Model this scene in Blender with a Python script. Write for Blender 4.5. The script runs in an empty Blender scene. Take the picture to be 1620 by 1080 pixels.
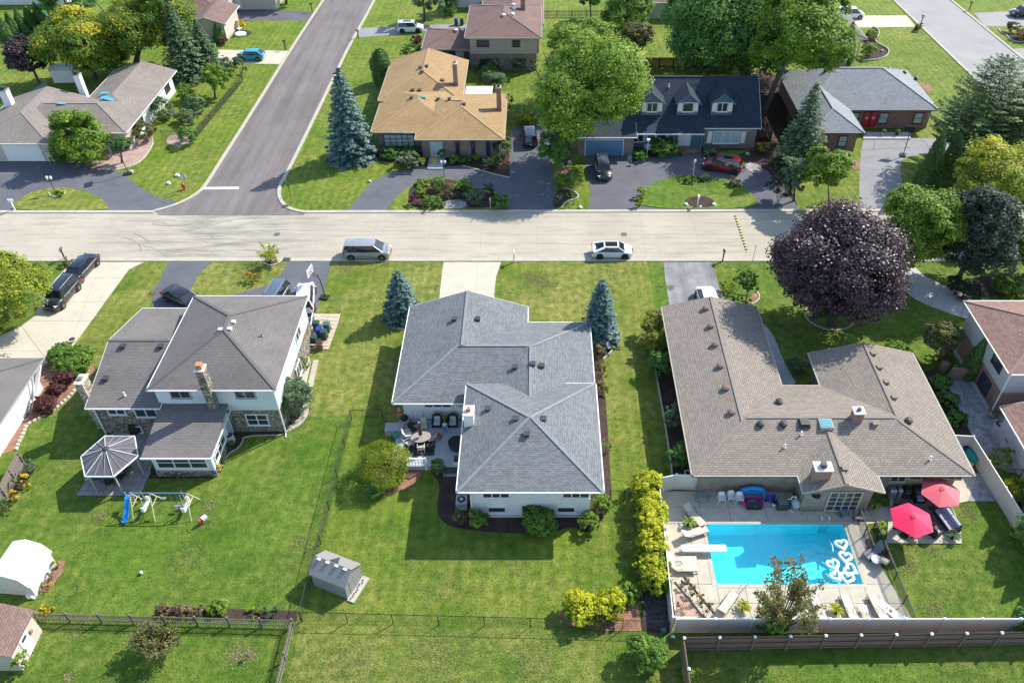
import bpy, bmesh, math, random
import numpy as np
from mathutils import Vector, Matrix, Euler
R = math.radians
random.seed(7)
SC = bpy.context.scene
COL = SC.collection

# ------------------------------------------------------------------ camera, light, exposure
FOC, CAMH, PCX, PCY = 1290.0, 52.0, 850.0, 540.0          # photograph focal length / camera height / principal point
PITCH = math.atan(1140.0 / FOC)
SP, CP = math.sin(PITCH), math.cos(PITCH)
cam = bpy.data.cameras.new('camera'); cam_o = bpy.data.objects.new('camera', cam); COL.objects.link(cam_o)
cam.sensor_width = 36.0; cam.lens = FOC / 1620.0 * 36.0
cam.shift_x = -40.0 / 1620.0
cam.clip_start = 1.0; cam.clip_end = 3000.0
cam_o.location = (0, 0, CAMH); cam_o.rotation_euler = (math.pi / 2 - PITCH, 0, 0)
SC.camera = cam_o

SUN_AZ, SUN_EL = R(37), R(41)                              # where the sun stands
wd = bpy.data.worlds.new('World'); SC.world = wd; wd.use_nodes = True
wn = wd.node_tree; wn.nodes.clear()
sky = wn.nodes.new('ShaderNodeTexSky'); sky.sky_type = 'NISHITA'; sky.sun_disc = False
sky.sun_elevation = SUN_EL; sky.sun_rotation = math.pi / 2 - SUN_AZ
sky.air_density = 1.0; sky.dust_density = 0.6; sky.ozone_density = 1.2
bg = wn.nodes.new('ShaderNodeBackground'); bg.inputs['Strength'].default_value = 0.15
wo = wn.nodes.new('ShaderNodeOutputWorld')
wn.links.new(sky.outputs[0], bg.inputs[0]); wn.links.new(bg.outputs[0], wo.inputs[0])
sl = bpy.data.lights.new('sun', 'SUN'); sl.energy = 3.7; sl.angle = R(0.55); sl.color = (1.0, 0.955, 0.875)
so = bpy.data.objects.new('sun', sl); COL.objects.link(so)
sd = Vector((-math.cos(SUN_AZ) * math.cos(SUN_EL), -math.sin(SUN_AZ) * math.cos(SUN_EL), -math.sin(SUN_EL)))
so.rotation_euler = sd.to_track_quat('-Z', 'Y').to_euler(); so.location = (60, 60, 80)
SC.view_settings.view_transform = 'Standard'; SC.view_settings.look = 'None'
SC.view_settings.exposure = 0.92; SC.view_settings.gamma = 1.0; SC.view_settings.use_curve_mapping = False
SC.render.engine = 'CYCLES'
SC.cycles.max_bounces = 6; SC.cycles.transparent_max_bounces = 12

# ------------------------------------------------------------------ survey helpers (photograph pixel -> point of the place at height z)
def G(x, y, z=0.0):
    u = (x - PCX) / FOC; v = (y - PCY) / FOC
    t = (CAMH - z) / (SP + v * CP)
    return (u * t, (CP - v * SP) * t)
def PXY(X, Y, Z=0.0):
    dz = Y * CP + (CAMH - Z) * SP; dy = -Y * SP + (CAMH - Z) * CP
    return (PCX + FOC * X / dz, PCY + FOC * dy / dz)
def height_at(X, Y, ty):                                    # height of a vertical thing on (X,Y) whose top shows at row ty
    lo, hi = 0.0, 40.0
    for _ in range(40):
        m = (lo + hi) / 2
        if PXY(X, Y, m)[1] > ty: lo = m
        else: hi = m
    return lo
def ppm(X, Y, Z=0.0):                                       # photograph pixels per metre
    return FOC / (Y * CP + (CAMH - Z) * SP)

# ------------------------------------------------------------------ object helpers
def tag(o, label=None, cat=None, group=None, kind=None):
    if label: o['label'] = label
    if cat: o['category'] = cat
    if group: o['group'] = group
    if kind: o['kind'] = kind
    return o
def thing(name, label, cat, loc=(0, 0, 0), rz=0.0, group=None):
    o = bpy.data.objects.new(name, None); COL.objects.link(o); o.empty_display_size = .2
    o.location = loc; o.rotation_euler = (0, 0, rz)
    return tag(o, label, cat, group)
def wloc(o):
    v = Vector((0, 0, 0))
    while o is not None:
        v = v + o.location; o = o.parent
    return v
def link_mesh(name, me, parent=None, loc=None, rot=None, scale=None):
    o = bpy.data.objects.new(name, me); COL.objects.link(o)
    if parent: o.parent = parent
    if loc is not None: o.location = loc
    if rot is not None: o.rotation_euler = rot
    if scale is not None: o.scale = scale
    return o
def copy_tree(o, parent=None):
    c = o.copy(); COL.objects.link(c); c.parent = parent
    for ch in list(o.children): copy_tree(ch, c)
    return c
def place(o, xy, rz=0.0, z=0.0):
    o.location = (xy[0], xy[1], z); o.rotation_euler = (0, 0, rz); return o

class MB:
    def __init__(s): s.v = []; s.f = []; s.m = []
    def poly(s, pts, mi=0):
        b = len(s.v); s.v += [tuple(p) for p in pts]; s.f.append(tuple(range(b, b + len(pts)))); s.m.append(mi); return s
    def box(s, x0, x1, y0, y1, z0, z1, mi=0):
        return s.prism([(x0, y0), (x1, y0), (x1, y1), (x0, y1)], z0, z1, mi)
    def obox(s, c, sz, rz=0.0, mi=0):
        hx, hy = sz[0] / 2, sz[1] / 2; ca, sa = math.cos(rz), math.sin(rz)
        P = [(c[0] + x * ca - y * sa, c[1] + x * sa + y * ca) for x, y in ((-hx, -hy), (hx, -hy), (hx, hy), (-hx, hy))]
        return s.prism(P, c[2] - sz[2] / 2, c[2] + sz[2] / 2, mi)
    def prism(s, P, z0, z1, mi=0):
        b = len(s.v); n = len(P)
        s.v += [(p[0], p[1], z0) for p in P] + [(p[0], p[1], z1) for p in P]
        s.f.append(tuple(range(b + n - 1, b - 1, -1))); s.f.append(tuple(range(b + n, b + 2 * n)))
        for i in range(n):
            j = (i + 1) % n; s.f.append((b + i, b + j, b + n + j, b + n + i))
        s.m += [mi] * (n + 2); return s
    def bar(s, p0, p1, w, h=None, mi=0):                   # rectangular bar between two points
        h = h or w; p0 = Vector(p0); p1 = Vector(p1); d = (p1 - p0).normalized()
        u = Vector((0, 0, 1)).cross(d)
        if u.length < 1e-3: u = Vector((1, 0, 0))
        u.normalize(); w_ = d.cross(u); b = len(s.v)
        for p in (p0, p1):
            for a, c in ((-1, -1), (1, -1), (1, 1), (-1, 1)): s.v.append(tuple(p + u * (a * w / 2) + w_ * (c * h / 2)))
        s.f += [(b + 3, b + 2, b + 1, b), (b + 4, b + 5, b + 6, b + 7)] + [(b + i, b + (i + 1) % 4, b + 4 + (i + 1) % 4, b + 4 + i) for i in range(4)]
        s.m += [mi] * 6; return s
    def loft(s, rings, mi=0, cap=True):
        b = len(s.v); n = len(rings[0])
        for r in rings: s.v += [tuple(p) for p in r]
        for k in range(len(rings) - 1):
            for i in range(n):
                j = (i + 1) % n; s.f.append((b + k * n + i, b + k * n + j, b + (k + 1) * n + j, b + (k + 1) * n + i)); s.m.append(mi)
        if cap:
            s.f.append(tuple(b + i for i in range(n - 1, -1, -1))); s.f.append(tuple(b + (len(rings) - 1) * n + i for i in range(n))); s.m += [mi, mi]
        return s
    def tube(s, path, r, n=6, mi=0, cap=True):
        if not isinstance(r, (list, tuple)): r = [r] * len(path)
        P = [Vector(p) for p in path]; rings = []; prev = None
        for k, p in enumerate(P):
            d = (P[min(k + 1, len(P) - 1)] - P[max(k - 1, 0)])
            d = d.normalized() if d.length > 1e-6 else Vector((0, 0, 1))
            if prev is None:
                u = Vector((0, 0, 1)).cross(d)
                if u.length < 1e-2: u = Vector((1, 0, 0))
            else:
                u = prev - d * prev.dot(d)
            u.normalize(); prev = u; w = d.cross(u)
            rings.append([p + (u * math.cos(2 * math.pi * i / n) + w * math.sin(2 * math.pi * i / n)) * r[k] for i in range(n)])
        return s.loft(rings, mi, cap)
    def cyl(s, c, r, z0, z1, n=12, mi=0, r1=None):
        r1 = r if r1 is None else r1
        return s.loft([[(c[0] + q * math.cos(2 * math.pi * i / n), c[1] + q * math.sin(2 * math.pi * i / n), z) for i in range(n)] for q, z in ((r, z0), (r1, z1))], mi)
    def lathe(s, c, prof, n=12, mi=0):
        return s.loft([[(c[0] + max(q, 1e-3) * math.cos(2 * math.pi * i / n), c[1] + max(q, 1e-3) * math.sin(2 * math.pi * i / n), c[2] + z) for i in range(n)] for q, z in prof], mi)
    def ball(s, c, r, n=10, mi=0, m=6):
        if not isinstance(r, (list, tuple)): r = (r, r, r)
        rings = []
        for k in range(m + 1):
            a = math.pi * k / m - math.pi / 2; q = max(math.cos(a), .02)
            rings.append([(c[0] + r[0] * q * math.cos(2 * math.pi * i / n), c[1] + r[1] * q * math.sin(2 * math.pi * i / n), c[2] + r[2] * math.sin(a)) for i in range(n)])
        return s.loft(rings, mi)
    def mesh(s, name, mats, off=Vector((0, 0, 0)), smooth=False):
        me = bpy.data.meshes.new(name)
        V = np.array(s.v, dtype=np.float64).reshape(-1, 3) - np.array(off)
        me.from_pydata([tuple(p) for p in V], [], s.f)
        for m in (mats if isinstance(mats, (list, tuple)) else [mats]): me.materials.append(m)
        me.polygons.foreach_set('material_index', s.m)
        if smooth: me.polygons.foreach_set('use_smooth', [True] * len(s.f))
        me.update()
        uv = me.uv_layers.new(name='UVMap')
        buf = np.zeros((len(me.loops), 2)); Z = Vector((0, 0, 1))
        for p in me.polygons:
            n = p.normal
            e = Z.cross(n)
            if e.length < 0.05: e = Vector((1, 0, 0)); t = Vector((0, 1, 0))
            else:
                e.normalize(); t = n.cross(e)
            for li in p.loop_indices:
                co = s.v[me.loops[li].vertex_index]
                buf[li] = (co[0] * e.x + co[1] * e.y + co[2] * e.z, co[0] * t.x + co[1] * t.y + co[2] * t.z)
        uv.data.foreach_set('uv', buf.ravel())
        return me
    def build(s, name, mats, parent=None, smooth=False, bevel=0.0):
        off = wloc(parent) if parent else Vector((0, 0, 0))
        o = link_mesh(name, s.mesh(name, mats, off, smooth), parent)
        if bevel:
            md = o.modifiers.new('bevel', 'BEVEL'); md.width = bevel; md.segments = 1; md.limit_method = 'ANGLE'
        return o

# ------------------------------------------------------------------ materials
def newmat(name):
    m = bpy.data.materials.new(name); m.use_nodes = True; nt = m.node_tree
    b = nt.nodes['Principled BSDF']; return m, nt, b
def N(nt, typ, **kw):
    n = nt.nodes.new(typ)
    for k, v in kw.items():
        if k in n.inputs: n.inputs[k].default_value = v
        else: setattr(n, k, v)
    return n
def rgba(c): return (c[0], c[1], c[2], 1.0)
def mixc(nt, fac, a, b, blend='MIX'):
    n = nt.nodes.new('ShaderNodeMix'); n.data_type = 'RGBA'; n.blend_type = blend
    for s_, v in ((0, fac), (6, a), (7, b)):
        if hasattr(v, 'is_output'): nt.links.new(v, n.inputs[s_])
        elif s_ == 0: n.inputs[0].default_value = v
        else: n.inputs[s_].default_value = rgba(v)
    return n.outputs[2]
def noise(nt, vec, scale, detail=4.0, rough=.6):
    n = N(nt, 'ShaderNodeTexNoise', Scale=scale, Detail=detail, Roughness=rough)
    if vec is not None: nt.links.new(vec, n.inputs['Vector'])
    return n.outputs['Fac']
def ramp(nt, fac, stops):
    n = nt.nodes.new('ShaderNodeValToRGB'); e = n.color_ramp.elements
    while len(e) < len(stops): e.new(.5)
    for i, (p, c) in enumerate(stops): e[i].position = p; e[i].color = rgba(c) if len(c) == 3 else c
    nt.links.new(fac, n.inputs[0]); return n.outputs[0]
def pos(nt): return nt.nodes.new('ShaderNodeNewGeometry').outputs['Position']
def objc(nt): return nt.nodes.new('ShaderNodeTexCoord').outputs['Object']
def uvc(nt): return nt.nodes.new('ShaderNodeTexCoord').outputs['UV']
def bump(nt, b, h, strength, dist=.02):
    n = N(nt, 'ShaderNodeBump', Strength=strength, Distance=dist); nt.links.new(h, n.inputs['Height']); nt.links.new(n.outputs[0], b.inputs['Normal'])
def sc(c, k): return (min(c[0] * k, 1), min(c[1] * k, 1), min(c[2] * k, 1))
def pm(name, col, rough=.6, metal=0.0, var=.12, vs=3.0, bmp=0.0, bs=40.0, spec=.4, coat=0.0):
    m, nt, b = newmat(name)
    b.inputs['Roughness'].default_value = rough; b.inputs['Metallic'].default_value = metal
    b.inputs['Specular IOR Level'].default_value = spec; b.inputs['Coat Weight'].default_value = coat
    b.inputs['Coat Roughness'].default_value = .04
    if var > 0:
        p = objc(nt); f = noise(nt, p, vs, 5)
        nt.links.new(ramp(nt, f, [(.3, sc(col, 1 - var)), (.7, sc(col, 1 + var))]), b.inputs['Base Color'])
    else: b.inputs['Base Color'].default_value = rgba(col)
    if bmp: bump(nt, b, noise(nt, objc(nt), bs, 3), bmp, .01)
    return m
def surf(name, stops, scale=.25, fine=6.0, finev=.18, rough=.85, bmp=.25, bscale=30.0, extra=None, stretch=None):
    """broad patches of colour + fine grain, in metres of the place"""
    m, nt, b = newmat(name); p = pos(nt); b.inputs['Roughness'].default_value = rough; b.inputs['Specular IOR Level'].default_value = .25
    if stretch:
        mp = N(nt, 'ShaderNodeMapping'); mp.inputs['Scale'].default_value = stretch; nt.links.new(p, mp.inputs[0]); pp = mp.outputs[0]
    else: pp = p
    c = ramp(nt, noise(nt, pp, scale, 6, .65), stops)
    fn = noise(nt, p, fine, 4, .7)
    c = mixc(nt, 1.0, c, ramp(nt, fn, [(.3, (1 - finev,) * 3), (.7, (1 + finev,) * 3)]), 'MULTIPLY')
    if extra: c = extra(nt, p, c)
    nt.links.new(c, b.inputs['Base Color'])
    if bmp: bump(nt, b, noise(nt, p, bscale, 3), bmp, .03)
    return m
def grass(name, dark, mid, dry, dryness=.5, stripe=0.0, sdir=(1, 0)):
    m, nt, b = newmat(name); p = pos(nt); b.inputs['Roughness'].default_value = .8; b.inputs['Specular IOR Level'].default_value = .15
    f = noise(nt, p, .22, 6, .62); f2 = noise(nt, p, 1.3, 5, .7); f3 = noise(nt, p, 9.0, 4, .75); f4 = noise(nt, p, 34.0, 2, .6)
    c = ramp(nt, f, [(.36, dark), (.62, mid)])
    d = N(nt, 'ShaderNodeMath', operation='MULTIPLY'); nt.links.new(ramp(nt, noise(nt, p, .12, 5, .7), [(.38, (0, 0, 0)), (.60, (1, 1, 1))]), d.inputs[0]); d.inputs[1].default_value = dryness
    d2 = N(nt, 'ShaderNodeMath', operation='MULTIPLY'); nt.links.new(d.outputs[0], d2.inputs[0]); nt.links.new(ramp(nt, f2, [(.35, (.15,) * 3), (.65, (1,) * 3)]), d2.inputs[1])
    c = mixc(nt, d2.outputs[0], c, dry)
    c = mixc(nt, 1.0, c, ramp(nt, f2, [(.3, (.68, .74, .68)), (.7, (1.3, 1.22, 1.15))]), 'MULTIPLY')
    c = mixc(nt, 1.0, c, ramp(nt, f3, [(.28, (.66, .70, .66)), (.72, (1.36, 1.3, 1.25))]), 'MULTIPLY')
    c = mixc(nt, 1.0, c, ramp(nt, f4, [(.3, (.72, .74, .72)), (.7, (1.3, 1.26, 1.22))]), 'MULTIPLY')
    if stripe:
        mp = N(nt, 'ShaderNodeMapping'); mp.inputs['Rotation'].default_value = (0, 0, math.atan2(sdir[1], sdir[0])); nt.links.new(p, mp.inputs[0])
        w = N(nt, 'ShaderNodeTexWave', Scale=.33, Distortion=1.2, Detail=3.0); w.inputs['Detail Scale'].default_value = 1.5; nt.links.new(mp.outputs[0], w.inputs[0])
        c = mixc(nt, stripe, c, mixc(nt, 1.0, c, ramp(nt, w.outputs['Fac'], [(.3, (.72, .76, .7)), (.7, (1.3, 1.24, 1.2))]), 'MULTIPLY'))
    nt.links.new(c, b.inputs['Base Color'])
    h = N(nt, 'ShaderNodeMath', operation='ADD'); nt.links.new(f3, h.inputs[0]); nt.links.new(f4, h.inputs[1])
    bump(nt, b, h.outputs[0], .8, .07)
    return m
def brickm(name, c1, c2, mortar, bw, rh, ms=.012, bmp=.5, rough=.85, var=.18, blot=.6, dist=.03, off=.5):
    m, nt, b = newmat(name); b.inputs['Roughness'].default_value = rough; b.inputs['Specular IOR Level'].default_value = .25
    t = nt.nodes.new('ShaderNodeTexBrick'); t.offset = off
    for k, v in (('Color1', rgba(c1)), ('Color2', rgba(c2)), ('Mortar', rgba(mortar)), ('Scale', 1.0), ('Mortar Size', ms), ('Brick Width', bw), ('Row Height', rh), ('Mortar Smooth', .3)):
        t.inputs[k].default_value = v
    nt.links.new(uvc(nt), t.inputs['Vector'])
    c = mixc(nt, 1.0, t.outputs['Color'], ramp(nt, noise(nt, pos(nt), blot, 5), [(.3, (1 - var,) * 3), (.7, (1 + var,) * 3)]), 'MULTIPLY')
    c = mixc(nt, 1.0, c, ramp(nt, noise(nt, pos(nt), 14.0, 3, .7), [(.3, (.84,) * 3), (.7, (1.16,) * 3)]), 'MULTIPLY')
    nt.links.new(c, b.inputs['Base Color'])
    iv = N(nt, 'ShaderNodeMath', operation='SUBTRACT'); iv.inputs[0].default_value = 1.0; nt.links.new(t.outputs['Fac'], iv.inputs[1])
    bump(nt, b, iv.outputs[0], bmp, dist)
    return m
def shingle(name, c, spread=.35, bw=.34, rh=.17, bmp=.6, var=.12):
    return brickm(name, sc(c, 1 - spread), sc(c, 1 + spread), sc(c, .42), bw, rh, .014, bmp, .9, var, .35)
def stonem(name, cols, scale=3.0, joint=(.05, .05, .05)):
    m, nt, b = newmat(name); b.inputs['Roughness'].default_value = .9
    mp = N(nt, 'ShaderNodeMapping'); mp.inputs['Scale'].default_value = (1, 1.7, 1); nt.links.new(uvc(nt), mp.inputs[0])
    v = N(nt, 'ShaderNodeTexVoronoi', Scale=scale); nt.links.new(mp.outputs[0], v.inputs['Vector'])
    e = N(nt, 'ShaderNodeTexVoronoi', Scale=scale, feature='DISTANCE_TO_EDGE'); nt.links.new(mp.outputs[0], e.inputs['Vector'])
    h = N(nt, 'ShaderNodeSeparateColor'); nt.links.new(v.outputs['Color'], h.inputs[0])
    n_ = len(cols)
    c = ramp(nt, h.outputs[0], [(i / (n_ - 1), cols[i]) for i in range(n_)])
    jf = ramp(nt, e.outputs['Distance'], [(.02, (1, 1, 1)), (.07, (0, 0, 0))])
    c = mixc(nt, jf, c, joint); nt.links.new(c, b.inputs['Base Color'])
    bump(nt, b, ramp(nt, e.outputs['Distance'], [(0, (0, 0, 0)), (.15, (1, 1, 1))]), .8, .05)
    return m
def siding(name, col, pitch=.18, vertical=False, depth=.4):
    m, nt, b = newmat(name); b.inputs['Roughness'].default_value = .55
    s_ = N(nt, 'ShaderNodeSeparateXYZ'); nt.links.new(uvc(nt), s_.inputs[0])
    d = N(nt, 'ShaderNodeMath', operation='DIVIDE'); nt.links.new(s_.outputs[0 if vertical else 1], d.inputs[0]); d.inputs[1].default_value = pitch
    f = N(nt, 'ShaderNodeMath', operation='FRACT'); nt.links.new(d.outputs[0], f.inputs[0])
    g = ramp(nt, f.outputs[0], [(0, (.55,) * 3), (.14, (1, 1, 1)), (1, (.96,) * 3)])
    c = mixc(nt, 1.0, col, g, 'MULTIPLY')
    c = mixc(nt, 1.0, c, ramp(nt, noise(nt, pos(nt), 1.2, 5), [(.3, (.93,) * 3), (.7, (1.05,) * 3)]), 'MULTIPLY')
    nt.links.new(c, b.inputs['Base Color']); bump(nt, b, f.outputs[0], depth, .02)
    return m
def leafm(name, stops, trans=.42, rough=.55):
    """leaf colours spread over single leaves by the per-leaf number 'tint'"""
    m, nt, b = newmat(name)
    a = nt.nodes.new('ShaderNodeAttribute'); a.attribute_name = 'tint'
    c = ramp(nt, a.outputs['Fac'], stops)
    oi = nt.nodes.new('ShaderNodeObjectInfo')
    c = mixc(nt, 1.0, c, ramp(nt, oi.outputs['Random'], [(0, (.88, .9, .88)), (1, (1.12, 1.08, 1.1))]), 'MULTIPLY')
    nt.links.new(c, b.inputs['Base Color']); b.inputs['Roughness'].default_value = rough; b.inputs['Specular IOR Level'].default_value = .3
    t = nt.nodes.new('ShaderNodeBsdfTranslucent'); nt.links.new(c, t.inputs[0])
    mx = nt.nodes.new('ShaderNodeMixShader'); mx.inputs[0].default_value = trans
    nt.links.new(b.outputs[0], mx.inputs[1]); nt.links.new(t.outputs[0], mx.inputs[2])
    nt.links.new(mx.outputs[0], nt.nodes['Material Output'].inputs[0])
    return m
def glassm(name, col=(.03, .04, .05), rough=.05):
    m, nt, b = newmat(name); b.inputs['Base Color'].default_value = rgba(col); b.inputs['Roughness'].default_value = rough
    b.inputs['Specular IOR Level'].default_value = .9; return m

MT = {}
# ground
MT['lawn'] = grass('lawn_grass', (.062, .145, .013), (.112, .202, .025), (.28, .27, .09), .50, .16, (1, .1))
MT['lawn_front'] = grass('front_grass', (.096, .168, .020), (.178, .226, .038), (.36, .31, .125), .66, .20, (1, 0))
MT['lawn_back'] = grass('back_grass', (.078, .158, .019), (.154, .218, .036), (.33, .285, .11), .66, .22, (.1, 1))
MT['lawn_side'] = grass('side_grass', (.082, .166, .016), (.148, .218, .028), (.32, .295, .09), .52, .22, (1, 0))
def skids(nt, p, c):
    sx = N(nt, 'ShaderNodeSeparateXYZ'); nt.links.new(p, sx.inputs[0])
    dx = N(nt, 'ShaderNodeMath', operation='ADD'); nt.links.new(sx.outputs[0], dx.inputs[0]); dx.inputs[1].default_value = 36.0
    ab = N(nt, 'ShaderNodeMath', operation='ABSOLUTE'); nt.links.new(dx.outputs[0], ab.inputs[0])
    dv = N(nt, 'ShaderNodeMath', operation='DIVIDE'); nt.links.new(ab.outputs[0], dv.inputs[0]); dv.inputs[1].default_value = 16.0
    mk = ramp(nt, dv.outputs[0], [(.1, (1, 1, 1)), (1, (0, 0, 0))])
    mp2 = N(nt, 'ShaderNodeMapping'); mp2.inputs['Scale'].default_value = (.16, .9, 1); nt.links.new(p, mp2.inputs[0])
    st = ramp(nt, noise(nt, mp2.outputs[0], 1.2, 6, .7), [(.42, (0, 0, 0)), (.68, (1, 1, 1))])
    ms = N(nt, 'ShaderNodeMath', operation='MULTIPLY'); nt.links.new(mk, ms.inputs[0]); nt.links.new(st, ms.inputs[1])
    c = mixc(nt, ms.outputs[0], c, (.19, .18, .165))                                        # tyre marks on the concrete road by the junction
    mp = N(nt, 'ShaderNodeMapping'); mp.inputs['Scale'].default_value = (.12, 1.6, 1); nt.links.new(p, mp.inputs[0])
    a = noise(nt, mp.outputs[0], 1.0, 6, .75)
    return mixc(nt, 1.0, c, ramp(nt, a, [(.34, (.74, .74, .75)), (.5, (1, 1, 1))]), 'MULTIPLY')
MT['road'] = surf('road_concrete', [(.3, (.385, .34, .262)), (.7, (.475, .425, .335))], .18, 5.0, .07, .9, .12, 25.0, skids)
def tracks(nt, p, c):
    mp = N(nt, 'ShaderNodeMapping'); mp.inputs['Scale'].default_value = (.9, .05, 1); nt.links.new(p, mp.inputs[0])
    return mixc(nt, 1.0, c, ramp(nt, noise(nt, mp.outputs[0], 1.0, 4, .6), [(.35, (.86,) * 3), (.65, (1.18,) * 3)]), 'MULTIPLY')
MT['side_road'] = surf('side_road_asphalt', [(.3, (.155, .133, .125)), (.7, (.195, .170, .160))], .15, 7.0, .1, .9, .2, 40.0, tracks)
MT['far_road'] = surf('far_road_concrete', [(.3, (.27, .268, .255)), (.7, (.34, .335, .315))], .2, 6.0, .08)
MT['asphalt'] = surf('asphalt', [(.3, (.100, .102, .116)), (.7, (.142, .144, .158))], .3, 8.0, .12, .85, .2, 40.0)
MT['asphalt_old'] = surf('worn_asphalt', [(.3, (.17, .17, .175)), (.7, (.30, .30, .30))], .35, 6.0, .16, .9, .25, 30.0, tracks)
MT['asphalt_pale'] = surf('pale_asphalt', [(.3, (.22, .22, .225)), (.7, (.29, .29, .29))], .3, 8.0, .12)
MT['concrete'] = surf('drive_concrete', [(.3, (.47, .42, .32)), (.7, (.57, .515, .405))], .5, 5.0, .08)
MT['deckslab'] = surf('deck_concrete', [(.3, (.43, .385, .30)), (.7, (.55, .50, .40))], .8, 6.0, .10)
MT['walk'] = surf('walk_concrete', [(.3, (.40, .40, .38)), (.7, (.50, .50, .48))], .8, 6.0, .08)
MT['kerb'] = surf('kerb_concrete', [(.3, (.40, .365, .295)), (.7, (.49, .45, .365))], .8, 6.0, .1)
MT['mulch'] = surf('bark_mulch', [(.3, (.040, .026, .022)), (.7, (.085, .055, .045))], .8, 9.0, .5, .95, 1.0, 14.0)
MT['red_mulch'] = surf('red_mulch', [(.3, (.21, .105, .070)), (.7, (.37, .20, .13))], .9, 9.0, .45, .95, 1.0, 14.0)
MT['gravel'] = surf('grey_gravel', [(.3, (.20, .20, .21)), (.7, (.42, .41, .40))], 1.5, 9.0, .5, .9, 1.0, 12.0)
MT['dark_gravel'] = surf('dark_speckled_gravel', [(.35, (.035, .033, .034)), (.62, (.09, .085, .085)), (.72, (.40, .39, .37))], 5.0, 9.0, .4, .95, 1.0, 12.0)
MT['paver'] = brickm('stone_pavers', (.26, .235, .21), (.38, .34, .30), (.10, .10, .09), .6, .6, .02, .4)
MT['pinkstone'] = surf('pink_stone_chips', [(.3, (.33, .225, .19)), (.7, (.46, .33, .28))], 1.0, 9.0, .35, .9, .8, 14.0)
MT['liner'] = pm('pool_liner', (.16, .82, .87), .5, var=.07, vs=.6)
MT['white'] = pm('white_paint', (.78, .78, .75), .5, var=.04)
MT['white_vinyl'] = pm('white_vinyl', (.66, .60, .53), .45, var=.05, vs=1.0)
MT['black'] = pm('black_metal', (.018, .018, .02), .45, var=.1)
MT['darkgrey'] = pm('dark_grey_plastic', (.05, .052, .056), .5)
MT['grey'] = pm('grey_metal', (.30, .31, .32), .4, .5)
MT['galv'] = pm('galvanised_steel', (.42, .44, .44), .4, .6)
MT['chrome'] = pm('chrome', (.75, .75, .75), .15, 1.0, var=0)
MT['bark'] = pm('tree_bark', (.105, .085, .066), .95, var=.35, vs=6.0, bmp=.6)
MT['wood_grey'] = pm('weathered_wood', (.215, .185, .155), .9, var=.25, vs=8.0)
MT['wood_tan'] = pm('tan_picket_wood', (.40, .355, .26), .85, var=.2, vs=8.0)
MT['wood_brown'] = pm('brown_fence_wood', (.20, .135, .10), .85, var=.22, vs=7.0)
MT['glass'] = glassm('window_glass', (.030, .042, .055), .06)
MT['stone_edge'] = pm('edging_stone', (.52, .47, .38), .9, var=.25, vs=4.0, bmp=.4)
MT['terracotta'] = pm('terracotta', (.45, .20, .11), .8)
MT['rubber'] = pm('tyre_rubber', (.022, .022, .023), .8, var=.1)

MT['tar'] = pm('crack_tar', (.05, .05, .052), .6, var=0)
# ================================================================== ground, roads, drives, beds
def chaikin(P, it=2, closed=True):
    for _ in range(it):
        Q = []; n = len(P)
        for i in range(n if closed else n - 1):
            a, b = P[i], P[(i + 1) % n]
            Q += [(a[0] * .75 + b[0] * .25, a[1] * .75 + b[1] * .25), (a[0] * .25 + b[0] * .75, a[1] * .25 + b[1] * .75)]
        if not closed: Q = [P[0]] + Q + [P[-1]]
        P = Q
    return P
def gp(px, z=0.0): return [G(x, y, z) for x, y in px]
NOGRASS = []
def sheet(name, P, z, mat, kind='structure', th=0.0, parent=None, label=None):
    """flat piece of ground; P in metres; th > 0 gives it a real edge"""
    if parent is None and "lawn" not in name: NOGRASS.append(list(P))
    me = bpy.data.meshes.new(name); bm = bmesh.new()
    vs = [bm.verts.new((x, y, z)) for x, y in P]
    f = bm.faces.new(vs); f.normal_update()
    if f.normal.z < 0: f.normal_flip()
    if th:
        r = bmesh.ops.extrude_face_region(bm, geom=[f])
        for v in [g for g in r['geom'] if isinstance(g, bmesh.types.BMVert)]: v.co.z += th
        bmesh.ops.delete(bm, geom=[f], context='FACES')
    bmesh.ops.triangulate(bm, faces=[f for f in bm.faces if len(f.verts) > 4])
    bmesh.ops.recalc_face_normals(bm, faces=bm.faces[:])
    uv = bm.loops.layers.uv.new('UVMap')
    for f in bm.faces:
        for l in f.loops: l[uv].uv = (l.vert.co.x, l.vert.co.y)
    bm.to_mesh(me); bm.free(); me.materials.append(mat)
    o = link_mesh(name, me, parent)
    if parent is None: tag(o, label, None, None, kind)
    return o
def strip(name, P, w, z0, z1, mat, parent=None, closed=False, kind='structure', label=None):
    """a kerb or edging of rectangular section along a line"""
    mb = MB(); n = len(P); A = []
    for i in range(n):
        a = Vector(P[(i - 1) % n] if closed else P[max(i - 1, 0)]); c = Vector(P[(i + 1) % n] if closed else P[min(i + 1, n - 1)])
        d = (c - a).normalized(); q = Vector((-d.y, d.x)) * (w / 2); p = Vector(P[i])
        A.append([(p.x - q.x, p.y - q.y, z0), (p.x + q.x, p.y + q.y, z0), (p.x + q.x, p.y + q.y, z1), (p.x - q.x, p.y - q.y, z1)])
    if closed: A.append(A[0])
    mb.loft(A, cap=not closed); o = mb.build(name, mat, parent)
    if parent is None: tag(o, label, None, None, kind)
    return o
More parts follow.
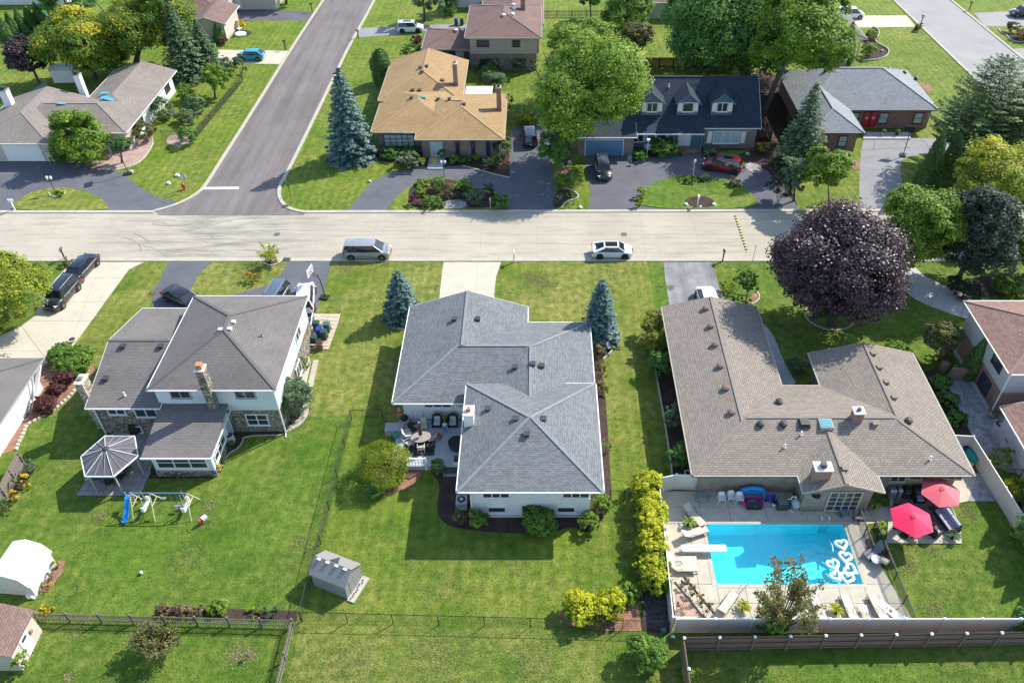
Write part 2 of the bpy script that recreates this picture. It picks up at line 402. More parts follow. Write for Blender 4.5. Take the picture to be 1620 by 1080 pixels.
def slabs(name, P, cuts, mat, z=.012, th=.04, gap=.03, joint=None, piece='slab'):
    """ground laid in slabs: the outline is cut along joints and every slab is a part of its own"""
    base = sheet(name, P, z, joint or MT['mulch'])
    bm = bmesh.new(); bm.faces.new([bm.verts.new((x, y, 0)) for x, y in P])
    for (px, py), (nx, ny) in cuts:
        bmesh.ops.bisect_plane(bm, geom=bm.verts[:] + bm.edges[:] + bm.faces[:], plane_co=(px, py, 0), plane_no=(nx, ny, 0))
    for f in list(bm.faces):
        c = f.calc_center_median(); Q = []
        if f.calc_area() < .04: continue
        vs = [v.co.copy() for v in f.verts]; m = len(vs)
        for i in range(m):
            d1 = (vs[i] - vs[i - 1]).normalized(); d2 = (vs[(i + 1) % m] - vs[i]).normalized()
            n_ = Vector((-(d1.y + d2.y), d1.x + d2.x, 0))
            s_ = 1 if f.normal.z > 0 else -1
            if n_.length > 1e-4:
                n_.normalize(); k = max(.4, n_.dot(Vector((-d2.y, d2.x, 0)))); q = vs[i] + n_ * (s_ * gap / 2 / k)
            else: q = vs[i]
            Q.append((q.x, q.y))
        sheet(piece, Q, z + .002, mat, th=th - .002 + random.uniform(-.004, .004), parent=base)
    bm.free(); return base

# --- lawn sheet to the horizon with the pool basin left open
PX0, PX1, PY0, PY1 = 12.9, 23.45, 32.45, 37.6
gm = MB(); xs = [-700, PX0, PX1, 700]; ys = [-120, PY0, PY1, 1400]
for i in range(3):
    for j in range(3):
        if (i, j) != (1, 1): gm.poly([(xs[i], ys[j], 0), (xs[i + 1], ys[j], 0), (xs[i + 1], ys[j + 1], 0), (xs[i], ys[j + 1], 0)])
tag(gm.build('ground', MT['lawn']), kind='structure')
LZ = .006
sheet('front_lawn', [(-48, 49), (-13.6, 49), (-13.6, 71.9), (-48, 71.9)], LZ, MT['lawn_front'])
sheet('front_lawn', [(-13.6, 48.8), (11.9, 48.8), (11.9, 71.9), (-13.6, 71.9)], LZ, MT['lawn_front'])
sheet('side_lawn', [(-16.1, 29.4), (-16.1, 48.8), (11.8, 48.8), (11.8, 41.0), (9.2, 41.0), (9.2, 29.0)], LZ, MT['lawn_side'])
sheet('back_lawn', [(-16.4, 5), (-16.4, 29.3), (9.4, 28.8), (9.4, 5)], LZ, MT['lawn_back'])
sheet('verge_lawn', [(-120, 82), (-120, 200), (120, 200), (120, 82)], LZ, MT['lawn_side'])

# --- main concrete road, the asphalt side road, the far road
RS, RN = 72.35, 81.6
sheet('main_road', [(-260, RS), (260, RS), (260, RN + .3), (-260, RN + .3)], .018, MT['road'])
side_w = gp([(512, 0), (459, 80), (410, 160), (345, 262), (327, 291), (315, 305), (293, 318), (271, 327), (245, 334)])
side_e = gp([(592.6, 0), (574, 35), (552, 74), (526, 128), (455, 273), (445, 290), (441, 302), (443, 316), (452, 327), (466, 333), (484, 336)])
dirw = Vector(side_w[0]) - Vector(side_w[1]); dire = Vector(side_e[0]) - Vector(side_e[1])
W = [tuple(Vector(side_w[0]) + dirw * 8)] + side_w; E_ = [tuple(Vector(side_e[0]) + dire * 14)] + side_e
sheet('side_road', W + gp([(252, 341), (480, 341)]) + E_[::-1], .026, MT['side_road'])
KB = .11
strip('kerb', chaikin(W, 1, False), .42, 0, KB, MT['kerb'])
strip('kerb', chaikin(E_, 1, False), .42, 0, KB, MT['kerb'])
strip('kerb', [(-260, RN + .12), (side_w[-1][0], RN + .12)], .5, 0, KB, MT['kerb'])
strip('kerb', [(side_e[-1][0], RN + .12), (40, RN + .45), (260, RN + .5)], .5, 0, KB, MT['kerb'])
strip('kerb', [(-260, RS - .12), (260, RS - .12)], .62, 0, .07, MT['kerb'])
sheet('stop_line', gp([(318, 296.5), (378, 296), (378, 299.5), (317, 300)]), .032, MT['white'])
fr_l = gp([(1413, 0), (1522, 105), (1620, 200)]); fr_r = gp([(1504, 0), (1620, 95)])
a = Vector(fr_l[0]) - Vector(fr_l[1]); b_ = Vector(fr_r[0]) - Vector(fr_r[1])
FL = [tuple(Vector(fr_l[0]) + a * 6)] + fr_l + [tuple(Vector(fr_l[2]) - a * 3)]
FR = [tuple(Vector(fr_r[0]) + b_ * 6)] + fr_r + [tuple(Vector(fr_r[1]) - b_ * 4)]
sheet('far_road', FL + FR[::-1], .014, MT['far_road'])
strip('kerb', FL, .42, 0, KB, MT['kerb']); strip('kerb', FR, .42, 0, KB, MT['kerb'])

# --- drives, walks
DZ = .020
def drive(name, px, mat, z=DZ, it=0): return sheet(name, chaikin(gp(px), it) if it else gp(px), z, mat)
drive('driveway', [(-60, 250), (70, 249), (70, 255), (128, 258), (135, 265), (166, 265), (190, 273), (208, 285), (225, 299), (243, 309), (262, 316), (284, 319), (262, 330), (230, 336.5), (-60, 336.5)], MT['asphalt'])
sheet('lawn_island', chaikin(gp([(14, 333), (22, 322), (47, 305), (79, 298), (110, 297.5), (135, 303), (157, 312), (170, 323), (171, 334)]), 1), DZ + .02, MT['lawn_front'], th=.05)
drive('driveway', [(548, 335.5), (575, 302), (592, 286), (612, 276), (634, 269), (655, 265), (700, 263), (735, 262), (764, 270), (806, 281), (809, 204), (849, 196), (875, 205), (872, 262), (877, 300), (881, 333), (804, 333.5), (614, 335)], MT['asphalt'])
sheet('lawn_island', chaikin(gp([(612, 335), (617, 324), (630, 309), (650, 294), (665, 285), (690, 280), (710, 283), (729, 287), (749, 298), (769, 300), (790, 307), (806, 318), (806, 334)]), 1), DZ + .02, MT['lawn_side'], th=.05)
drive('driveway', [(931, 332.5), (935, 307), (931, 285), (925, 262), (930, 244), (995, 245), (1000, 252), (1024, 251), (1050, 244), (1076, 242), (1108, 243), (1140, 250), (1173, 264), (1212, 268), (1235, 292), (1262, 326), (1262, 331), (1009, 332)], MT['asphalt'])
sheet('lawn_island', chaikin(gp([(1007, 331), (1013, 307), (1033, 290), (1054, 283), (1080, 278), (1119, 280), (1152, 286), (1175, 294), (1193, 312), (1201, 331)]), 1), DZ + .02, MT['lawn'], th=.05)
drive('front_walk', [(993, 245), (1015, 246), (1022, 256), (1000, 258), (993, 253)], MT['walk'], DZ + .004)
drive('driveway', [(1359, 331), (1360, 265), (1362, 240), (1367, 217), (1471, 219), (1540, 222), (1560, 243), (1480, 244), (1440, 247), (1429, 253), (1424, 266), (1426, 281), (1432, 331)], MT['asphalt_pale'])
sheet('stoop', gp([(1367, 211), (1440, 211), (1440, 221), (1365, 221)]), 0, MT['walk'], th=.16)
DR = gp([(113, 415), (229, 415), (204, 427), (165, 480), (126, 534), (110, 556), (65, 580), (-40, 590), (-40, 536), (0, 532), (34, 516), (55, 500), (65, 477), (89, 441)])
slabs('driveway', DR, [(G(0, 440), (0, 1)), (G(0, 478), (0, 1)), (G(0, 508), (0, 1)), (G(150, 441), (1, .18)), (G(34, 516), (.72, .69)), (G(10, 556), (0, 1))], MT['concrete'])
drive('driveway', [(266, 415), (252, 446), (240, 462), (240, 475), (246, 492), (300, 520), (480, 530), (500, 496), (507, 474), (524, 420), (524, 415), (452, 415), (450, 427), (431, 448), (400, 458), (370, 466), (330, 471), (310, 469), (302, 458), (315, 433), (334, 415)], MT['asphalt'])
slabs('driveway', gp([(702, 415), (699, 432), (695, 470), (692, 530), (786, 530), (782, 466), (785, 438), (793, 415)]), [((0, 69.3), (0, 1)), ((0, 66.2), (0, 1)), ((0, 63.0), (0, 1)), ((-6.4, 0), (1, 0))], MT['concrete'], gap=.016)
drive('driveway', [(1050, 415), (1052, 440), (1060, 490), (1062, 530), (1160, 530), (1146, 475), (1137, 452), (1129, 424), (1126, 415)], MT['asphalt_old'])
sheet('front_walk', chaikin(gp([(1196, 500), (1206, 512), (1218, 522), (1227, 538), (1238, 567), (1250, 591), (1262, 610), (1228, 612), (1222, 580), (1208, 540)]), 1), DZ, MT['walk'])
slabs('driveway', gp([(1375, 412), (1400, 438), (1427, 459), (1450, 475), (1471, 485), (1512, 500), (1560, 513), (1640, 520), (1640, 478), (1563, 474), (1525, 465), (1490, 451), (1460, 435), (1436, 412)]),
      [(G(1436, 466), (.8, -.6)), (G(1480, 470), (.8, -.6)), (G(1525, 485), (.85, -.5)), (G(1400, 425), (.85, -.5)), (G(1455, 455), (.5, .85))], MT['walk'])
drive('driveway', [(300, 22), (353, 19), (385, 16), (499, 18.5), (489, 33), (360, 33), (345, 40), (300, 40)], MT['asphalt'])
drive('driveway', [(345, 79), (457, 81), (442, 102), (345, 100)], MT['concrete'])
drive('front_walk', [(408, -4), (415, -4), (394, 16), (385, 16)], MT['walk'])
drive('driveway', [(567, 45), (630, 42), (700, 39), (740, 39), (740, 46), (690, 48), (640, 54), (566, 60)], MT['asphalt_pale'])
drive('driveway', [(1330, 25), (1434, 25), (1449, 43), (1364, 44), (1330, 44)], MT['concrete'])
drive('driveway', [(1541, 21), (1660, 16), (1660, 40), (1600, 42), (1558, 42)], MT['far_road'])
drive('driveway', [(1602, 78), (1660, 72), (1660, 110), (1626, 100)], MT['far_road'])

# --- planting beds and edgings
BEDZ = [0.0]
def bed(name, px, mat, it=1, edge=None, ez=.10, z=.034, ew=.12):
    BEDZ[0] += .0004; z += BEDZ[0]
    P = chaikin(gp(px), it) if it else gp(px)
    o = sheet(name, P, z, mat)
    if edge: strip('bed_edging', chaikin(gp(edge), 2, False), ew, 0, ez, MT['stone_edge'])
    return o
MU = MT['mulch']
bed('mulch_bed', [(738, 690), (740, 735), (668, 732), (690, 755), (696, 770), (692, 795), (693, 817), (710, 832), (740, 838), (790, 843), (872, 843), (905, 832), (933, 845), (957, 815), (968, 795), (966, 752), (930, 730)], MU, 1)
bed('mulch_bed', [(662, 733), (672, 742), (657, 767), (634, 777), (610, 785), (577, 768), (590, 735)], MT['red_mulch'], 1)
bed('mulch_bed', [(925, 515), (953, 516), (970, 531), (973, 547), (966, 558), (954, 567), (952, 585), (957, 622), (960, 660), (963, 700), (967, 778), (950, 775), (925, 600)], MU, 1,
    [(955, 516), (969, 528), (973, 546), (966, 558), (954, 568)])
bed('mulch_bed', [(611, 503), (614, 514), (627, 520), (646, 521), (655, 505), (650, 490), (620, 490)], MU, 1, [(609, 494), (611, 505), (616, 515), (627, 520.5), (643, 521)])
bed('mulch_bed', [(1028, 490), (1032, 560), (1043, 620), (1052, 670), (1062, 735), (1064, 752), (1110, 752), (1090, 500)], MU, 0,
    [(1036, 581), (1043, 620), (1052, 670), (1062, 735), (1063, 752)])
bed('mulch_bed', [(1013, 905), (1000, 940), (1016, 955), (1014, 997), (1054, 1003), (1070, 985), (1058, 900)], MT['mulch'], 0)
bed('gravel_strip', [(1022, 925), (1018, 990), (1054, 1000), (1066, 985), (1056, 930)], MT['dark_gravel'], 0, z=.040)
bed('mulch_bed', [(880, 968), (1010, 955), (1015, 998), (960, 998), (900, 990)], MT['red_mulch'], 0)
bed('mulch_bed', [(67, 572), (100, 560), (148, 575), (150, 590), (137, 597), (107, 632), (84, 651), (41, 674), (25, 712), (0, 720), (0, 650), (40, 590)], MT['red_mulch'], 0)
bed('mulch_bed', [(360, 685), (440, 682), (446, 688), (385, 690), (383, 702), (374, 712), (362, 714), (350, 745), (335, 748), (332, 720)], MU, 0,
    [(446, 688), (385, 689), (383, 702), (373, 712), (361, 716), (350, 742), (342, 750)], .06, .034, .08)
bed('mulch_bed', [(234, 742), (236, 757), (335, 757), (338, 744)], MU, 0)
bed('gravel_strip', [(441, 600), (474, 560), (494, 565), (484, 610), (483, 645), (470, 672), (450, 684), (444, 680)], MT['stone_edge'], 1)
bed('mulch_bed', [(448, 690), (455, 640), (470, 615), (485, 640), (478, 655), (458, 678)], MU, 1, z=.042)
strip('garden_path', chaikin(gp([(500, 570), (492, 605), (484, 640), (484, 655), (474, 670), (452, 681)]), 2, False), .5, 0, .06, MT['kerb'])
MT['tan_paver'] = surf('tan_paver', [(.3, (.44, .36, .25)), (.7, (.56, .47, .34))], 1.2, 8.0, .12)
MT['grey_paver'] = surf('grey_paver', [(.3, (.25, .235, .215)), (.7, (.38, .35, .32))], 1.6, 8.0, .14)
slabs('paver_pad', gp([(499, 497), (541, 497), (520, 553), (482, 553)]), [((x, 0), (1, 0)) for x in np.arange(-21.5, -16, .62)] + [((0, y), (0, 1)) for y in np.arange(55, 64, .62)], MT['tan_paver'], z=.03, gap=.03, piece='paver')
slabs('patio', gp([(121, 784), (150, 740), (182, 680), (250, 685), (238, 750), (222, 784)]), [((x, 0), (1, 0)) for x in np.arange(-37.2, -30, .66)] + [((0, y), (0, 1)) for y in np.arange(39.5, 48, .66)], MT['grey_paver'], z=.03, gap=.03, piece='paver')
bed('mulch_bed', [(150, 265), (190, 270), (222, 258), (241, 230), (243, 222), (235, 214), (200, 225), (178, 215), (120, 250)], MT['pinkstone'], 1, [(163, 268), (190, 270), (224, 257), (241, 232), (243, 221), (235, 213)])
bed('mulch_bed', [(262, 222), (266, 229), (285, 233), (308, 224), (300, 215), (270, 213)], MT['pinkstone'], 1)
bed('bed_circle', [(78, 306), (80, 312), (92, 313), (103, 308), (102, 302), (90, 303)], MU, 1, [(78, 306), (80, 312), (92, 313), (103, 308), (104, 303)], .2, .076)
bed('mulch_bed', [(583, 240), (600, 255), (640, 262), (690, 264), (735, 262), (764, 271), (806, 282), (806, 240), (700, 232)], MU, 0,
    [(732, 262.5), (764, 271), (785, 277), (806, 281.5)])
bed('mulch_bed', [(650, 296), (664, 287), (700, 283), (727, 288), (749, 300), (790, 310), (800, 322), (770, 331), (700, 328), (650, 330), (645, 310)], MU, 1, z=.096)
bed('gravel_strip', [(702, 318), (736, 317), (740, 331), (696, 331)], MT['gravel'], 1, z=.102)
bed('mulch_bed', [(876, 270), (890, 262), (908, 268), (900, 275), (880, 279)], MT['red_mulch'], 1)
bed('mulch_bed', [(880, 302), (898, 299), (916, 310), (912, 317), (895, 319), (880, 332), (874, 320)], MU, 1, [(888, 298), (899, 299), (915, 307), (914, 315), (895, 319), (888, 330)], .12)
bed('mulch_bed', [(1000, 258), (1024, 251), (1060, 242), (1108, 241), (1196, 236), (1196, 228), (1000, 240)], MU, 0)
bed('mulch_bed', [(1090, 284), (1110, 290), (1128, 288), (1122, 281), (1085, 279)], MU, 1, z=.096)
bed('mulch_bed', [(1081, 318), (1090, 328), (1125, 329), (1133, 322), (1120, 312), (1095, 312)], MU, 1, z=.096)
bed('mulch_bed', [(1168, 246), (1190, 236), (1250, 240), (1262, 250), (1250, 300), (1262, 326), (1236, 296), (1212, 268), (1185, 262)], MU, 0)
bed('garden_path', [(1176, 262), (1190, 256), (1207, 266), (1204, 277), (1185, 272)], MT['paver'], 1, z=.046)
bed('bare_earth', [(1196, 110), (1245, 125), (1245, 240), (1196, 236)], MU, 0)
bed('mulch_bed', [(1337, 252), (1361, 255), (1361, 268), (1340, 270)], MT['red_mulch'], 0)
bed('mulch_bed', [(1460, 255), (1500, 240), (1580, 245), (1560, 290), (1500, 310), (1470, 320), (1455, 300)], MT['red_mulch'], 1)
bed('mulch_bed', [(1368, 55), (1380, 45), (1392, 50), (1390, 62), (1382, 68), (1400, 75), (1407, 83), (1395, 95), (1364, 98)], MU, 1,
    [(1380, 44), (1389, 47), (1391, 55), (1387, 62), (1383, 66), (1392, 72), (1404, 78), (1407, 84), (1400, 92), (1385, 96), (1364, 97)], .25)
bed('mulch_bed', [(1450, 133), (1458, 130), (1472, 137), (1476, 145), (1466, 148)], MT['red_mulch'], 1)
bed('mulch_bed', [(1580, 48), (1600, 55), (1660, 45), (1660, 68), (1606, 66), (1588, 56)], MU, 1, [(1580, 46), (1581, 51), (1592, 56), (1596, 62), (1606, 67), (1650, 67)], .15)
bed('bed_circle', [(367, 52), (370, 58), (384, 59), (396, 56), (399, 52), (392, 48), (376, 48)], MU, 1)
bed('mulch_bed', [(1490, 455), (1520, 440), (1660, 430), (1660, 470), (1560, 468), (1520, 462)], MU, 1)
bed('mulch_bed', [(1182, 475), (1196, 462), (1201, 467), (1201, 474), (1192, 481), (1180, 480)], MT['red_mulch'], 1, [(1195, 460), (1200, 465), (1202, 471), (1198, 477), (1189, 482)], .12)
bed('mulch_bed', [(1437, 553), (1443, 553), (1462, 585), (1456, 590)], MU, 0)
bed('mulch_bed', [(1463, 588), (1478, 583), (1492, 596), (1540, 690), (1500, 690)], MU, 0)
bed('gravel_strip', [(1494, 600), (1512, 575), (1600, 665), (1640, 720), (1640, 760), (1560, 735)], MT['gravel'], 0)
bed('mulch_bed', [(246, 958), (246, 972), (440, 980), (470, 982), (470, 966), (330, 962)], MU, 0)
bed('bare_earth', [(0, 800), (22, 790), (60, 738), (50, 730), (34, 745), (0, 780)], MT['mulch'], 0)
strip('ring_edging', [(G(1312, 500)[0] + 2.4 * math.cos(t * .3), G(1312, 500)[1] + 2.2 * math.sin(t * .3)) for t in range(21)], .14, 0, .1, MT['kerb'], closed=True)
bed('bed_circle', [(416, 412), (436, 409), (446, 407), (446, 415), (438, 420), (424, 420)], MU, 1, [(418, 417), (428, 421), (440, 418), (448, 409)], .12)

# --- pool deck in slabs, patio, pool basin
deckP = [(9.55, 28.9), (9.55, 40.9), (20.5, 40.9), (20.5, 39.2), (26.0, 39.2), (26.0, 37.0), (26.3, 28.9)]
for P in ([(9.6, PY1 + .0), (9.6, 40.8), (20.3, 40.8), (20.3, 39.3), (27.6, 39.3), (27.6, 37.95), (25.2, PY1)],):
    slabs('pool_deck', P, [((0, 39.26), (0, 1)), ((0, 37.94), (0, 1)), ((12.72, 0), (1, 0)), ((14.95, 0), (1, 0)), ((17.77, 0), (1, 0)), ((20.89, 0), (1, 0)), ((23.6, 0), (1, 0)), ((25.9, 0), (1, 0))], MT['deckslab'])
slabs('pool_deck', [(9.6, 28.9), (9.6, PY1), (PX0, PY1), (PX0, PY0), (PX1, PY0), (PX1, PY1), (25.2, PY1), (25.0, 35.0), (26.0, 30.0), (26.2, 28.9)],
      [((0, 35.7), (0, 1)), ((0, 34.5), (0, 1)), ((0, PY0), (0, 1)), ((0, 30.9), (0, 1)), ((PX0, 0), (1, 0)), ((11.6, 0), (1, 0)), ((14.9, 0), (1, 0)), ((16.9, 0), (1, 0)), ((19.4, 0), (1, 0)), ((21.6, 0), (1, 0)), ((PX1, 0), (1, 0))], MT['deckslab'])
sheet('patio', gp([(1401, 859), (1403, 847), (1408, 786), (1385, 776), (1386, 755), (1545, 755), (1531, 793), (1505, 799), (1519, 834), (1521, 860)]), .03, MT['deckslab'], th=.05)
pat = slabs('patio_pavers', gp([(1412, 838), (1412, 765), (1500, 765), (1505, 799), (1515, 834), (1490, 845)]), [((x, 0), (1, 0)) for x in np.arange(26.0, 33, .9)] + [((0, y), (0, 1)) for y in np.arange(35.0, 40, .9)],
            brickm('patio_brick', (.20, .135, .135), (.29, .20, .195), (.08, .07, .07), .3, .15, .012, .3), z=.086, th=.03, gap=.02, piece='paver')
bed('gravel_strip', [(1521, 762), (1531, 793), (1575, 793), (1552, 745), (1540, 752)], MT['gravel'], 0, z=.04)
bm_ = MB()
bm_.poly([(PX0, PY0, -1.5), (PX1, PY0, -1.1), (PX1, PY1, -1.1), (PX0, PY1, -1.5)])
for (xa, ya), (xb, yb) in (((PX0, PY0), (PX1, PY0)), ((PX1, PY0), (PX1, PY1)), ((PX1, PY1), (PX0, PY1)), ((PX0, PY1), (PX0, PY0))):
    bm_.poly([(xa, ya, -1.6), (xb, yb, -1.6), (xb, yb, .05), (xa, ya, .05)])
tag(bm_.build('pool_basin', MT['liner']), kind='structure')
m, nt, b = newmat('pool_water'); nt.nodes.remove(b)
tr = N(nt, 'ShaderNodeBsdfTransparent'); tr.inputs[0].default_value = (.50, .93, .975, 1)
gl = N(nt, 'ShaderNodeBsdfGlossy', Roughness=.03)
mx = N(nt, 'ShaderNodeMixShader'); mx.inputs[0].default_value = .05; nt.links.new(tr.outputs[0], mx.inputs[1]); nt.links.new(gl.outputs[0], mx.inputs[2])
bn = N(nt, 'ShaderNodeBump', Strength=.5, Distance=.10); nt.links.new(noise(nt, pos(nt), 2.2, 3, .55), bn.inputs['Height'])
nt.links.new(bn.outputs[0], gl.inputs['Normal'])
nt.links.new(mx.outputs[0], nt.nodes['Material Output'].inputs[0])
MT['water'] = m
wm = MB(); nx, ny = 50, 26; rr = random.Random(5)
hs = [[rr.uniform(-.008, .008) for j in range(ny + 1)] for i in range(nx + 1)]
P = lambda i, j: (PX0 + (PX1 - PX0) * i / nx, PY0 + (PY1 - PY0) * j / ny, -.10 + hs[i][j])
for i in range(nx):
    for j in range(ny): wm.poly([P(i, j), P(i + 1, j), P(i + 1, j + 1), P(i, j + 1)])
wo_ = wm.build('pool_water', MT['water'], smooth=True)
bmw = bmesh.new(); bmw.from_mesh(wo_.data); bmesh.ops.remove_doubles(bmw, verts=bmw.verts[:], dist=1e-4); bmw.to_mesh(wo_.data); bmw.free()
tag(wo_, kind='structure')
strip('pool_coping', [(PX0 - .02, PY0 - .16), (PX1 + .16, PY0 - .16), (PX1 + .16, PY1 + .16), (PX0 - .16, PY1 + .16), (PX0 - .16, PY0 - .16)], .32, .02, .068, MT['deckslab'])
sheet('bright_kerb', [(9.7, 37.72), (18.2, 37.72), (18.3, 37.98), (9.7, 37.98)], .058, MT['kerb'], th=.02)

# tar filled cracks in the pale drive of the brick ranch
for P in ([(1362, 238), (1395, 236), (1440, 234)], [(1362, 251), (1385, 247), (1398, 253), (1408, 262), (1412, 270)], [(1405, 232), (1420, 238), (1440, 246)], [(1455, 218), (1466, 228), (1470, 236)], [(1423, 218), (1432, 226), (1437, 236)], [(1362, 264), (1380, 268), (1398, 270), (1418, 276)], [(1378, 292), (1398, 300), (1420, 296)], [(1380, 215), (1384, 226), (1381, 238)]):
    strip('tar_crack', gp(P), .07, .0205, .0225, MT['tar'])

MT['joint'] = pm('road_joint', (.31, .28, .22), .9, var=.1)
sheet('road_joint', [(-120, 77.0), (120, 77.0), (120, 77.045), (-120, 77.045)], .0215, MT['joint'])
for k in range(34):
    x = -110 + k * 6.1 + random.uniform(-.2, .2)
    if not -41.5 < x < -28: sheet('road_joint', [(x, RS + .2), (x + .035, RS + .2), (x + .06, RN - .1), (x + .025, RN - .1)], .0212, MT['joint'])

# ================================================================== houses
MT['sh_grey'] = shingle('grey_shingles', (.192, .200, .206), .17, .33, .15, .6, .07)
MT['sh_grey_cap'] = pm('grey_ridge_shingle', (.225, .233, .238), .9, var=.15)
MT['sh_dark'] = shingle('charcoal_shingles', (.185, .168, .156), .08, .30, .15, .5, .12)
MT['sh_dark_cap'] = pm('charcoal_ridge_shingle', (.13, .125, .12), .9)
MT['sh_tan'] = shingle('tan_shingles', (.285, .242, .198), .12, .34, .19, 1.0, .06)
MT['sh_tan_cap'] = pm('tan_ridge_shingle', (.25, .21, .175), .9)
MT['sh_gold'] = shingle('golden_shingles', (.385, .255, .125), .13, .28, .15, .5, .10)
MT['sh_gold_cap'] = pm('golden_ridge_shingle', (.40, .275, .14), .9)
MT['sh_beige'] = shingle('beige_shingles', (.265, .225, .195), .12, .28, .15, .5, .12)
MT['sh_beige_cap'] = pm('beige_ridge_shingle', (.26, .225, .20), .9)
MT['sh_brown'] = shingle('brown_shingles', (.215, .140, .118), .14, .3, .16, .5, .10)
MT['sh_brown_cap'] = pm('brown_ridge_shingle', (.20, .135, .115), .9)
MT['sh_slate'] = shingle('slate_blue_shingles', (.036, .050, .072), .18, .3, .17, .5, .12)
MT['sh_slate_cap'] = pm('slate_ridge_shingle', (.045, .058, .078), .9)
MT['sh_lgrey'] = shingle('light_grey_shingles', (.28, .295, .31), .15, .3, .15, .5, .08)
MT['sh_lgrey_cap'] = pm('light_grey_ridge_shingle', (.30, .31, .32), .9)
MT['sh_red'] = shingle('reddish_shingles', (.29, .18, .145), .18, .32, .18, .7, .08)
MT['sh_red_cap'] = pm('reddish_ridge_shingle', (.28, .18, .15), .9)
MT['trim_tan'] = pm('tan_trim', (.42, .37, .30), .6, var=.05)
MT['sid_white'] = siding('white_siding', (.74, .74, .72), .15)
MT['sid_shade_blue'] = siding('pale_siding', (.62, .68, .70), .18)  # white siding; the bluish cast of its shade is put into the colour
MT['sid_cream'] = siding('cream_siding', (.55, .50, .42), .2)
MT['sid_beige'] = siding('beige_board_siding', (.42, .375, .32), .3, True)
MT['sid_lav'] = siding('grey_lavender_siding', (.50, .49, .50), .18)
MT['sid_navy'] = siding('slate_blue_siding', (.10, .165, .235), .2)
MT['brick_red'] = brickm('red_brick', (.23, .10, .075), (.33, .165, .125), (.30, .26, .23), .22, .085, .014, .4)
MT['brick_brown'] = brickm('brown_brick', (.17, .125, .10), (.28, .215, .175), (.25, .22, .19), .22, .085, .014, .4)
MT['brick_tan'] = brickm('tan_brick', (.22, .17, .135), (.34, .275, .225), (.26, .22, .18), .30, .10, .014, .4)
MT['stone'] = stonem('mixed_stone', [(.09, .075, .06), (.30, .25, .19), (.42, .36, .27), (.17, .14, .11), (.48, .42, .33)], 3.2)
MT['stone_y'] = stonem('pale_yellow_stone', [(.20, .17, .12), (.50, .43, .30), (.58, .52, .40), (.30, .25, .18), (.62, .57, .45)], 3.2)  # lighter, yellower mix than the other stone
MT['trim'] = pm('white_trim', (.74, .73, .70), .5, var=.03)
MT['trim_grey'] = pm('grey_trim', (.35, .34, .33), .5, var=.05)
MT['trim_dark'] = pm('dark_trim', (.045, .04, .038), .5, var=.05)
MT['red_door'] = pm('red_door_paint', (.50, .02, .03), .4, var=.05)
MT['blue_door'] = pm('blue_garage_paint', (.10, .22, .34), .5, var=.05)
MT['teal_glass'] = glassm('skylight_glass', (.10, .33, .33), .08)
MT['curtain'] = pm('pale_curtained_glass', (.38, .46, .46), .25, var=.15, vs=2.0)
MT['patched'] = pm('damp_patch', (.075, .07, .07), .9)
MT['tarp'] = pm('blue_tarp', (.05, .38, .62), .5, var=.12)

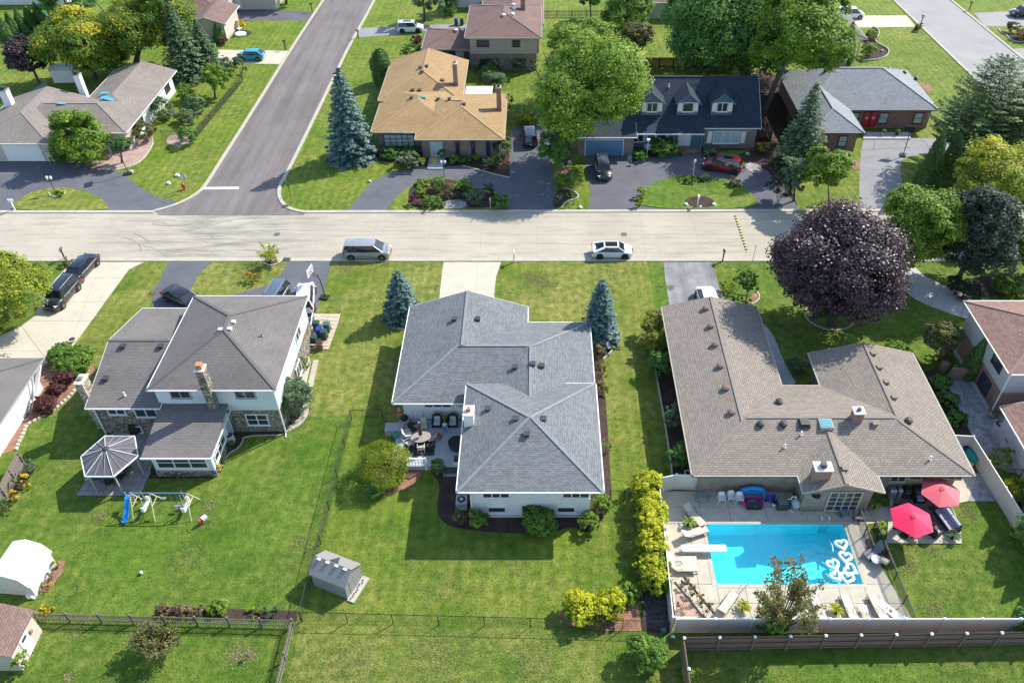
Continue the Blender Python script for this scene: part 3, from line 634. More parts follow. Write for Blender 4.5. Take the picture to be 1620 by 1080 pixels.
class House:
    def __init__(s, name, label, cat, o, roof, cap, trim='trim', group=None):
        s.root = thing(name, label, cat, (o[0], o[1], 0), 0, group)
        s.roofm, s.capm, s.trim = MT[roof], MT[cap], MT[trim]
        s.roof = MB(); s.cap = MB(); s.gut = MB(); s.walls = {}; s.wl = []; s.planes = []
    def wing(s, x0, x1, y0, y1, ze, pitch, axis='x', ends='hh', over=.5, wall=None, base=0.0, dz=0.0, caps='rh', t=.16, gut=True, nog=''):
        sw = axis == 'y'
        T = (lambda a, b, z: (b, a, z)) if sw else (lambda a, b, z: (a, b, z))
        a0, a1, b0, b1 = (y0, y1, x0, x1) if sw else (x0, x1, y0, y1)
        hb = (b1 - b0) / 2; bm_ = (b0 + b1) / 2; zr = ze + hb * pitch
        ra = a0 + (hb if ends[0] == 'h' else 0); rb = a1 - (hb if ends[1] == 'h' else 0)
        if ra > rb - .1: ra = rb = (ra + rb) / 2; ra -= .05; rb += .05
        E = [T(a0, b0, ze + dz), T(a1, b0, ze + dz), T(a1, b1, ze + dz), T(a0, b1, ze + dz)]; Rg = [T(ra, bm_, zr + dz), T(rb, bm_, zr + dz)]
        tops = [[E[0], E[1], Rg[1], Rg[0]], [E[2], E[3], Rg[0], Rg[1]]]
        edges = [(E[0], E[1], 1), (E[2], E[3], 1)]
        if ends[0] == 'h': tops.append([E[3], E[0], Rg[0]]); edges.append((E[3], E[0], 1))
        else: edges += [(E[3], Rg[0], 0), (Rg[0], E[0], 0)]
        if ends[1] == 'h': tops.append([E[1], E[2], Rg[1]]); edges.append((E[1], E[2], 1))
        else: edges += [(E[1], Rg[1], 0), (Rg[1], E[2], 0)]
        fl = (lambda q: q[::-1]) if sw else (lambda q: q)
        dn = lambda p: (p[0], p[1], p[2] - t)
        for q in tops: s.roof.poly(fl(q), 0); s.roof.poly([dn(p) for p in fl(q)[::-1]], 1)
        for p, q, g in edges:
            s.roof.poly(fl([p, dn(p), dn(q), q]), 1)
            if gut and not (g == 0 and 'n' in ends and abs((p[0] if not sw else p[1]) - (a0 if ends[0] == 'n' else a1)) < .2) and not (nog == 'N' and p[1] > y1 - .05 and q[1] > y1 - .05):
                c = Vector(((x0 + x1) / 2, (y0 + y1) / 2, 0)); m = (Vector(p) + Vector(q)) / 2
                d = (Vector(q) - Vector(p)); d.z = 0; n = Vector((-d.y, d.x, 0)).normalized()
                if n.dot(m - c) < 0: n = -n
                u = Vector((0, 0, -.05 if g else -.03)) + n * (.046 if g else .012)
                s.gut.bar(Vector(p) + u, Vector(q) + u, .085 if g else .035, .09)
        if 'r' in caps: s.cap.bar(Vector(Rg[0]) + Vector((0, 0, .012)), Vector(Rg[1]) + Vector((0, 0, .012)), .26, .05)
        for k, (e, g, r_) in enumerate(((E[0], ends[0], Rg[0]), (E[1], ends[1], Rg[1]), (E[2], ends[1], Rg[1]), (E[3], ends[0], Rg[0]))):
            if g == 'h' and ('h' in caps or str(k) in caps): s.cap.bar(Vector(e) + Vector((0, 0, .01)), Vector(r_) + Vector((0, 0, .01)), .24, .05)
        s.planes.append((x0, x1, y0, y1, ze + dz, pitch, sw, ends))
        if wall:
            over = over + dz; w = MB(); s.wl.append((wall, w)); zt = ze + over * pitch - t - .02
            w.box(x0 + over, x1 - over, y0 + over, y1 - over, base, zt)
            for k, (a, g) in enumerate(((a0 + over, ends[0]), (a1 - over, ends[1]))):
                if g == 'g':
                    a_ = a if k == 0 else a - .12
                    P = [(b0 + over, zt - .01), (b1 - over, zt - .01), (bm_, zr - t - .03)]
                    r1 = [T(a_, q[0], q[1]) for q in P]; r2 = [T(a_ + .12, q[0], q[1]) for q in P]
                    w.loft([r1, r2])
    def z_at(s, X, Y):
        z = 0.0
        for x0, x1, y0, y1, ze, p, sw, ends in s.planes:
            if x0 - .01 <= X <= x1 + .01 and y0 - .01 <= Y <= y1 + .01:
                ds = [Y - y0, y1 - Y] if not sw else [X - x0, x1 - X]
                al = [X - x0, x1 - X] if not sw else [Y - y0, y1 - Y]
                if ends[0] == 'h': ds.append(al[0])
                if ends[1] == 'h': ds.append(al[1])
                z = max(z, ze + max(min(ds), 0) * p)
        return z
    def on_roof(s, px, py):
        z = 4.0
        for _ in range(60):
            X, Y = G(px, py, z); zn = s.z_at(X, Y)
            if zn <= 0: zn = z
            z = z * .5 + zn * .5
        X, Y = G(px, py, z); return X, Y, z
    def wallbox(s, mat, *a):
        w = MB(); w.box(*a); s.wl.append((mat, w))
    def finish(s):
        s.roof.build('roof', [s.roofm, s.trim], s.root)
        if s.cap.v: s.cap.build('ridge_cap', s.capm, s.root)
        if s.gut.v: s.gut.build('gutter', s.trim, s.root)
        for k, w in s.wl + list(s.walls.items()): w.build('wall', MT[k], s.root)
    def fb(s, mb, f, c, u0, u1, d0, d1, z0, z1, mi=0):
        if f == 'S': mb.box(u0, u1, c - d1, c - d0, z0, z1, mi)
        elif f == 'N': mb.box(u0, u1, c + d0, c + d1, z0, z1, mi)
        elif f == 'W': mb.box(c - d1, c - d0, u0, u1, z0, z1, mi)
        else: mb.box(c + d0, c + d1, u0, u1, z0, z1, mi)
    def window(s, f, c, u, z0, w, h, n=2, rows=1, fm=None, gm='glass', fw=.09, name='window', sill=True):
        fm = fm or s.trim; u0, u1, z1 = u - w / 2, u + w / 2, z0 + h; mb = MB()
        s.fb(mb, f, c, u0 - fw, u1 + fw, .003, .09, z1, z1 + fw); s.fb(mb, f, c, u0 - fw, u1 + fw, .003, .09, z0 - fw, z0)
        s.fb(mb, f, c, u0 - fw, u0, .003, .09, z0, z1); s.fb(mb, f, c, u1, u1 + fw, .003, .09, z0, z1)
        for i in range(1, n): q = u0 + w * i / n; s.fb(mb, f, c, q - .04, q + .04, .003, .085, z0, z1)
        for j in range(1, rows): q = z0 + h * j / rows; s.fb(mb, f, c, u0, u1, .003, .08, q - .03, q + .03)
        if sill: s.fb(mb, f, c, u0 - fw - .05, u1 + fw + .05, .003, .14, z0 - fw - .05, z0 - fw - .004)
        o = mb.build(name, fm, s.root)
        for i in range(n):
            for j in range(rows):
                g = MB(); s.fb(g, f, c, u0 + w * i / n + (.04 if i else 0), u0 + w * (i + 1) / n - (.04 if i < n - 1 else 0), .01, .035, z0 + h * j / rows + (.03 if j else 0), z0 + h * (j + 1) / rows - (.03 if j < rows - 1 else 0))
                g.build('pane', MT[gm] if isinstance(gm, str) else gm, o)
        return o
    def door(s, f, c, u, z0, w, h, mat, name='door', panels=0, knob=True):
        mb = MB(); s.fb(mb, f, c, u - w / 2, u + w / 2, .003, .06, z0, z0 + h)
        for j in range(panels):
            z = z0 + h * (j + .5) / panels; s.fb(mb, f, c, u - w / 2 + .08, u + w / 2 - .08, .06, .075, z - h / panels * .38, z + h / panels * .38)
        o = mb.build(name, mat, s.root)
        fr = MB(); s.fb(fr, f, c, u - w / 2 - .1, u - w / 2, .003, .09, z0, z0 + h + .1); s.fb(fr, f, c, u + w / 2, u + w / 2 + .1, .003, .09, z0, z0 + h + .1); s.fb(fr, f, c, u - w / 2, u + w / 2, .003, .09, z0 + h, z0 + h + .1)
        fr.build('door_frame', s.trim, o)
        if knob: k = MB(); s.fb(k, f, c, u + w / 2 - .16, u + w / 2 - .08, .06, .12, z0 + 1.0, z0 + 1.08); k.build('handle', MT['grey'], o)
        return o
    def chimney(s, x0, x1, y0, y1, z0, z1, mat, flue='terracotta', fr=.16, cap=None, fh=.35, nf=1):
        mb = MB(); mb.box(x0, x1, y0, y1, z0, z1); o = mb.build('chimney', MT[mat], s.root)
        c = MB(); c.box(x0 - .07, x1 + .07, y0 - .07, y1 + .07, z1 + .001, z1 + .12); c.build('chimney_cap', MT[cap or 'kerb'], o)
        for i in range(nf):
            f = MB(); cx = x0 + (x1 - x0) * (i + .5) / nf; f.box(cx - fr, cx + fr, (y0 + y1) / 2 - fr, (y0 + y1) / 2 + fr, z1 + .122, z1 + .12 + fh); f.build('flue', MT[flue], o)
        return o
    def vents(s, pts, kind='box', mat='darkgrey'):
        for px, py in pts:
            X, Y, z = s.on_roof(px, py); mb = MB()
            if kind == 'small': mb.box(X - .15, X + .15, Y - .12, Y + .12, z - .1, z + .14); mb.box(X - .18, X + .18, Y - .15, Y + .15, z + .14, z + .17)
            elif kind == 'box': mb.box(X - .19, X + .19, Y - .19, Y + .19, z - .1, z + .20); mb.box(X - .24, X + .24, Y - .24, Y + .24, z + .2, z + .25)
            elif kind == 'pipe': mb.cyl((X, Y), .07, z - .1, z + .42, 8); mb.cyl((X, Y), .11, z - .12, z + .10, 8)
            else: mb.loft([[(X + q * math.cos(k * .785), Y + q * math.sin(k * .785), z + h) for k in range(8)] for q, h in ((.27, -.1), (.27, .12), (.34, .14), (.30, .26), (.12, .34))])
            mb.build('roof_vent' if kind != 'pipe' else 'vent_pipe', MT[mat], s.root)
    def downspout(s, x, y, z1, mat=None):
        mb = MB(); mb.box(x - .05, x + .05, y - .05, y + .05, .1, z1); mb.bar((x, y - .05, .12), (x + .1, y - .5, .05), .08); mb.build('downspout', mat or s.trim, s.root)

# --- the grey hip roofed house in the middle
h = House('house', 'white sided house under a mottled grey hip roof between two small blue spruces', 'house', (-3.5, 48), 'sh_grey', 'sh_grey_cap')
p = .345
h.wing(-12.1, -.9, 52.7, 60.3, 3.1, p, 'y', 'ng', .7, 'sid_white', dz=.012, caps='r')
h.wing(-12.1, 4.88, 47.55, 58.0, 3.1, p, 'x', 'hh', .7, 'sid_white', caps='r02')
h.wing(-6.0, 4.88, 42.5, 58.0, 3.1, p, 'y', 'nh', .75, None, dz=.006, caps='r')
h.wing(-5.9, 4.87, 37.45, 48.8, 4.2, p, 'x', 'hh', .85, 'sid_white', nog='N')
h.gut.bar((2.4, 48.83, 4.15), (4.9, 48.83, 4.15), .06, .09)
h.finish()
yw, xw = 38.30, -5.05
for u in (-3.1, 2.9): h.window('S', yw, u, 2.55, 1.9, .9, 3)
for u in (-3.1, 2.2): h.window('S', yw, u, .75, 1.25, .55, 1)
mb = MB(); mb.box(-4.95, 3.95, yw - .04, yw + .02, .0, .32); mb.build('foundation', MT['walk'], h.root)
mb = MB(); mb.box(-1.15, -.75, yw - .16, yw - .002, .5, 1.45); mm = mb.build('electric_meter', MT['darkgrey'], h.root); mb = MB(); mb.cyl((-.95, yw - .22), .10, .9, 1.1, 10); mb.build('meter_dial', MT['galv'], mm)
h.window('S', 48.25, -8.45, 2.0, 2.2, .62, 3)
h.window('S', 48.25, -5.6, 1.9, .5, .9, 1)
mb = MB()
for k in range(10): a = k * .628; mb.bar((-6.6, 48.2, 2.35), (-6.6 + .38 * math.cos(a), 48.18, 2.35 + .38 * math.sin(a)), .07, .03)
mb.build('sun_ornament', MT['terracotta'], h.root)
cx, cy, cz = h.on_roof(743, 662)
h.chimney(-5.75, -5.0, 43.75, 44.75, 3.6, cz + 1.2, 'trim', 'terracotta', .16, 'trim', .3)
h.vents([(719, 506), (756, 506), (815, 582), (843, 577), (857, 580), (816, 664), (860, 664), (772, 648), (833, 688)], 'box', 'darkgrey')
h.downspout(-5.0, 38.15, 4.0)
HMID = h

# --- two storey dark roofed house on the left
h = House('house', 'two storey house with charcoal hip roof, stone base and glazed sunroom beside the gazebo', 'house', (-27, 50), 'sh_dark', 'sh_dark_cap')
h.wing(-31.6, -21.14, 46.8, 59.05, 5.4, .385, 'y', 'hh', .35, 'sid_shade_blue', base=2.7)
h.wing(-37.2, -31.0, 46.6, 59.6, 3.5, .265, 'x', 'gg', .4, 'stone', caps='r')
h.wallbox('stone', -31.2, -21.55, 47.2, 58.7, 0, 2.695)
sr = MB(); sr.loft([[(-31.1, 41.9, 2.70), (-25.6, 41.9, 2.70), (-25.6, 47.15, 3.35), (-31.1, 47.15, 3.35)], [(-31.1, 41.9, 2.84), (-25.6, 41.9, 2.84), (-25.6, 47.15, 3.49), (-31.1, 47.15, 3.49)]])
sr.build('sunroom_roof', MT['sh_dark'], h.root)
gx = MB(); gx.box(-31.15, -25.55, 41.78, 41.895, 2.70, 2.82); gx.box(-25.595, -25.5, 41.8, 47.1, 2.70, 2.80); gx.build('gutter', MT['trim'], h.root)
h.wallbox('sid_shade_blue', -30.7, -25.95, 42.35, 47.19, .72, 2.75)
h.wallbox('stone', -30.75, -25.9, 42.3, 47.19, 0, .715)
h.finish()
h.window('S', 42.35, -28.35, 1.15, 3.9, 1.2, 3, 2); h.window('E', -25.95, 44.1, 1.1, 2.4, 1.25, 3, 2)
h.door('E', -25.95, 46.4, .25, .9, 2.1, MT['curtain'])
h.window('S', 47.15, -29.2, 4.25, 1.5, .75, 2, 1, MT['trim_grey']); h.window('S', 47.15, -23.9, 4.25, 1.5, .75, 2, 1, MT['trim_grey'])
h.window('S', 47.2, -23.6, .95, 1.7, 1.15, 2, 2)
yb = 47.0
h.window('S', yb, -35.0, 2.45, 1.3, .5, 2); h.window('S', yb, -32.6, 2.15, 1.7, .85, 2); h.window('S', yb, -34.1, .25, .9, .6, 1)
h.window('E', -21.49, 55.2, 3.6, 1.3, 1.2, 2); h.window('E', -21.5, 53.3, .9, 1.3, 1.2, 2)
h.chimney(-26.95, -26.3, 46.45, 47.18, 0, 7.75, 'stone', 'terracotta', .24, 'trim', .42)
h.chimney(-37.75, -37.15, 47.5, 48.6, 0, 5.3, 'stone_y', 'grey', .16, 'stone_edge', .2)
h.vents([(370, 510), (364, 521)], 'small', 'trim'); h.vents([(349, 522)], 'small', 'trim')
h.vents([(195, 549), (255, 549), (168, 600)], 'box', 'darkgrey'); h.vents([(415, 532)], 'pipe', 'galv'); h.vents([(198, 626)], 'pipe', 'trim')
h.downspout(-36.75, 46.9, 3.3); h.downspout(-21.45, 47.0, 5.2)

# --- tan house with the pool
h = House('house', 'sprawling brick house with wavy tan shingle roof above the swimming pool', 'house', (22, 48), 'sh_tan', 'sh_tan_cap', 'trim_tan')
p = .262
h.wing(11.86, 20.9, 39.96, 60.45, 3.0, p, 'y', 'hg', .75, 'brick_tan', dz=.012, caps='r0')
h.wing(11.86, 33.5, 39.96, 49.75, 3.0, p, 'x', 'hh', .75, 'brick_tan', caps='r')
h.wing(24.2, 33.5, 39.96, 53.9, 3.0, p, 'y', 'hg', .75, 'brick_tan', dz=.006, caps='r3')
h.wing(19.95, 26.05, 38.3, 44.6, 3.0, .33, 'y', 'gg', .5, 'brick_tan', dz=.018, caps='r')
h.finish()
yw = 40.71
h.window('S', 38.8, 23.5, .35, 2.3, 2.1, 4, 4, fw=.12)
for sx, nm in ((-1.75, 'shutter'),): pass
h.window('S', yw, 28.2, 1.5, 1.1, 1.1, 2, 2); h.window('S', yw, 30.0, 1.75, 1.9, .8, 2, 2); h.window('S', yw, 32.6, 1.8, 1.0, .6, 2)
mb = MB(); mb.lathe((21.2, 38.72, 2.2), [(.05, -.04), (.34, -.03), (.34, .03), (.05, .04)], 14); o = mb.build('wall_ornament', MT['trim_dark'], h.root)
o.rotation_euler = (0, 0, 0)
h.vents([(1116, 489), (1124, 517), (1131, 546), (1139, 580), (1148, 615), (1157, 653)], 'turtle', 'sh_brown_cap')
h.vents([(1381, 560), (1391, 582), (1402, 605), (1414, 629), (1384, 671), (1336, 742)], 'box', 'sh_tan_cap')
h.vents([(1203, 672), (1239, 672), (1232, 637), (1437, 667)], 'turtle', 'trim_dark')
h.vents([(1267, 688), (1241, 708)], 'pipe', 'trim'); h.vents([(1471, 727)], 'pipe', 'trim')
X, Y, z = h.on_roof(1306, 672); mb = MB(); mb.box(X - .52, X + .52, Y - .5, Y + .5, z - .2, z + .22); sk = mb.build('skylight', MT['trim_grey'], h.root); mb = MB(); mb.box(X - .44, X + .44, Y - .42, Y + .42, z + .222, z + .25); mb.build('pane', MT['teal_glass'], sk)
X, Y, z = h.on_roof(1272, 670); mb = MB(); mb.box(X - .42, X + .42, Y - .42, Y + .42, z - .2, z + .16); mb.box(X - .36, X + .36, Y - .36, Y + .36, z + .161, z + .3); mb.build('attic_fan', MT['darkgrey'], h.root)
X, Y, z = h.on_roof(1354, 664); h.chimney(X - .38, X + .38, Y - .3, Y + .4, z - .3, z + .95, 'brick_red', 'darkgrey', .12, 'trim', .25)
X, Y, z = h.on_roof(1297, 756); h.chimney(X - .62, X + .62, Y - .3, Y + .5, z - .4, z + 1.15, 'brick_red', 'darkgrey', .2, 'trim', .35)
h.downspout(20.5, 38.9, 2.9)

# --- house at the left edge
h = House('house', 'dark roofed house with long bright white side wall at the left edge', 'house', (-50, 46), 'sh_dark', 'sh_dark_cap', 'trim_grey')
h.wing(-60, -43.8, 36, 53.2, 3.0, .3, 'y', 'hh', .8, 'sid_white')
h.finish()
mb = MB(); mb.bar((-44.2, 51.6, 2.75), (-44.3, 50.6, .9), .12); mb.bar((-44.2, 52.9, 2.5), (-44.25, 50.55, .75), .3, .2); mb.build('downspout', MT['trim'], h.root)

# --- two storey house on the right
h = House('house', 'two storey house with reddish roof, grey siding and brick base, right edge', 'house', (46, 50), 'sh_red', 'sh_red_cap')
h.wing(39.1, 58, 48.75, 58.45, 5.3, .35, 'x', 'hh', .55, 'sid_lav', base=2.6)
h.wallbox('brick_red', 39.68, 57, 49.33, 57.87, 0, 2.595)
h.wing(38.55, 49, 37, 47.3, 3.0, .3, 'y', 'hg', .5, 'sid_lav', caps='')
h.finish()
h.window('W', 39.65, 51.4, 3.75, 1.5, 1.1, 2, 1, MT['trim_dark']); h.window('W', 39.68, 51.7, .7, 1.6, 1.3, 1, 1, MT['trim_dark'])
h.downspout(39.55, 49.2, 5.0); mb = MB(); mb.box(39.45, 39.67, 49.3, 57.9, 0, .28); mb.build('foundation', MT['walk'], h.root)
mb = MB(); mb.box(37.6, 39.6, 53.4, 53.75, 0, 1.35); mb.box(37.2, 37.7, 54.4, 55.0, 0, 1.1); mb.build('garden_wall', MT['brick_red'], h.root)

# --- beige house across the road, left
h = House('house', 'low cream house with beige roof and white garage door behind the looping drive', 'house', (-61, 103), 'sh_beige', 'sh_beige_cap')
p = .30
h.wing(-70, -52.6, 95.85, 106.3, 2.9, p, 'x', 'hh', .7, 'sid_cream', caps='r1')
h.wing(-61.6, -52.55, 99.5, 115.1, 2.9, p, 'y', 'hg', .7, 'sid_white', dz=.01, caps='r')
h.wing(-72, -61.2, 93.0, 106.0, 2.9, p, 'y', 'hg', .7, 'sid_cream', dz=.005, caps='rh')
h.finish()
h.door('S', 93.7, -65.4, .1, 4.6, 2.2, MT['white'], 'garage_door', 4, False)
h.window('S', 96.55, -55.8, 1.0, 1.0, 1.3, 2, 1, MT['trim_grey']); h.window('S', 96.55, -57.8, .8, 1.2, 1.6, 1)
for u in (101.5, 107.0, 112): h.window('E', -53.25, u, 1.2, 1.5, 1.1, 2, 1, MT['trim_dark'])
X, Y, z = h.on_roof(154, 127); h.chimney(-63.2, -62.4, 107.0, 107.8, 0, 5.6, 'trim', 'trim_dark', .3, 'trim_grey', .4)
h.chimney(-71.2, -70.2, 102.5, 103.4, 0, 5.4, 'trim', 'trim_dark', .35, 'trim_grey', .4)
for k, (px, py, w, d, rz) in enumerate([(169, 148, 1.5, .5, .3), (171, 157, 1.8, .7, -.25), (98, 165, 1.1, .35, .05)]):
    X, Y, z = h.on_roof(px, py); mb = MB(); mb.obox((0, 0, .03), (w, d, .03)); o = mb.build('tarp', MT['tarp'])
    tag(o, ['upper small blue tarp on the beige roof ridge', 'wide blue tarp patch lying lower on the beige roof', 'thin blue tarp strip at the crest of the beige garage roof'][k], 'tarp', 'blue tarps on the beige roof'); o.location = (X, Y, z + .06); o.rotation_euler = (0, .12, rz)

# --- golden roofed house
h = House('house', 'brown brick house with golden tan roof between the big blue spruce and the honey locust', 'house', (-13, 104), 'sh_gold', 'sh_gold_cap', 'trim_tan')
p = .31
h.wing(-21.6, -10.2, 104.4, 118.0, 3.0, p, 'y', 'hg', .7, 'brick_brown', dz=.25)
h.wing(-21.3, -10.0, 95.8, 108.5, 3.0, p, 'y', 'hh', .7, 'brick_brown', dz=.012, caps='r0')
h.wing(-17, -4.2, 95.75, 107.0, 3.0, p, 'x', 'hh', .7, None, caps='r')
h.wing(-15.45, -4.15, 93.85, 106.6, 3.0, p, 'y', 'hh', .7, 'brick_brown', dz=.006, caps='r03')
h.finish()
h.window('S', 96.5, -17.9, .7, 3.8, 1.6, 5, 3, MT['trim_dark'], 'curtain')
h.door('S', 94.55, -12.9, .2, 1.5, 2.1, MT['curtain'])
for u in (-10.2, -8.2, -6.3): h.window('S', 94.55, u, .4, .34, 2.0, 1, 1, MT['trim_dark'], sill=False)
h.chimney(-5.35, -4.75, 101.2, 101.9, 2, 6.4, 'brick_red', 'trim_dark', .18, 'kerb', .3)
h.chimney(-11.6, -11.0, 108.3, 109.2, 2, 6.6, 'brick_brown', 'terracotta', .16, 'kerb', .3)
h.vents([(665, 108), (675, 106), (653, 144), (651, 156), (664, 144), (693, 158), (711, 158), (734, 166)], 'box', 'trim_dark'); h.vents([(668, 114), (700, 128)], 'turtle', 'sh_brown_cap')
X, Y, z = h.on_roof(668, 154); mb = MB(); mb.obox((X, Y, z), (1.0, .7, .3)); sk = mb.build('skylight', MT['trim_grey'], h.root); mb = MB(); mb.obox((X, Y, z + .165), (.85, .55, .03)); mb.build('pane', MT['teal_glass'], sk)
st = sheet('stoop', [(-13.9, 91.6), (-11.9, 91.6), (-11.9, 94.4), (-13.9, 94.4)], 0.03, MT['walk'], th=.14)
mb = MB(); mb.box(-10.0, -6.3, 106.4, 110.4, 2.50, 2.62); t_ = thing('patio_canopy', 'white flat patio canopy behind the golden roofed house', 'canopy', (-8.2, 108.5, 0)); mb.build('canopy', MT['white'], t_)
for x in (-9.9, -6.4):
    for y in (106.5, 110.2): mb = MB(); mb.box(x - .06, x + .06, y - .06, y + .06, 0, 2.49); mb.build('post', MT['wood_brown'], t_)
slabs('wood_deck', [(-10.1, 106.0), (-4.4, 106.0), (-4.4, 112.5), (-10.1, 112.5)], [((x, 0), (1, 0)) for x in np.arange(-9.3, -4.4, .8)], MT['wood_brown'], z=.02, th=.12, piece='plank')

# --- brown roofed split level behind it
h = House('house', 'split level house with brown roofs and beige boards above brick, behind the golden roof', 'house', (-8, 128), 'sh_brown', 'sh_brown_cap', 'trim_grey')
h.wing(-17.7, -9.0, 123.0, 131.6, 2.9, .3, 'x', 'hg', .6, 'brick_brown')
h.wing(-10.85, .65, 121.0, 135, 5.4, .32, 'y', 'hh', .7, 'sid_beige', base=2.7)
h.wing(-9.0, 1.0, 128, 141, 4.9, .32, 'y', 'hh', .7, 'sid_beige', caps='r')
h.wallbox('brick_brown', -10.1, -.1, 121.8, 134.2, 0, 2.69)
h.wallbox('sid_beige', -17.05, -10.2, 123.55, 131, 1.6, 2.75)
h.finish()
for u in (-8.2, -3.2): h.window('S', 121.7, u, 3.9, 1.7 if u < -5 else 1.0, .8, 2, 1, MT['trim_dark']); h.window('S', 121.8, u + .4, .7, 1.9, 1.1, 2, 1, MT['trim_dark'])
h.window('S', 123.55, -13.6, 1.5, 1.8, .8, 2, 1, MT['trim_dark']); h.door('S', 123.6, -10.9, .2, .9, 2.1, MT['trim_dark'])
X, Y, z = h.on_roof(828, 18); h.chimney(-2.6, -1.9, 129.8, 130.5, 5, 8.6, 'brick_red', 'galv', .15, 'trim', .3)
h.vents([(797, 25), (811, 24), (813, 15), (812, 9)], 'turtle', 'trim'); h.vents([(722, 49), (732, 48)], 'box', 'trim')

# --- slate blue cape with three dormers
h = House('house', 'slate blue cottage with three gabled dormers and a blue garage', 'house', (18, 101), 'sh_slate', 'sh_slate_cap')
h.wing(10.4, 28.9, 96.9, 108.5, 3.0, .76, 'x', 'gg', .5, 'sid_navy', caps='r')
h.wing(5.0, 12.7, 94.8, 104, 2.8, .25, 'x', 'gg', .35, 'brick_brown', caps='')
po = MB(); po.loft([[(11.6, 95.7, 2.72), (21.4, 95.7, 2.72), (21.4, 97.4, 3.25), (11.6, 97.4, 3.25)], [(11.6, 95.7, 2.86), (21.4, 95.7, 2.86), (21.4, 97.4, 3.39), (11.6, 97.4, 3.39)]]); po.build('porch_roof', MT['sh_slate'], h.root)
mb = MB(); mb.box(11.6, 21.4, 95.6, 95.695, 2.7, 2.84); mb.build('gutter', MT['trim'], h.root)
h.wallbox('brick_brown', 21.7, 28.4, 97.0, 97.38, 0, 2.85)
DX = (14.75, 19.35, 23.75)
for x in DX:
    w = 1.35; y0 = 98.35; zb, zt, zp = 4.05, 5.85, 7.05
    dw = MB(); h.wl.append(('sid_navy', dw)); dw.box(x - w, x + w, y0, y0 + 3.2, zb, zt)
    dw.loft([[(x - w, y0 + a, zt - .01), (x + w, y0 + a, zt - .01), (x, y0 + a, zp - .12)] for a in (0, .12)])
    d = MB()
    for sg in (-1, 1):
        q = [(x, y0 - .3, zp), (x + sg * (w + .3), y0 - .3, zt - .12), (x + sg * (w + .3), y0 + 3.3, zt - .12), (x, y0 + 4.2, zp)]
        if sg > 0: q = q[::-1]
        d.loft([[(p_[0], p_[1], p_[2] - .1) for p_ in q], q])
    do = d.build('dormer_roof', MT['sh_slate'], h.root)
    e = MB()
    for sg in (-1, 1): e.bar((x, y0 - .34, zp - .05), (x + sg * (w + .3), y0 - .34, zt - .17), .06, .16)
    e.build('fascia', MT['trim'] if False else MT['sid_navy'], do)
    h.window('S', y0, x, 4.65, 1.25, 1.1, 2 if x != DX[1] else 1, 1)
    for sg in (-1, 1): sh = MB(); sh.box(x + sg * 1.03 - .27, x + sg * 1.03 + .27, y0 - .06, y0 - .003, 4.6, 5.82); sh.build('shutter', MT['trim'], h.root)
h.finish()
h.window('S', 97.0, 24.6, .9, 3.3, 1.55, 3, 1, None, 'curtain')
for x in (22.4, 26.75): mb = MB(); mb.box(x - .3, x + .3, 96.93, 96.997, .85, 2.5); mb.build('shutter', MT['trim'], h.root)
h.door('S', 97.4, 19.2, .25, 1.5, 2.2, MT['white'])
h.window('S', 97.4, 13.2, .9, 1.2, 1.4, 2, 1); h.window('S', 97.4, 16.3, 1.4, .8, .9, 1)
for x in (12.2, 14.2, 15.4, 16.9): mb = MB(); mb.box(x - .2, x + .2, 97.33, 97.397, .85, 2.35); mb.build('shutter', MT['trim'], h.root)
h.door('S', 95.15, 8.6, .05, 4.8, 2.2, MT['blue_door'], 'garage_door', 4, False)
for x in (11.7, 14.0, 17.6, 21.2): mb = MB(); mb.box(x - .07, x + .07, 95.8, 95.94, 0, 2.75); mb.build('porch_post', MT['sid_navy'], h.root)
h.vents([(1031, 138), (1058, 138), (1134, 133)], 'pipe', 'trim')
mb = MB(); mb.box(18.0, 21.4, 96.0, 97.3, 0, .25); mb.build('porch_step', MT['brick_red'], h.root)

# --- brick ranch with red doors
h = House('house', 'red brick ranch with light grey roof and red double doors', 'house', (44, 105), 'sh_lgrey', 'sh_lgrey_cap', 'trim_dark')
h.wing(34.8, 53.8, 102.1, 115.0, 3.0, .48, 'x', 'hh', .7, 'brick_red', caps='r12')
h.wing(34.9, 41.85, 95.6, 110, 3.0, .48, 'y', 'hh', .6, 'brick_red', dz=.006, caps='r03')
h.finish()
h.window('S', 96.2, 39.5, .85, .95, 1.35, 1, 2, MT['trim_dark'], 'curtain'); 
for x in (46.9, 51.6, 42.9): h.window('S', 102.8, x, .8, 1.1, 1.4, 1, 2, MT['trim_dark'], 'curtain')
for x in (44.6, 45.5): 
    o = h.door('S', 102.8, x, .2, .86, 2.2, MT['red_door'], 'door', 2, False)
    mb = MB(); mb.lathe((0, 0, 0), [(.02, -.02), (.2, -.02), (.2, .02), (.02, .02)], 12); q = mb.build('door_glass', MT['curtain'], None); q.parent = o; q.location = (x - 44, 102.72 - 105, 1.55); q.rotation_euler = (R(90), 0, 0)
for y in (100, 104): h.window('W', 35.5, y, .8, 1.3, 1.3, 2, 1, MT['trim_dark'])
h.chimney(42.2, 44.4, 114.2, 115.0, 0, 6.9, 'brick_red', 'grey', .2, 'walk', .3, 2)
h.vents([(1306, 113), (1406, 109), (1431, 116), (1449, 125)], 'turtle', 'trim_dark')

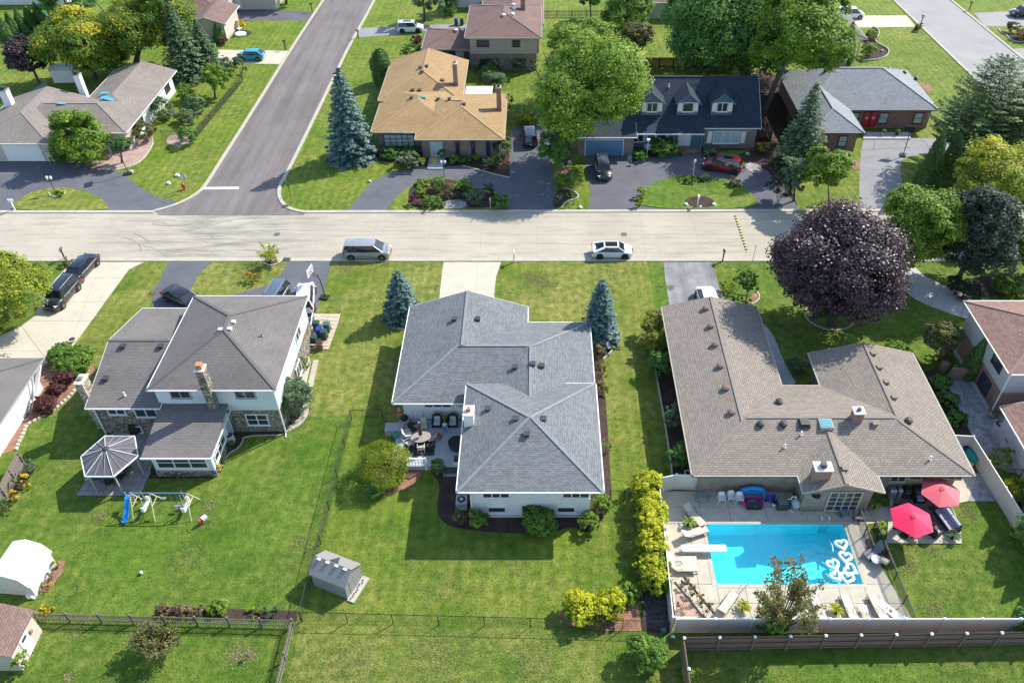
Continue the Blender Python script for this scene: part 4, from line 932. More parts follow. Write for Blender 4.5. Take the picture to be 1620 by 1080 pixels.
# --- houses that only show a corner
h = House('house', 'dark roofed house with white posts at the top edge beside the pale far road', 'house', (46, 133), 'sh_dark', 'sh_dark_cap', 'trim_grey')
h.wing(38, 51.6, 126.7, 140, 3.0, .3, 'y', 'hh', 1.2, 'sid_white'); h.finish()
for x in (48.2, 50.8): mb = MB(); mb.box(x - .12, x + .12, 127.1, 127.34, 0, 2.85); mb.build('porch_post', MT['trim'], h.root)
h = House('house', 'brown roofed house with wide white garage door at the top left', 'house', (-54, 142), 'sh_brown', 'sh_brown_cap')
h.wing(-57.2, -50.6, 133.1, 141.5, 3.0, .33, 'y', 'gg', .5, 'sid_cream', caps='r'); h.wing(-64, -53.0, 138.5, 150, 3.0, .33, 'y', 'hh', .5, 'sid_cream')
h.finish()
wg = MB(); wg.box(-59.2, -46.5, 148.2, 156, 0, 3.2); wg.build('garage_wing', MT['sid_cream'], h.root)
h.door('S', 148.2, -55.2, .1, 5.2, 2.3, MT['white'], 'garage_door', 4, False)
rf = MB(); rf.loft([[(-60, 147.4, 3.2), (-45.8, 147.4, 3.2), (-45.8, 157, 3.2), (-60, 157, 3.2)], [(-56, 152.1, 5.0), (-50, 152.1, 5.0), (-50, 152.3, 5.0), (-56, 152.3, 5.0)]]); rf.build('roof', MT['sh_brown'], h.root)
h = House('house', 'pale sided house with red entrance at the top edge above the brown roofs', 'house', (-10, 154), 'sh_brown', 'sh_brown_cap')
h.wing(-14.8, -2, 148.6, 160, 3.2, .3, 'x', 'hh', .6, 'sid_white'); h.finish()
h.door('S', 149.2, -5.6, .1, 1.6, 2.2, MT['red_door'])
h = House('house', 'beige walled house glimpsed through the trees behind the smoke bush', 'house', (24, 148), 'sh_brown', 'sh_brown_cap')
h.wing(18.5, 32, 143, 154, 3.0, .3, 'x', 'hh', .6, 'sid_cream'); h.finish()
h = House('house', 'slate roofed house corner at the top left corner behind tall arborvitae', 'house', (-100, 158), 'sh_slate', 'sh_slate_cap')
h.wing(-112, -84, 150, 165, 3.0, .35, 'x', 'hh', .6, 'sid_white'); h.finish()

# ================================================================== fences
MT['picket_wood'] = pm('weathered_picket_wood', (.20, .175, .14), .9, var=.25, vs=8.0)
def inst(name, me, parent, loc, rz=0.0): return link_mesh(name, me, parent, loc, (0, 0, rz))
def runs(P, bay):
    """posts spread evenly along a polyline; yields the list of post points and the list of bays"""
    posts = []; bays = []
    for a, b in zip(P[:-1], P[1:]):
        a, b = Vector(a), Vector(b); n = max(1, round((b - a).length / bay))
        pts = [a + (b - a) * (k / n) for k in range(n + 1)]
        bays += list(zip(pts[:-1], pts[1:])); posts += pts if not posts else pts[1:]
    return posts, bays
def vinyl_fence(label, P, h=1.8, bay=2.65, group=None):
    t = thing('vinyl_fence', label, 'fence', (P[0][0], P[0][1], 0), 0, group); o = Vector((P[0][0], P[0][1], 0))
    posts, bays = runs(P, bay)
    m = MB(); m.box(-.065, .065, -.065, .065, 0, h); pme = m.mesh('post', MT['white_vinyl'])
    m = MB(); m.loft([[(-q, -q, z), (q, -q, z), (q, q, z), (-q, q, z)] for q, z in ((.09, h + .002), (.09, h + .05), (.02, h + .10))]); cme = m.mesh('cap', MT['white'])
    for p in posts: q = inst('post', pme, t, (p.x - o.x, p.y - o.y, 0)); inst('cap', cme, q, (0, 0, 0))
    for a, b in bays:
        m = MB(); d = (b - a).normalized() * .066; A, B = a + d, b - d
        m.bar((A.x, A.y, h / 2 + .04), (B.x, B.y, h / 2 + .04), .03, h - .2); m.build('panel', MT['white_vinyl'], t)
        m = MB(); m.bar((A.x, A.y, h - .02), (B.x, B.y, h - .02), .06, .08); m.build('top_rail', MT['white'], t)
        m = MB(); m.bar((A.x, A.y, .06), (B.x, B.y, .06), .05, .12); m.build('bottom_rail', MT['white_vinyl'], t)
    return t
vinyl_fence('beige vinyl privacy fence with white post caps along the west side of the pool deck', [(9.15, 28.85), (9.5, 40.6)])
vinyl_fence('short vinyl fence return with two panels closing the gap to the tan house', [(9.6, 40.7), (10.95, 41.05), (12.6, 40.95)], 1.8, 1.7)
vinyl_fence('long beige vinyl fence behind the loungers, between the pool yard and the brown fence', [(9.4, 28.72), (40.2, 28.72)])
vinyl_fence('tall beige vinyl fence running beside the umbrellas along the east boundary', [(33.9, 45.2), (35.85, 45.05), (36.45, 37.1), (37.05, 28.9)])

def board_fence(label, P, h=1.7, bay=2.3):
    t = thing('board_fence', label, 'fence', (P[0][0], P[0][1], 0)); o = Vector((P[0][0], P[0][1], 0)); posts, bays = runs(P, bay)
    m = MB(); m.box(-.06, .06, -.06, .06, 0, h + .06); pme = m.mesh('post', MT['wood_brown'])
    m = MB(); m.loft([[(-q, -q, z), (q, -q, z), (q, q, z), (-q, q, z)] for q, z in ((.095, h + .062), (.095, h + .10), (.02, h + .16))]); cme = m.mesh('cap', MT['white'])
    m = MB(); m.box(-.068, .068, -.011, .011, .03, h - .02); m.loft([[(-.068, -.011, h - .019), (.068, -.011, h - .019), (.068, .011, h - .019), (-.068, .011, h - .019)], [(-.03, -.011, h + .03), (.03, -.011, h + .03), (.03, .011, h + .03), (-.03, .011, h + .03)]]); bme = m.mesh('board', MT['wood_brown'])
    for p in posts: q = inst('post', pme, t, (p.x - o.x, p.y - o.y, 0)); inst('cap', cme, q, (0, 0, 0))
    for a, b in bays:
        d = b - a; n = int(d.length / .146); rz = math.atan2(d.y, d.x); nn = Vector((-d.y, d.x)).normalized() * .075
        for k in range(n): p = a + d * ((k + .5) / n) + nn; inst('board', bme, t, (p.x - o.x, p.y - o.y, random.uniform(-.012, .012)), rz)
        dd = d.normalized() * .062
        for z in (.25, .9, h - .18): m = MB(); m.bar((a.x + dd.x, a.y + dd.y, z), (b.x - dd.x, b.y - dd.y, z), .05, .09); m.build('rail', MT['wood_brown'], t)
board_fence('brown stockade fence with white post caps along the bottom right lawn', [(9.7, 21.0), (9.7, 27.35), (35.5, 27.8)])

def picket_fence(label, P, h=1.1, bay=2.35, step=.165, mat='picket_wood', top=True):
    t = thing('picket_fence', label, 'fence', (P[0][0], P[0][1], 0)); o = Vector((P[0][0], P[0][1], 0)); posts, bays = runs(P, bay)
    m = MB(); m.box(-.05, .05, -.05, .05, 0, h + .05); pme = m.mesh('post', MT[mat])
    m = MB(); m.loft([[(-w, -.01, z), (w, -.01, z), (w, .01, z), (-w, .01, z)] for w, z in ((.034, .05), (.034, h - .06), (.008, h))]); kme = m.mesh('picket', MT[mat])
    for p in posts: inst('post', pme, t, (p.x - o.x, p.y - o.y, 0))
    for a, b in bays:
        d = b - a; n = int(d.length / step); rz = math.atan2(d.y, d.x); nn = Vector((-d.y, d.x)).normalized() * -.05
        for k in range(n): p = a + d * ((k + .5) / n) + nn; inst('picket', kme, t, (p.x - o.x, p.y - o.y, random.uniform(-.015, .015)), rz)
        for z in (.3, h - .25): m = MB(); m.bar((a.x, a.y, z), (b.x, b.y, z), .04, .08); m.build('rail', MT[mat], t)
picket_fence('weathered wooden picket fence with pointed pickets turning a corner beside the grey shed', [(-34.6, 29.6), (-16.75, 29.1), (-16.7, 19.5)])
MT['black_board'] = pm('black_stained_board', (.035, .030, .028), .8)
def board_side(label, P, h, mat, step=.16):
    t = thing('plank_fence', label, 'fence', (P[0][0], P[0][1], 0)); o = Vector((P[0][0], P[0][1], 0)); posts, bays = runs(P, 2.3)
    m = MB(); m.box(-.072, .072, -.012, .012, .03, h); kme = m.mesh('plank', MT[mat]); m = MB(); m.box(-.05, .05, -.05, .05, 0, h - .1); pme = m.mesh('post', MT[mat])
    for p in posts: inst('post', pme, t, (p.x - o.x, p.y - o.y, 0))
    for a, b in bays:
        d = b - a; n = int(d.length / step); rz = math.atan2(d.y, d.x); nn = Vector((-d.y, d.x)).normalized() * -.07
        for k in range(n): p = a + d * ((k + .5) / n) + nn; inst('plank', kme, t, (p.x - o.x, p.y - o.y, random.uniform(-.02, .02)), rz)
        for z in (.35, h - .35): m = MB(); m.bar((a.x, a.y, z), (b.x, b.y, z), .05, .08); m.build('rail', MT[mat], t)
board_side('weathered grey plank fence at the left edge beside yellow flower clumps', [G(28, 716, 1.5), G(0, 770, 1.5), G(-60, 850, 1.5)], 1.6, 'wood_grey')
board_side('dark plank fence behind the slate blue cottage under the huge tree', [G(1000, 93, 1.6), G(1110, 93, 1.6), G(1160, 97, 1.6)], 1.8, 'black_board', .16)
picket_fence('brown rail fence across the far lawn at the top', [G(858, 16, 1.2), G(975, 16, 1.2)], 1.2, 2.6, .24, 'wood_brown')
board_side('black painted fence panel beside the blue cottage', [G(1196, 206, 1.6), G(1222, 207, 1.6), G(1202, 168, 1.6)], 1.6, 'black', .3)

def chain_fence(label, P, h=1.2, bay=2.9, post='galv', wire=.006, pitch=.16, name='chain_link_fence'):
    t = thing(name, label, 'fence', (P[0][0], P[0][1], 0)); o = Vector((P[0][0], P[0][1], 0)); posts, bays = runs(P, bay)
    m = MB(); m.cyl((0, 0), .03, 0, h + .04, 6); pme = m.mesh('post', MT[post])
    for p in posts: inst('post', pme, t, (p.x - o.x, p.y - o.y, 0))
    w = MB()
    for a, b in bays:
        m = MB(); m.tube([(a.x, a.y, h), (b.x, b.y, h)], .022, 5); m.build('top_rail', MT[post], t)
        d = b - a; L = d.length; n = int(L / pitch); e = d.normalized()
        for k in range(-int(h / pitch), n):
            for s_ in (0, 1):
                u0, u1 = (k * pitch, k * pitch + h); z0, z1 = (0.03, h)
                if u0 < 0: z0 = .03 - u0; u0 = 0
                if u1 > L: z1 = h - (u1 - L); u1 = L
                if u1 <= u0: continue
                if s_: z0, z1 = h + .03 - z0, h + .03 - z1
                p0, p1 = a + e * u0, a + e * u1; q = Vector((-e.y, e.x)) * wire / 2
                w.poly([(p0.x - q.x, p0.y - q.y, z0 - wire / 2), (p1.x - q.x, p1.y - q.y, z1 - wire / 2), (p1.x + q.x, p1.y + q.y, z1 + wire / 2), (p0.x + q.x, p0.y + q.y, z0 + wire / 2)])
    tag(w.build('wire_mesh', MT[post], t), kind='stuff')
    return t
chain_fence('black chain link fence between the swing set lawn and the grey roofed house', [(-16.35, 29.5), (-16.12, 48.55), (-13.45, 48.75)], 1.2, 3.1, 'black')
chain_fence('black chain link fence crossing the lawn behind the yellow shrub', [(-16.3, 29.55), (9.0, 28.85)], 1.2, 3.0, 'black')
chain_fence('short black gate fence between the grey house and the yellow hedge', [(5.75, 40.05), (7.9, 39.95)], 1.1, 1.1, 'black')
chain_fence('black chain link fence beside the side road, left corner lot', [G(253, 207, 1.1), G(308, 205, 1.1), G(382, 118, 1.1)], 1.1, 2.6, 'black', .02)
chain_fence('grey chain link fence behind the left corner house', [G(-20, 195, 1.2), G(72, 128, 1.2)], 1.2, 3, 'galv', .02)
chain_fence('low chain link fence beside the yellow shrub on the right edge', [G(1570, 740, 1.1), G(1620, 742, 1.1), G(1660, 743, 1.1)], 1.1, 2.4, 'black')
def bar_fence(label, P, h=1.2, step=.11, bay=2.2):
    t = thing('pool_fence', label, 'fence', (P[0][0], P[0][1], 0)); o = Vector((P[0][0], P[0][1], 0)); posts, bays = runs(P, bay)
    m = MB(); m.box(-.03, .03, -.03, .03, 0, h + .06); pme = m.mesh('post', MT['black']); m = MB(); m.box(-.013, .013, -.013, .013, .08, h - .03); kme = m.mesh('picket', MT['black'])
    for p in posts: inst('post', pme, t, (p.x - o.x, p.y - o.y, .05))
    for a, b in bays:
        d = b - a; n = int(d.length / step)
        for k in range(1, n): p = a + d * (k / n); inst('picket', kme, t, (p.x - o.x, p.y - o.y, .05))
        for z in (.12, h - .12, h + .02): m = MB(); m.bar((a.x, a.y, z), (b.x, b.y, z), .035, .035); m.build('rail', MT['black'], t)
bar_fence('black metal picket fence running from the patio corner to the back vinyl fence', [(25.55, 37.1), (25.65, 34.5), (25.8, 29.0)])
bar_fence('short black metal picket fence beside the pool corner pots', [(24.7, 38.2), (24.72, 34.9)])

# ================================================================== sheds, gazebo, swing set
MT['shed_grey'] = siding('grey_resin_wall', (.27, .265, .26), .2, True); MT['shed_roof'] = siding('grey_resin_roof', (.27, .255, .24), .24)
t = thing('garden_shed', 'small grey resin shed with pale ramp standing across the corner of the wire fence', 'shed', (-14.35, 32.65, 0), R(-22.5))
L, Wd, hw, hr = 3.0, 2.15, 1.7, 2.45
m = MB(); m.box(-L / 2 + .1, L / 2 - .1, -Wd / 2 + .12, Wd / 2 - .12, .05, hw)
for a in (-L / 2 + .1, L / 2 - .18): m.loft([[(a + k, -Wd / 2 + .12, hw), (a + k, Wd / 2 - .12, hw), (a + k, 0, hr - .08)] for k in (0, .08)])
me = m.mesh('wall', MT['shed_grey']); link_mesh('wall', me, t)
def local(m, name, mat, par, bevel=0): o = link_mesh(name, m.mesh(name, mat), par); return o
m = MB()
for s_ in (-1, 1):
    q = [(-L / 2, 0, hr), (L / 2, 0, hr), (L / 2, s_ * Wd / 2, hw - .05), (-L / 2, s_ * Wd / 2, hw - .05)]
    if s_ > 0: q = q[::-1]
    q = q[::-1]
    m.loft([[(a, b, c - .06) for a, b, c in q], q])
ro = local(m, 'roof', MT['shed_roof'], t)
for k in range(4): m = MB(); m.obox((-L / 2 + .4 + k * .72, -.12, hr - .03), (.28, .16, .05)); local(m, 'ridge_clip', MT['white'], ro)
m = MB(); m.loft([[(-.35, .1, hr - .03), (.35, .1, hr - .03), (0, .8, hr - .44)], [(-.35, .1, hr - .01), (.35, .1, hr - .01), (0, .8, hr - .42)]]); local(m, 'roof_hatch', MT['darkgrey'], ro)
for s_ in (-.26, .26): m = MB(); m.box(L / 2 - .098, L / 2 - .07, s_ - .25, s_ + .25, .12, 1.6); local(m, 'door', MT['shed_grey'], t)
m = MB(); m.box(L / 2 - .1, L / 2 + .45, -Wd / 2, Wd / 2, 0, .12); local(m, 'ramp', MT['kerb'], t)
rr = random.Random(3); m = MB()
for k in range(9): m.ball((L / 2 + .12 + rr.uniform(-.05, .1), -Wd / 2 + .2 + k * .2, .16), (.06, .08, .05), 6, 0, 3)
o = local(m, 'pebble', MT['darkgrey'], t); o['kind'] = 'stuff'

Rn, Rs = Vector(G(37, 857, 2.6)), Vector(G(3, 907, 2.6)); ax = Rn - Rs; Ls = ax.length + .4
t = thing('garden_shed', 'white barn roofed shed at the left edge with a dark tyre leaning on it', 'shed', ((Rn.x + Rs.x) / 2, (Rn.y + Rs.y) / 2, 0), math.atan2(ax.y, ax.x))
prof = [(-1.55, 1.35), (-1.1, 2.2), (0, 2.62), (1.1, 2.2), (1.55, 1.35)]
m = MB()
for (y0, z0), (y1, z1) in zip(prof[:-1], prof[1:]):
    m.loft([[(-Ls / 2, y0, z0), (Ls / 2, y0, z0), (Ls / 2, y1, z1), (-Ls / 2, y1, z1)], [(-Ls / 2, y0, z0 + .05), (Ls / 2, y0, z0 + .05), (Ls / 2, y1, z1 + .05), (-Ls / 2, y1, z1 + .05)]])
local(m, 'roof', MT['white'], t)
m = MB(); m.loft([[(a, y, z) for y, z in [(-1.45, 0)] + [(y * .94, z - .03) for y, z in prof] + [(1.45, 0)]] for a in (-Ls / 2 + .15, Ls / 2 - .15)]); local(m, 'wall', pm('white_shed_wall', (.60, .59, .58), .6), t)
m = MB(); m.lathe((0, 0, 0), [(.30, -.12), (.36, -.16), (.55, -.15), (.62, -.06), (.62, .06), (.55, .15), (.36, .16), (.30, .12)], 20)
T = thing('tyre', 'large black tyre leaning on the front of the white shed', 'tyre', (*G(28, 928), .3), R(-60)); o = local(m, 'tread', MT['rubber'], T); o.rotation_euler = (R(68), 0, 0); o.location = (0, 0, .25)
m = MB(); m.lathe((0, 0, 0), [(.20, -.04), (.30, -.05), (.30, .05), (.20, .04)], 16); q = local(m, 'rim', MT['darkgrey'], o)

t = thing('garden_shed', 'tan shed with brown roof and white door at the bottom left corner', 'shed', (-36, 27.3, 0))
m = MB(); m.loft([[(-34.0, y, 0), (-34.0, y, 2.35), (-36.2, y, 3.3), (-38.4, y, 2.35), (-38.4, y, 0)] for y in (26.0, 28.85)]); m.build('wall', MT['sid_cream'], t)
m = MB()
for x0, x1 in ((-33.75, -36.2), (-38.65, -36.2)):
    q = [(x0, 25.75, 2.28), (x0, 29.1, 2.28), (x1, 29.1, 3.36), (x1, 25.75, 3.36)]
    if x0 < x1: q = q[::-1]
    m.loft([[(a, b, c - .08) for a, b, c in q], q])
m.build('roof', MT['sh_brown'], t)
m = MB(); m.box(-33.995, -33.95, 26.95, 27.85, .1, 1.95); d = m.build('door', MT['white'], t); m = MB(); m.box(-33.948, -33.93, 27.15, 27.65, 1.45, 1.7); m.build('pane', MT['glass'], d)
m = MB(); m.ball((-33.9, 28.1, 1.3), (.08, .16, .2), 8); m.build('wreath', MT['terracotta'], t)

gc = (-33.98, 42.5)
t = thing('gazebo', 'six sided gazebo with dark panels and white ribs on the left patio', 'gazebo', (gc[0], gc[1], 0))
hexp = [(-35.17, 44.6), (-32.75, 44.6), (-31.70, 42.5), (-32.84, 40.42), (-35.05, 40.42), (-36.2, 42.42)][::-1]
ap = (gc[0], gc[1], 3.2); MT['gaz'] = pm('gazebo_panel', (.105, .10, .115), .75, var=.2, vs=1.5)
for i in range(6):
    a, b = hexp[i], hexp[(i + 1) % 6]
    for k in range(3):
        pa = [a[j] + (b[j] - a[j]) * k / 3 for j in (0, 1)]; pb = [a[j] + (b[j] - a[j]) * (k + 1) / 3 for j in (0, 1)]
        q = [(pa[0], pa[1], 2.32), (pb[0], pb[1], 2.32), ap]; m = MB(); m.loft([[(x, y, z - .03) for x, y, z in q], q]); m.build('panel', MT['gaz'], t)
        m = MB(); m.bar((pa[0], pa[1], 2.36), (ap[0] + (pa[0] - ap[0]) * .06, ap[1] + (pa[1] - ap[1]) * .06, 3.2), .038 if k == 0 else .026, .04); m.build('rib', MT['trim_grey'] if k else MT['white'], t)
    m = MB(); m.bar((a[0], a[1], 2.30), (b[0], b[1], 2.30), .07, .12); m.build('eave_beam', MT['white'], t)
    m = MB(); p_ = (gc[0] + (a[0] - gc[0]) * .9, gc[1] + (a[1] - gc[1]) * .9); m.box(p_[0] - .05, p_[0] + .05, p_[1] - .05, p_[1] + .05, 0, 2.3); m.build('post', MT['trim_grey'], t)
m = MB(); m.lathe((gc[0], gc[1], 3.18), [(.3, 0), (.22, .1), (.05, .16)], 8); m.build('finial', MT['darkgrey'], t)

MT['play_blue'] = pm('blue_play_metal', (.15, .22, .34), .4); MT['play_cream'] = pm('cream_play_metal', (.66, .62, .42), .4); MT['slide_blue'] = pm('blue_slide_plastic', (.02, .22, .55), .35, var=.05)
t = thing('swing_set', 'metal swing set with blue slide, cream legs and hanging seats on the left lawn', 'swing set', (-29, 38.9, 0))
yb = 38.96; zb = 2.15
m = MB(); m.tube([(-31.15, yb, zb), (-26.7, yb, zb)], .045, 8); m.build('top_bar', MT['play_blue'], t)
for x in (-31.1, -29.6, -26.8):
    for s_ in (-1, 1): m = MB(); m.tube([(x, yb, zb - .02), (x + (.15 if x > -31 else -.02), yb + s_ * 1.05, 0)], .04, 7); m.build('leg', MT['play_cream'], t)
    m = MB(); m.tube([(x + .06, yb - .5, 1.1), (x + .06, yb + .5, 1.1)], .025, 6); m.build('cross_bar', MT['play_cream'], t)
def swing(x, w, zs, mat, name):
    m = MB(); m.box(x - w / 2, x + w / 2, yb - .1, yb + .1, zs, zs + .05); o = m.build(name, MT[mat], t)
    for s_ in (-1, 1): m = MB(); m.tube([(x + s_ * w / 2, yb, zs + .04), (x + s_ * w / 2, yb, zb - .04)], .012, 4); m.build('chain', MT['galv'], o)
swing(-27.9, .48, .55, 'play_blue', 'swing_seat'); swing(-28.7, .36, 1.5, 'galv', 'trapeze_bar')
for x, zz in ((-30.35, .55), (-27.25, .5)):
    m = MB(); m.box(x - .14, x + .14, yb - .55, yb + .55, zz, zz + .06); m.box(x - .12, x + .12, yb - .6, yb - .5, zz, zz + .5); m.box(x - .12, x + .12, yb + .5, yb + .6, zz, zz + .5)
    for s_ in (-.3, .3): m.tube([(x, yb + s_, zz), (x, yb + s_ * .6, zb - .03)], .018, 5)
    m.build('glider', MT['white'], t)
m = MB(); zs = [(39.55, 1.12), (39.2, 1.10), (38.6, .55), (38.0, .18), (37.65, .15)]
m.loft([[(-31.90, y, z), (-31.50, y, z), (-31.50, y, z + .13), (-31.54, y, z + .13), (-31.54, y, z + .04), (-31.86, y, z + .04), (-31.86, y, z + .13), (-31.90, y, z + .13)] for y, z in zs]); s_ = m.build('slide', MT['slide_blue'], t)
for x in (-31.95, -31.45): m = MB(); m.tube([(x, 39.62, 0), (x, 39.56, 1.5)], .025, 6); m.build('ladder_rail', MT['play_cream'], s_)
for k in range(4): m = MB(); m.tube([(-31.95, 39.6, .25 + k * .28), (-31.45, 39.6, .25 + k * .28)], .02, 5); m.build('rung', MT['play_cream'], s_)

# ================================================================== vehicles
MT['car_glass'] = glassm('car_glass', (.016, .024, .030), .04); MT['rimm'] = pm('alloy_rim', (.42, .43, .44), .3, .8, var=0); MT['rim_black'] = pm('black_rim', (.03, .03, .03), .35, var=0)
MT['lampw'] = pm('head_lamp_lens', (.75, .76, .76), .1, var=0); MT['lampr'] = pm('tail_lamp_lens', (.38, .015, .015), .15, var=0); MT['plate'] = pm('number_plate', (.70, .70, .68), .4, var=0)
def paint(name, c, metal=.0, rough=.28): return pm(name, c, rough, metal, var=0, spec=.6, coat=.8)
def car(label, cat, xy, rz, col, kind, L=4.7, Wd=1.82, roofm=None, rails=False, rim='rimm', group=None, extra=None):
    """built nose to +x, then turned; kind sets the side profile"""
    K = {'sedan': dict(h=1.44, belt=.93, hood=.92, ws=(.60, .30), rr=(-.46, -.80), deck=.98, cab=.86),
         'coupe': dict(h=1.40, belt=.92, hood=.88, ws=(.62, .28), rr=(-.40, -.90), deck=.98, cab=.84),
         'suv':   dict(h=1.72, belt=1.05, hood=1.05, ws=(.52, .30), rr=(-.86, -.97), deck=1.08, cab=.90),
         'van':   dict(h=1.74, belt=1.02, hood=1.00, ws=(.70, .34), rr=(-.90, -.985), deck=1.05, cab=.90),
         'hatch': dict(h=1.50, belt=.96, hood=.94, ws=(.60, .28), rr=(-.62, -.94), deck=1.02, cab=.87)}[kind]
    t = thing('parked_car' if kind != 'van' else 'parked_van', label, cat, (0, 0, 0), 0, group); hl = L / 2; hw = Wd / 2
    P = paint('paint_' + label.split()[0], col) if not hasattr(col, 'name') else col
    wsb, wst = K['ws'][0] * hl, K['ws'][1] * hl; rrt, rrb = K['rr'][0] * hl, K['rr'][1] * hl
    st = [(-hl, .80, .34, K['deck'] * .80), (-hl + .10, .93, .24, K['deck'] * .95), (-hl + .42, .985, .20, K['deck']), (rrb if rrb > -hl + .6 else -hl + .8, 1.0, .19, K['deck'] - .01), (-.2 * hl, 1.0, .18, K['belt']), (.2 * hl, 1.0, .18, K['belt']),
          (wsb - .02, 1.0, .18, K['hood'] + .02), (wsb + (hl - wsb) * .55, .98, .20, K['hood'] - .05), (hl - .22, .90, .22, K['hood'] - .20), (hl - .05, .76, .28, K['hood'] - .34), (hl, .62, .36, K['hood'] - .46)]
    rings = []
    for x, w, zl, zt in st:
        w *= hw; rings.append([(x, -w * .9, zl), (x, w * .9, zl), (x, w * .985, zl + .14), (x, w, zl + (zt - zl) * .55), (x, w * .965, zt - .10), (x, w * .86, zt - .015), (x, 0, zt + .03), (x, -w * .86, zt - .015), (x, -w * .965, zt - .10), (x, -w, zl + (zt - zl) * .55), (x, -w * .985, zl + .14)])
    m = MB(); m.loft(rings); b = local(m, 'body', P, t); b.data.polygons.foreach_set('use_smooth', [True] * len(b.data.polygons))
    md = b.modifiers.new('split', 'EDGE_SPLIT'); md.split_angle = R(38)
    zb, zt = K['belt'] - .06, K['h'] - .07; cb, ct = hw * .93, hw * K['cab'] * .80
    xs = [(rrb, zb + .06), (rrt, zt - .01), (wst, zt), (wsb, zb + .04)]
    lo = [(rrb, -cb, K['deck'] - .06), (rrb, cb, K['deck'] - .06), (wsb, cb * .96, K['hood'] - .03), (wsb, -cb * .96, K['hood'] - .03)]
    up = [(rrt, -ct, zt), (rrt, ct, zt), (wst, ct, zt), (wst, -ct, zt)]
    m = MB(); m.loft([lo, up]); g = local(m, 'window', MT['car_glass'], t)
    r = MB(); q0 = [(rrt - .05, -ct * .98), (rrt - .08, 0), (rrt - .05, ct * .98), ((rrt + wst) / 2, ct * 1.02), (wst + .02, ct * .97), (wst + .08, 0), (wst + .02, -ct * .97), ((rrt + wst) / 2, -ct * 1.02)]
    r.loft([[(x, y, zt - .02) for x, y in q0], [(x, y, zt + .03) for x, y in q0], [((x - (rrt + wst) / 2) * .9 + (rrt + wst) / 2, y * .82, zt + .065) for x, y in q0]]); ro = local(r, 'roof', roofm or P, t); ro.data.polygons.foreach_set('use_smooth', [True] * len(ro.data.polygons)); md = ro.modifiers.new('split', 'EDGE_SPLIT'); md.split_angle = R(50)
    lerp = lambda a, c, f: tuple(a[i] + (c[i] - a[i]) * f for i in range(3))
    for sy in (-1, 1):
        pl = MB(); a0, a1 = lo[2] if sy > 0 else lo[3], up[2] if sy > 0 else up[3]; pl.bar(a0, a1, .07, .07); local(pl, 'pillar', P, t)
        pl = MB(); c0, c1 = lo[1] if sy > 0 else lo[0], up[1] if sy > 0 else up[0]; pl.bar(c0, c1, .14 if kind != 'coupe' else .30, .09); local(pl, 'pillar', P, t)
        for f in ((.55,) if kind in ('sedan', 'coupe', 'hatch') else (.58, .28)):
            pl = MB(); pl.bar(lerp(c0, a0, f), lerp(c1, a1, f), .06, .05); local(pl, 'pillar', MT['black'] if kind != 'sedan' else P, t)
        mr = MB(); mr.ball((wsb - .18, sy * (hw + .09), K['belt'] + .03), (.08, .13, .08), 8, 0, 5); local(mr, 'mirror', P, t)
        hlm = MB(); hlm.obox((hl - .27, sy * hw * .68, K['hood'] - .275), (.34, .30, .13), sy * -.45); local(hlm, 'headlight', MT['lampw'], t)
        tl = MB(); tl.obox((-hl + .07, sy * hw * .80, K['deck'] - .17), (.14, .26, .20 if kind not in ('suv', 'van') else .32), 0); local(tl, 'tail_light', MT['lampr'], t)
        for xw in (hl - .92, -hl + .86):
            r_ = .335 if kind not in ('suv',) else .37
            w_ = MB(); w_.lathe((0, 0, 0), [(r_ + .075, -.01), (r_ + .075, .035), (.05, .036)], 18); wa = local(w_, 'wheel_arch', MT['black'], t); wa.location = (xw, sy * (hw * .985), r_ + .01); wa.rotation_euler = (R(-90 * sy), 0, 0)
            wm_ = MB(); wm_.lathe((0, 0, 0), [(r_ * .62, -.12), (r_ * .95, -.12), (r_, -.08), (r_, .05), (r_ * .95, .085), (r_ * .62, .08)], 18); wh = local(wm_, 'wheel', MT['rubber'], t); wh.location = (xw, sy * (hw - .02), r_); wh.rotation_euler = (R(-90 * sy), 0, 0)
            rm = MB(); rm.lathe((0, 0, 0), [(.04, .075), (r_ * .64, .07), (r_ * .64, .05)], 14)
            for k in range(5):
                a = k * 1.2566; rm.obox((r_ * .34 * math.cos(a), r_ * .34 * math.sin(a), .088), (r_ * .55, .055, .02), a)
            local(rm, 'rim', MT[rim], wh)
        hd = MB(); hd.box(-.05, .12, sy * hw - .012 if sy > 0 else -hw - .012, sy * hw + .012 if sy > 0 else -hw + .012, K['belt'] - .17, K['belt'] - .14); local(hd, 'door_handle', MT['chrome'] if kind != 'coupe' else P, t)
        if rails: ra = MB(); ra.tube([(rrt + .15, sy * ct * .86, zt + .06), (rrt + .25, sy * ct * .86, zt + .12), (wst - .2, sy * ct * .86, zt + .12), (wst - .1, sy * ct * .86, zt + .05)], .025, 5); local(ra, 'roof_rail', MT['grey'], t)
    gr = MB(); gr.box(hl - .035, hl + .012, -hw * .40, hw * .40, .50, .62); local(gr, 'grille', MT['black'], t)
    pl = MB(); pl.box(-hl - .012, -hl + .02, -.16, .16, .55, .67); local(pl, 'number_plate', MT['plate'], t)
    wl = MB(); wl.bar((wsb - .03, -hw * .45, K['hood'] + .035), (wsb - .03, hw * .1, K['hood'] + .035), .02); local(wl, 'wiper', MT['black'], t)
    if extra: extra(t, K, hl, hw, zt, rrt, wst, ct)
    return place(t, xy, rz, .026)
def hdg(a, b): A, B = G(*a), G(*b); return math.atan2(B[1] - A[1], B[0] - A[0])
SLV = paint('silver_paint', (.42, .43, .43), .5, .3); WHT = paint('white_paint_car', (.72, .73, .73)); BLK = paint('black_paint', (.012, .013, .016)); NVY = paint('midnight_paint', (.012, .016, .028))
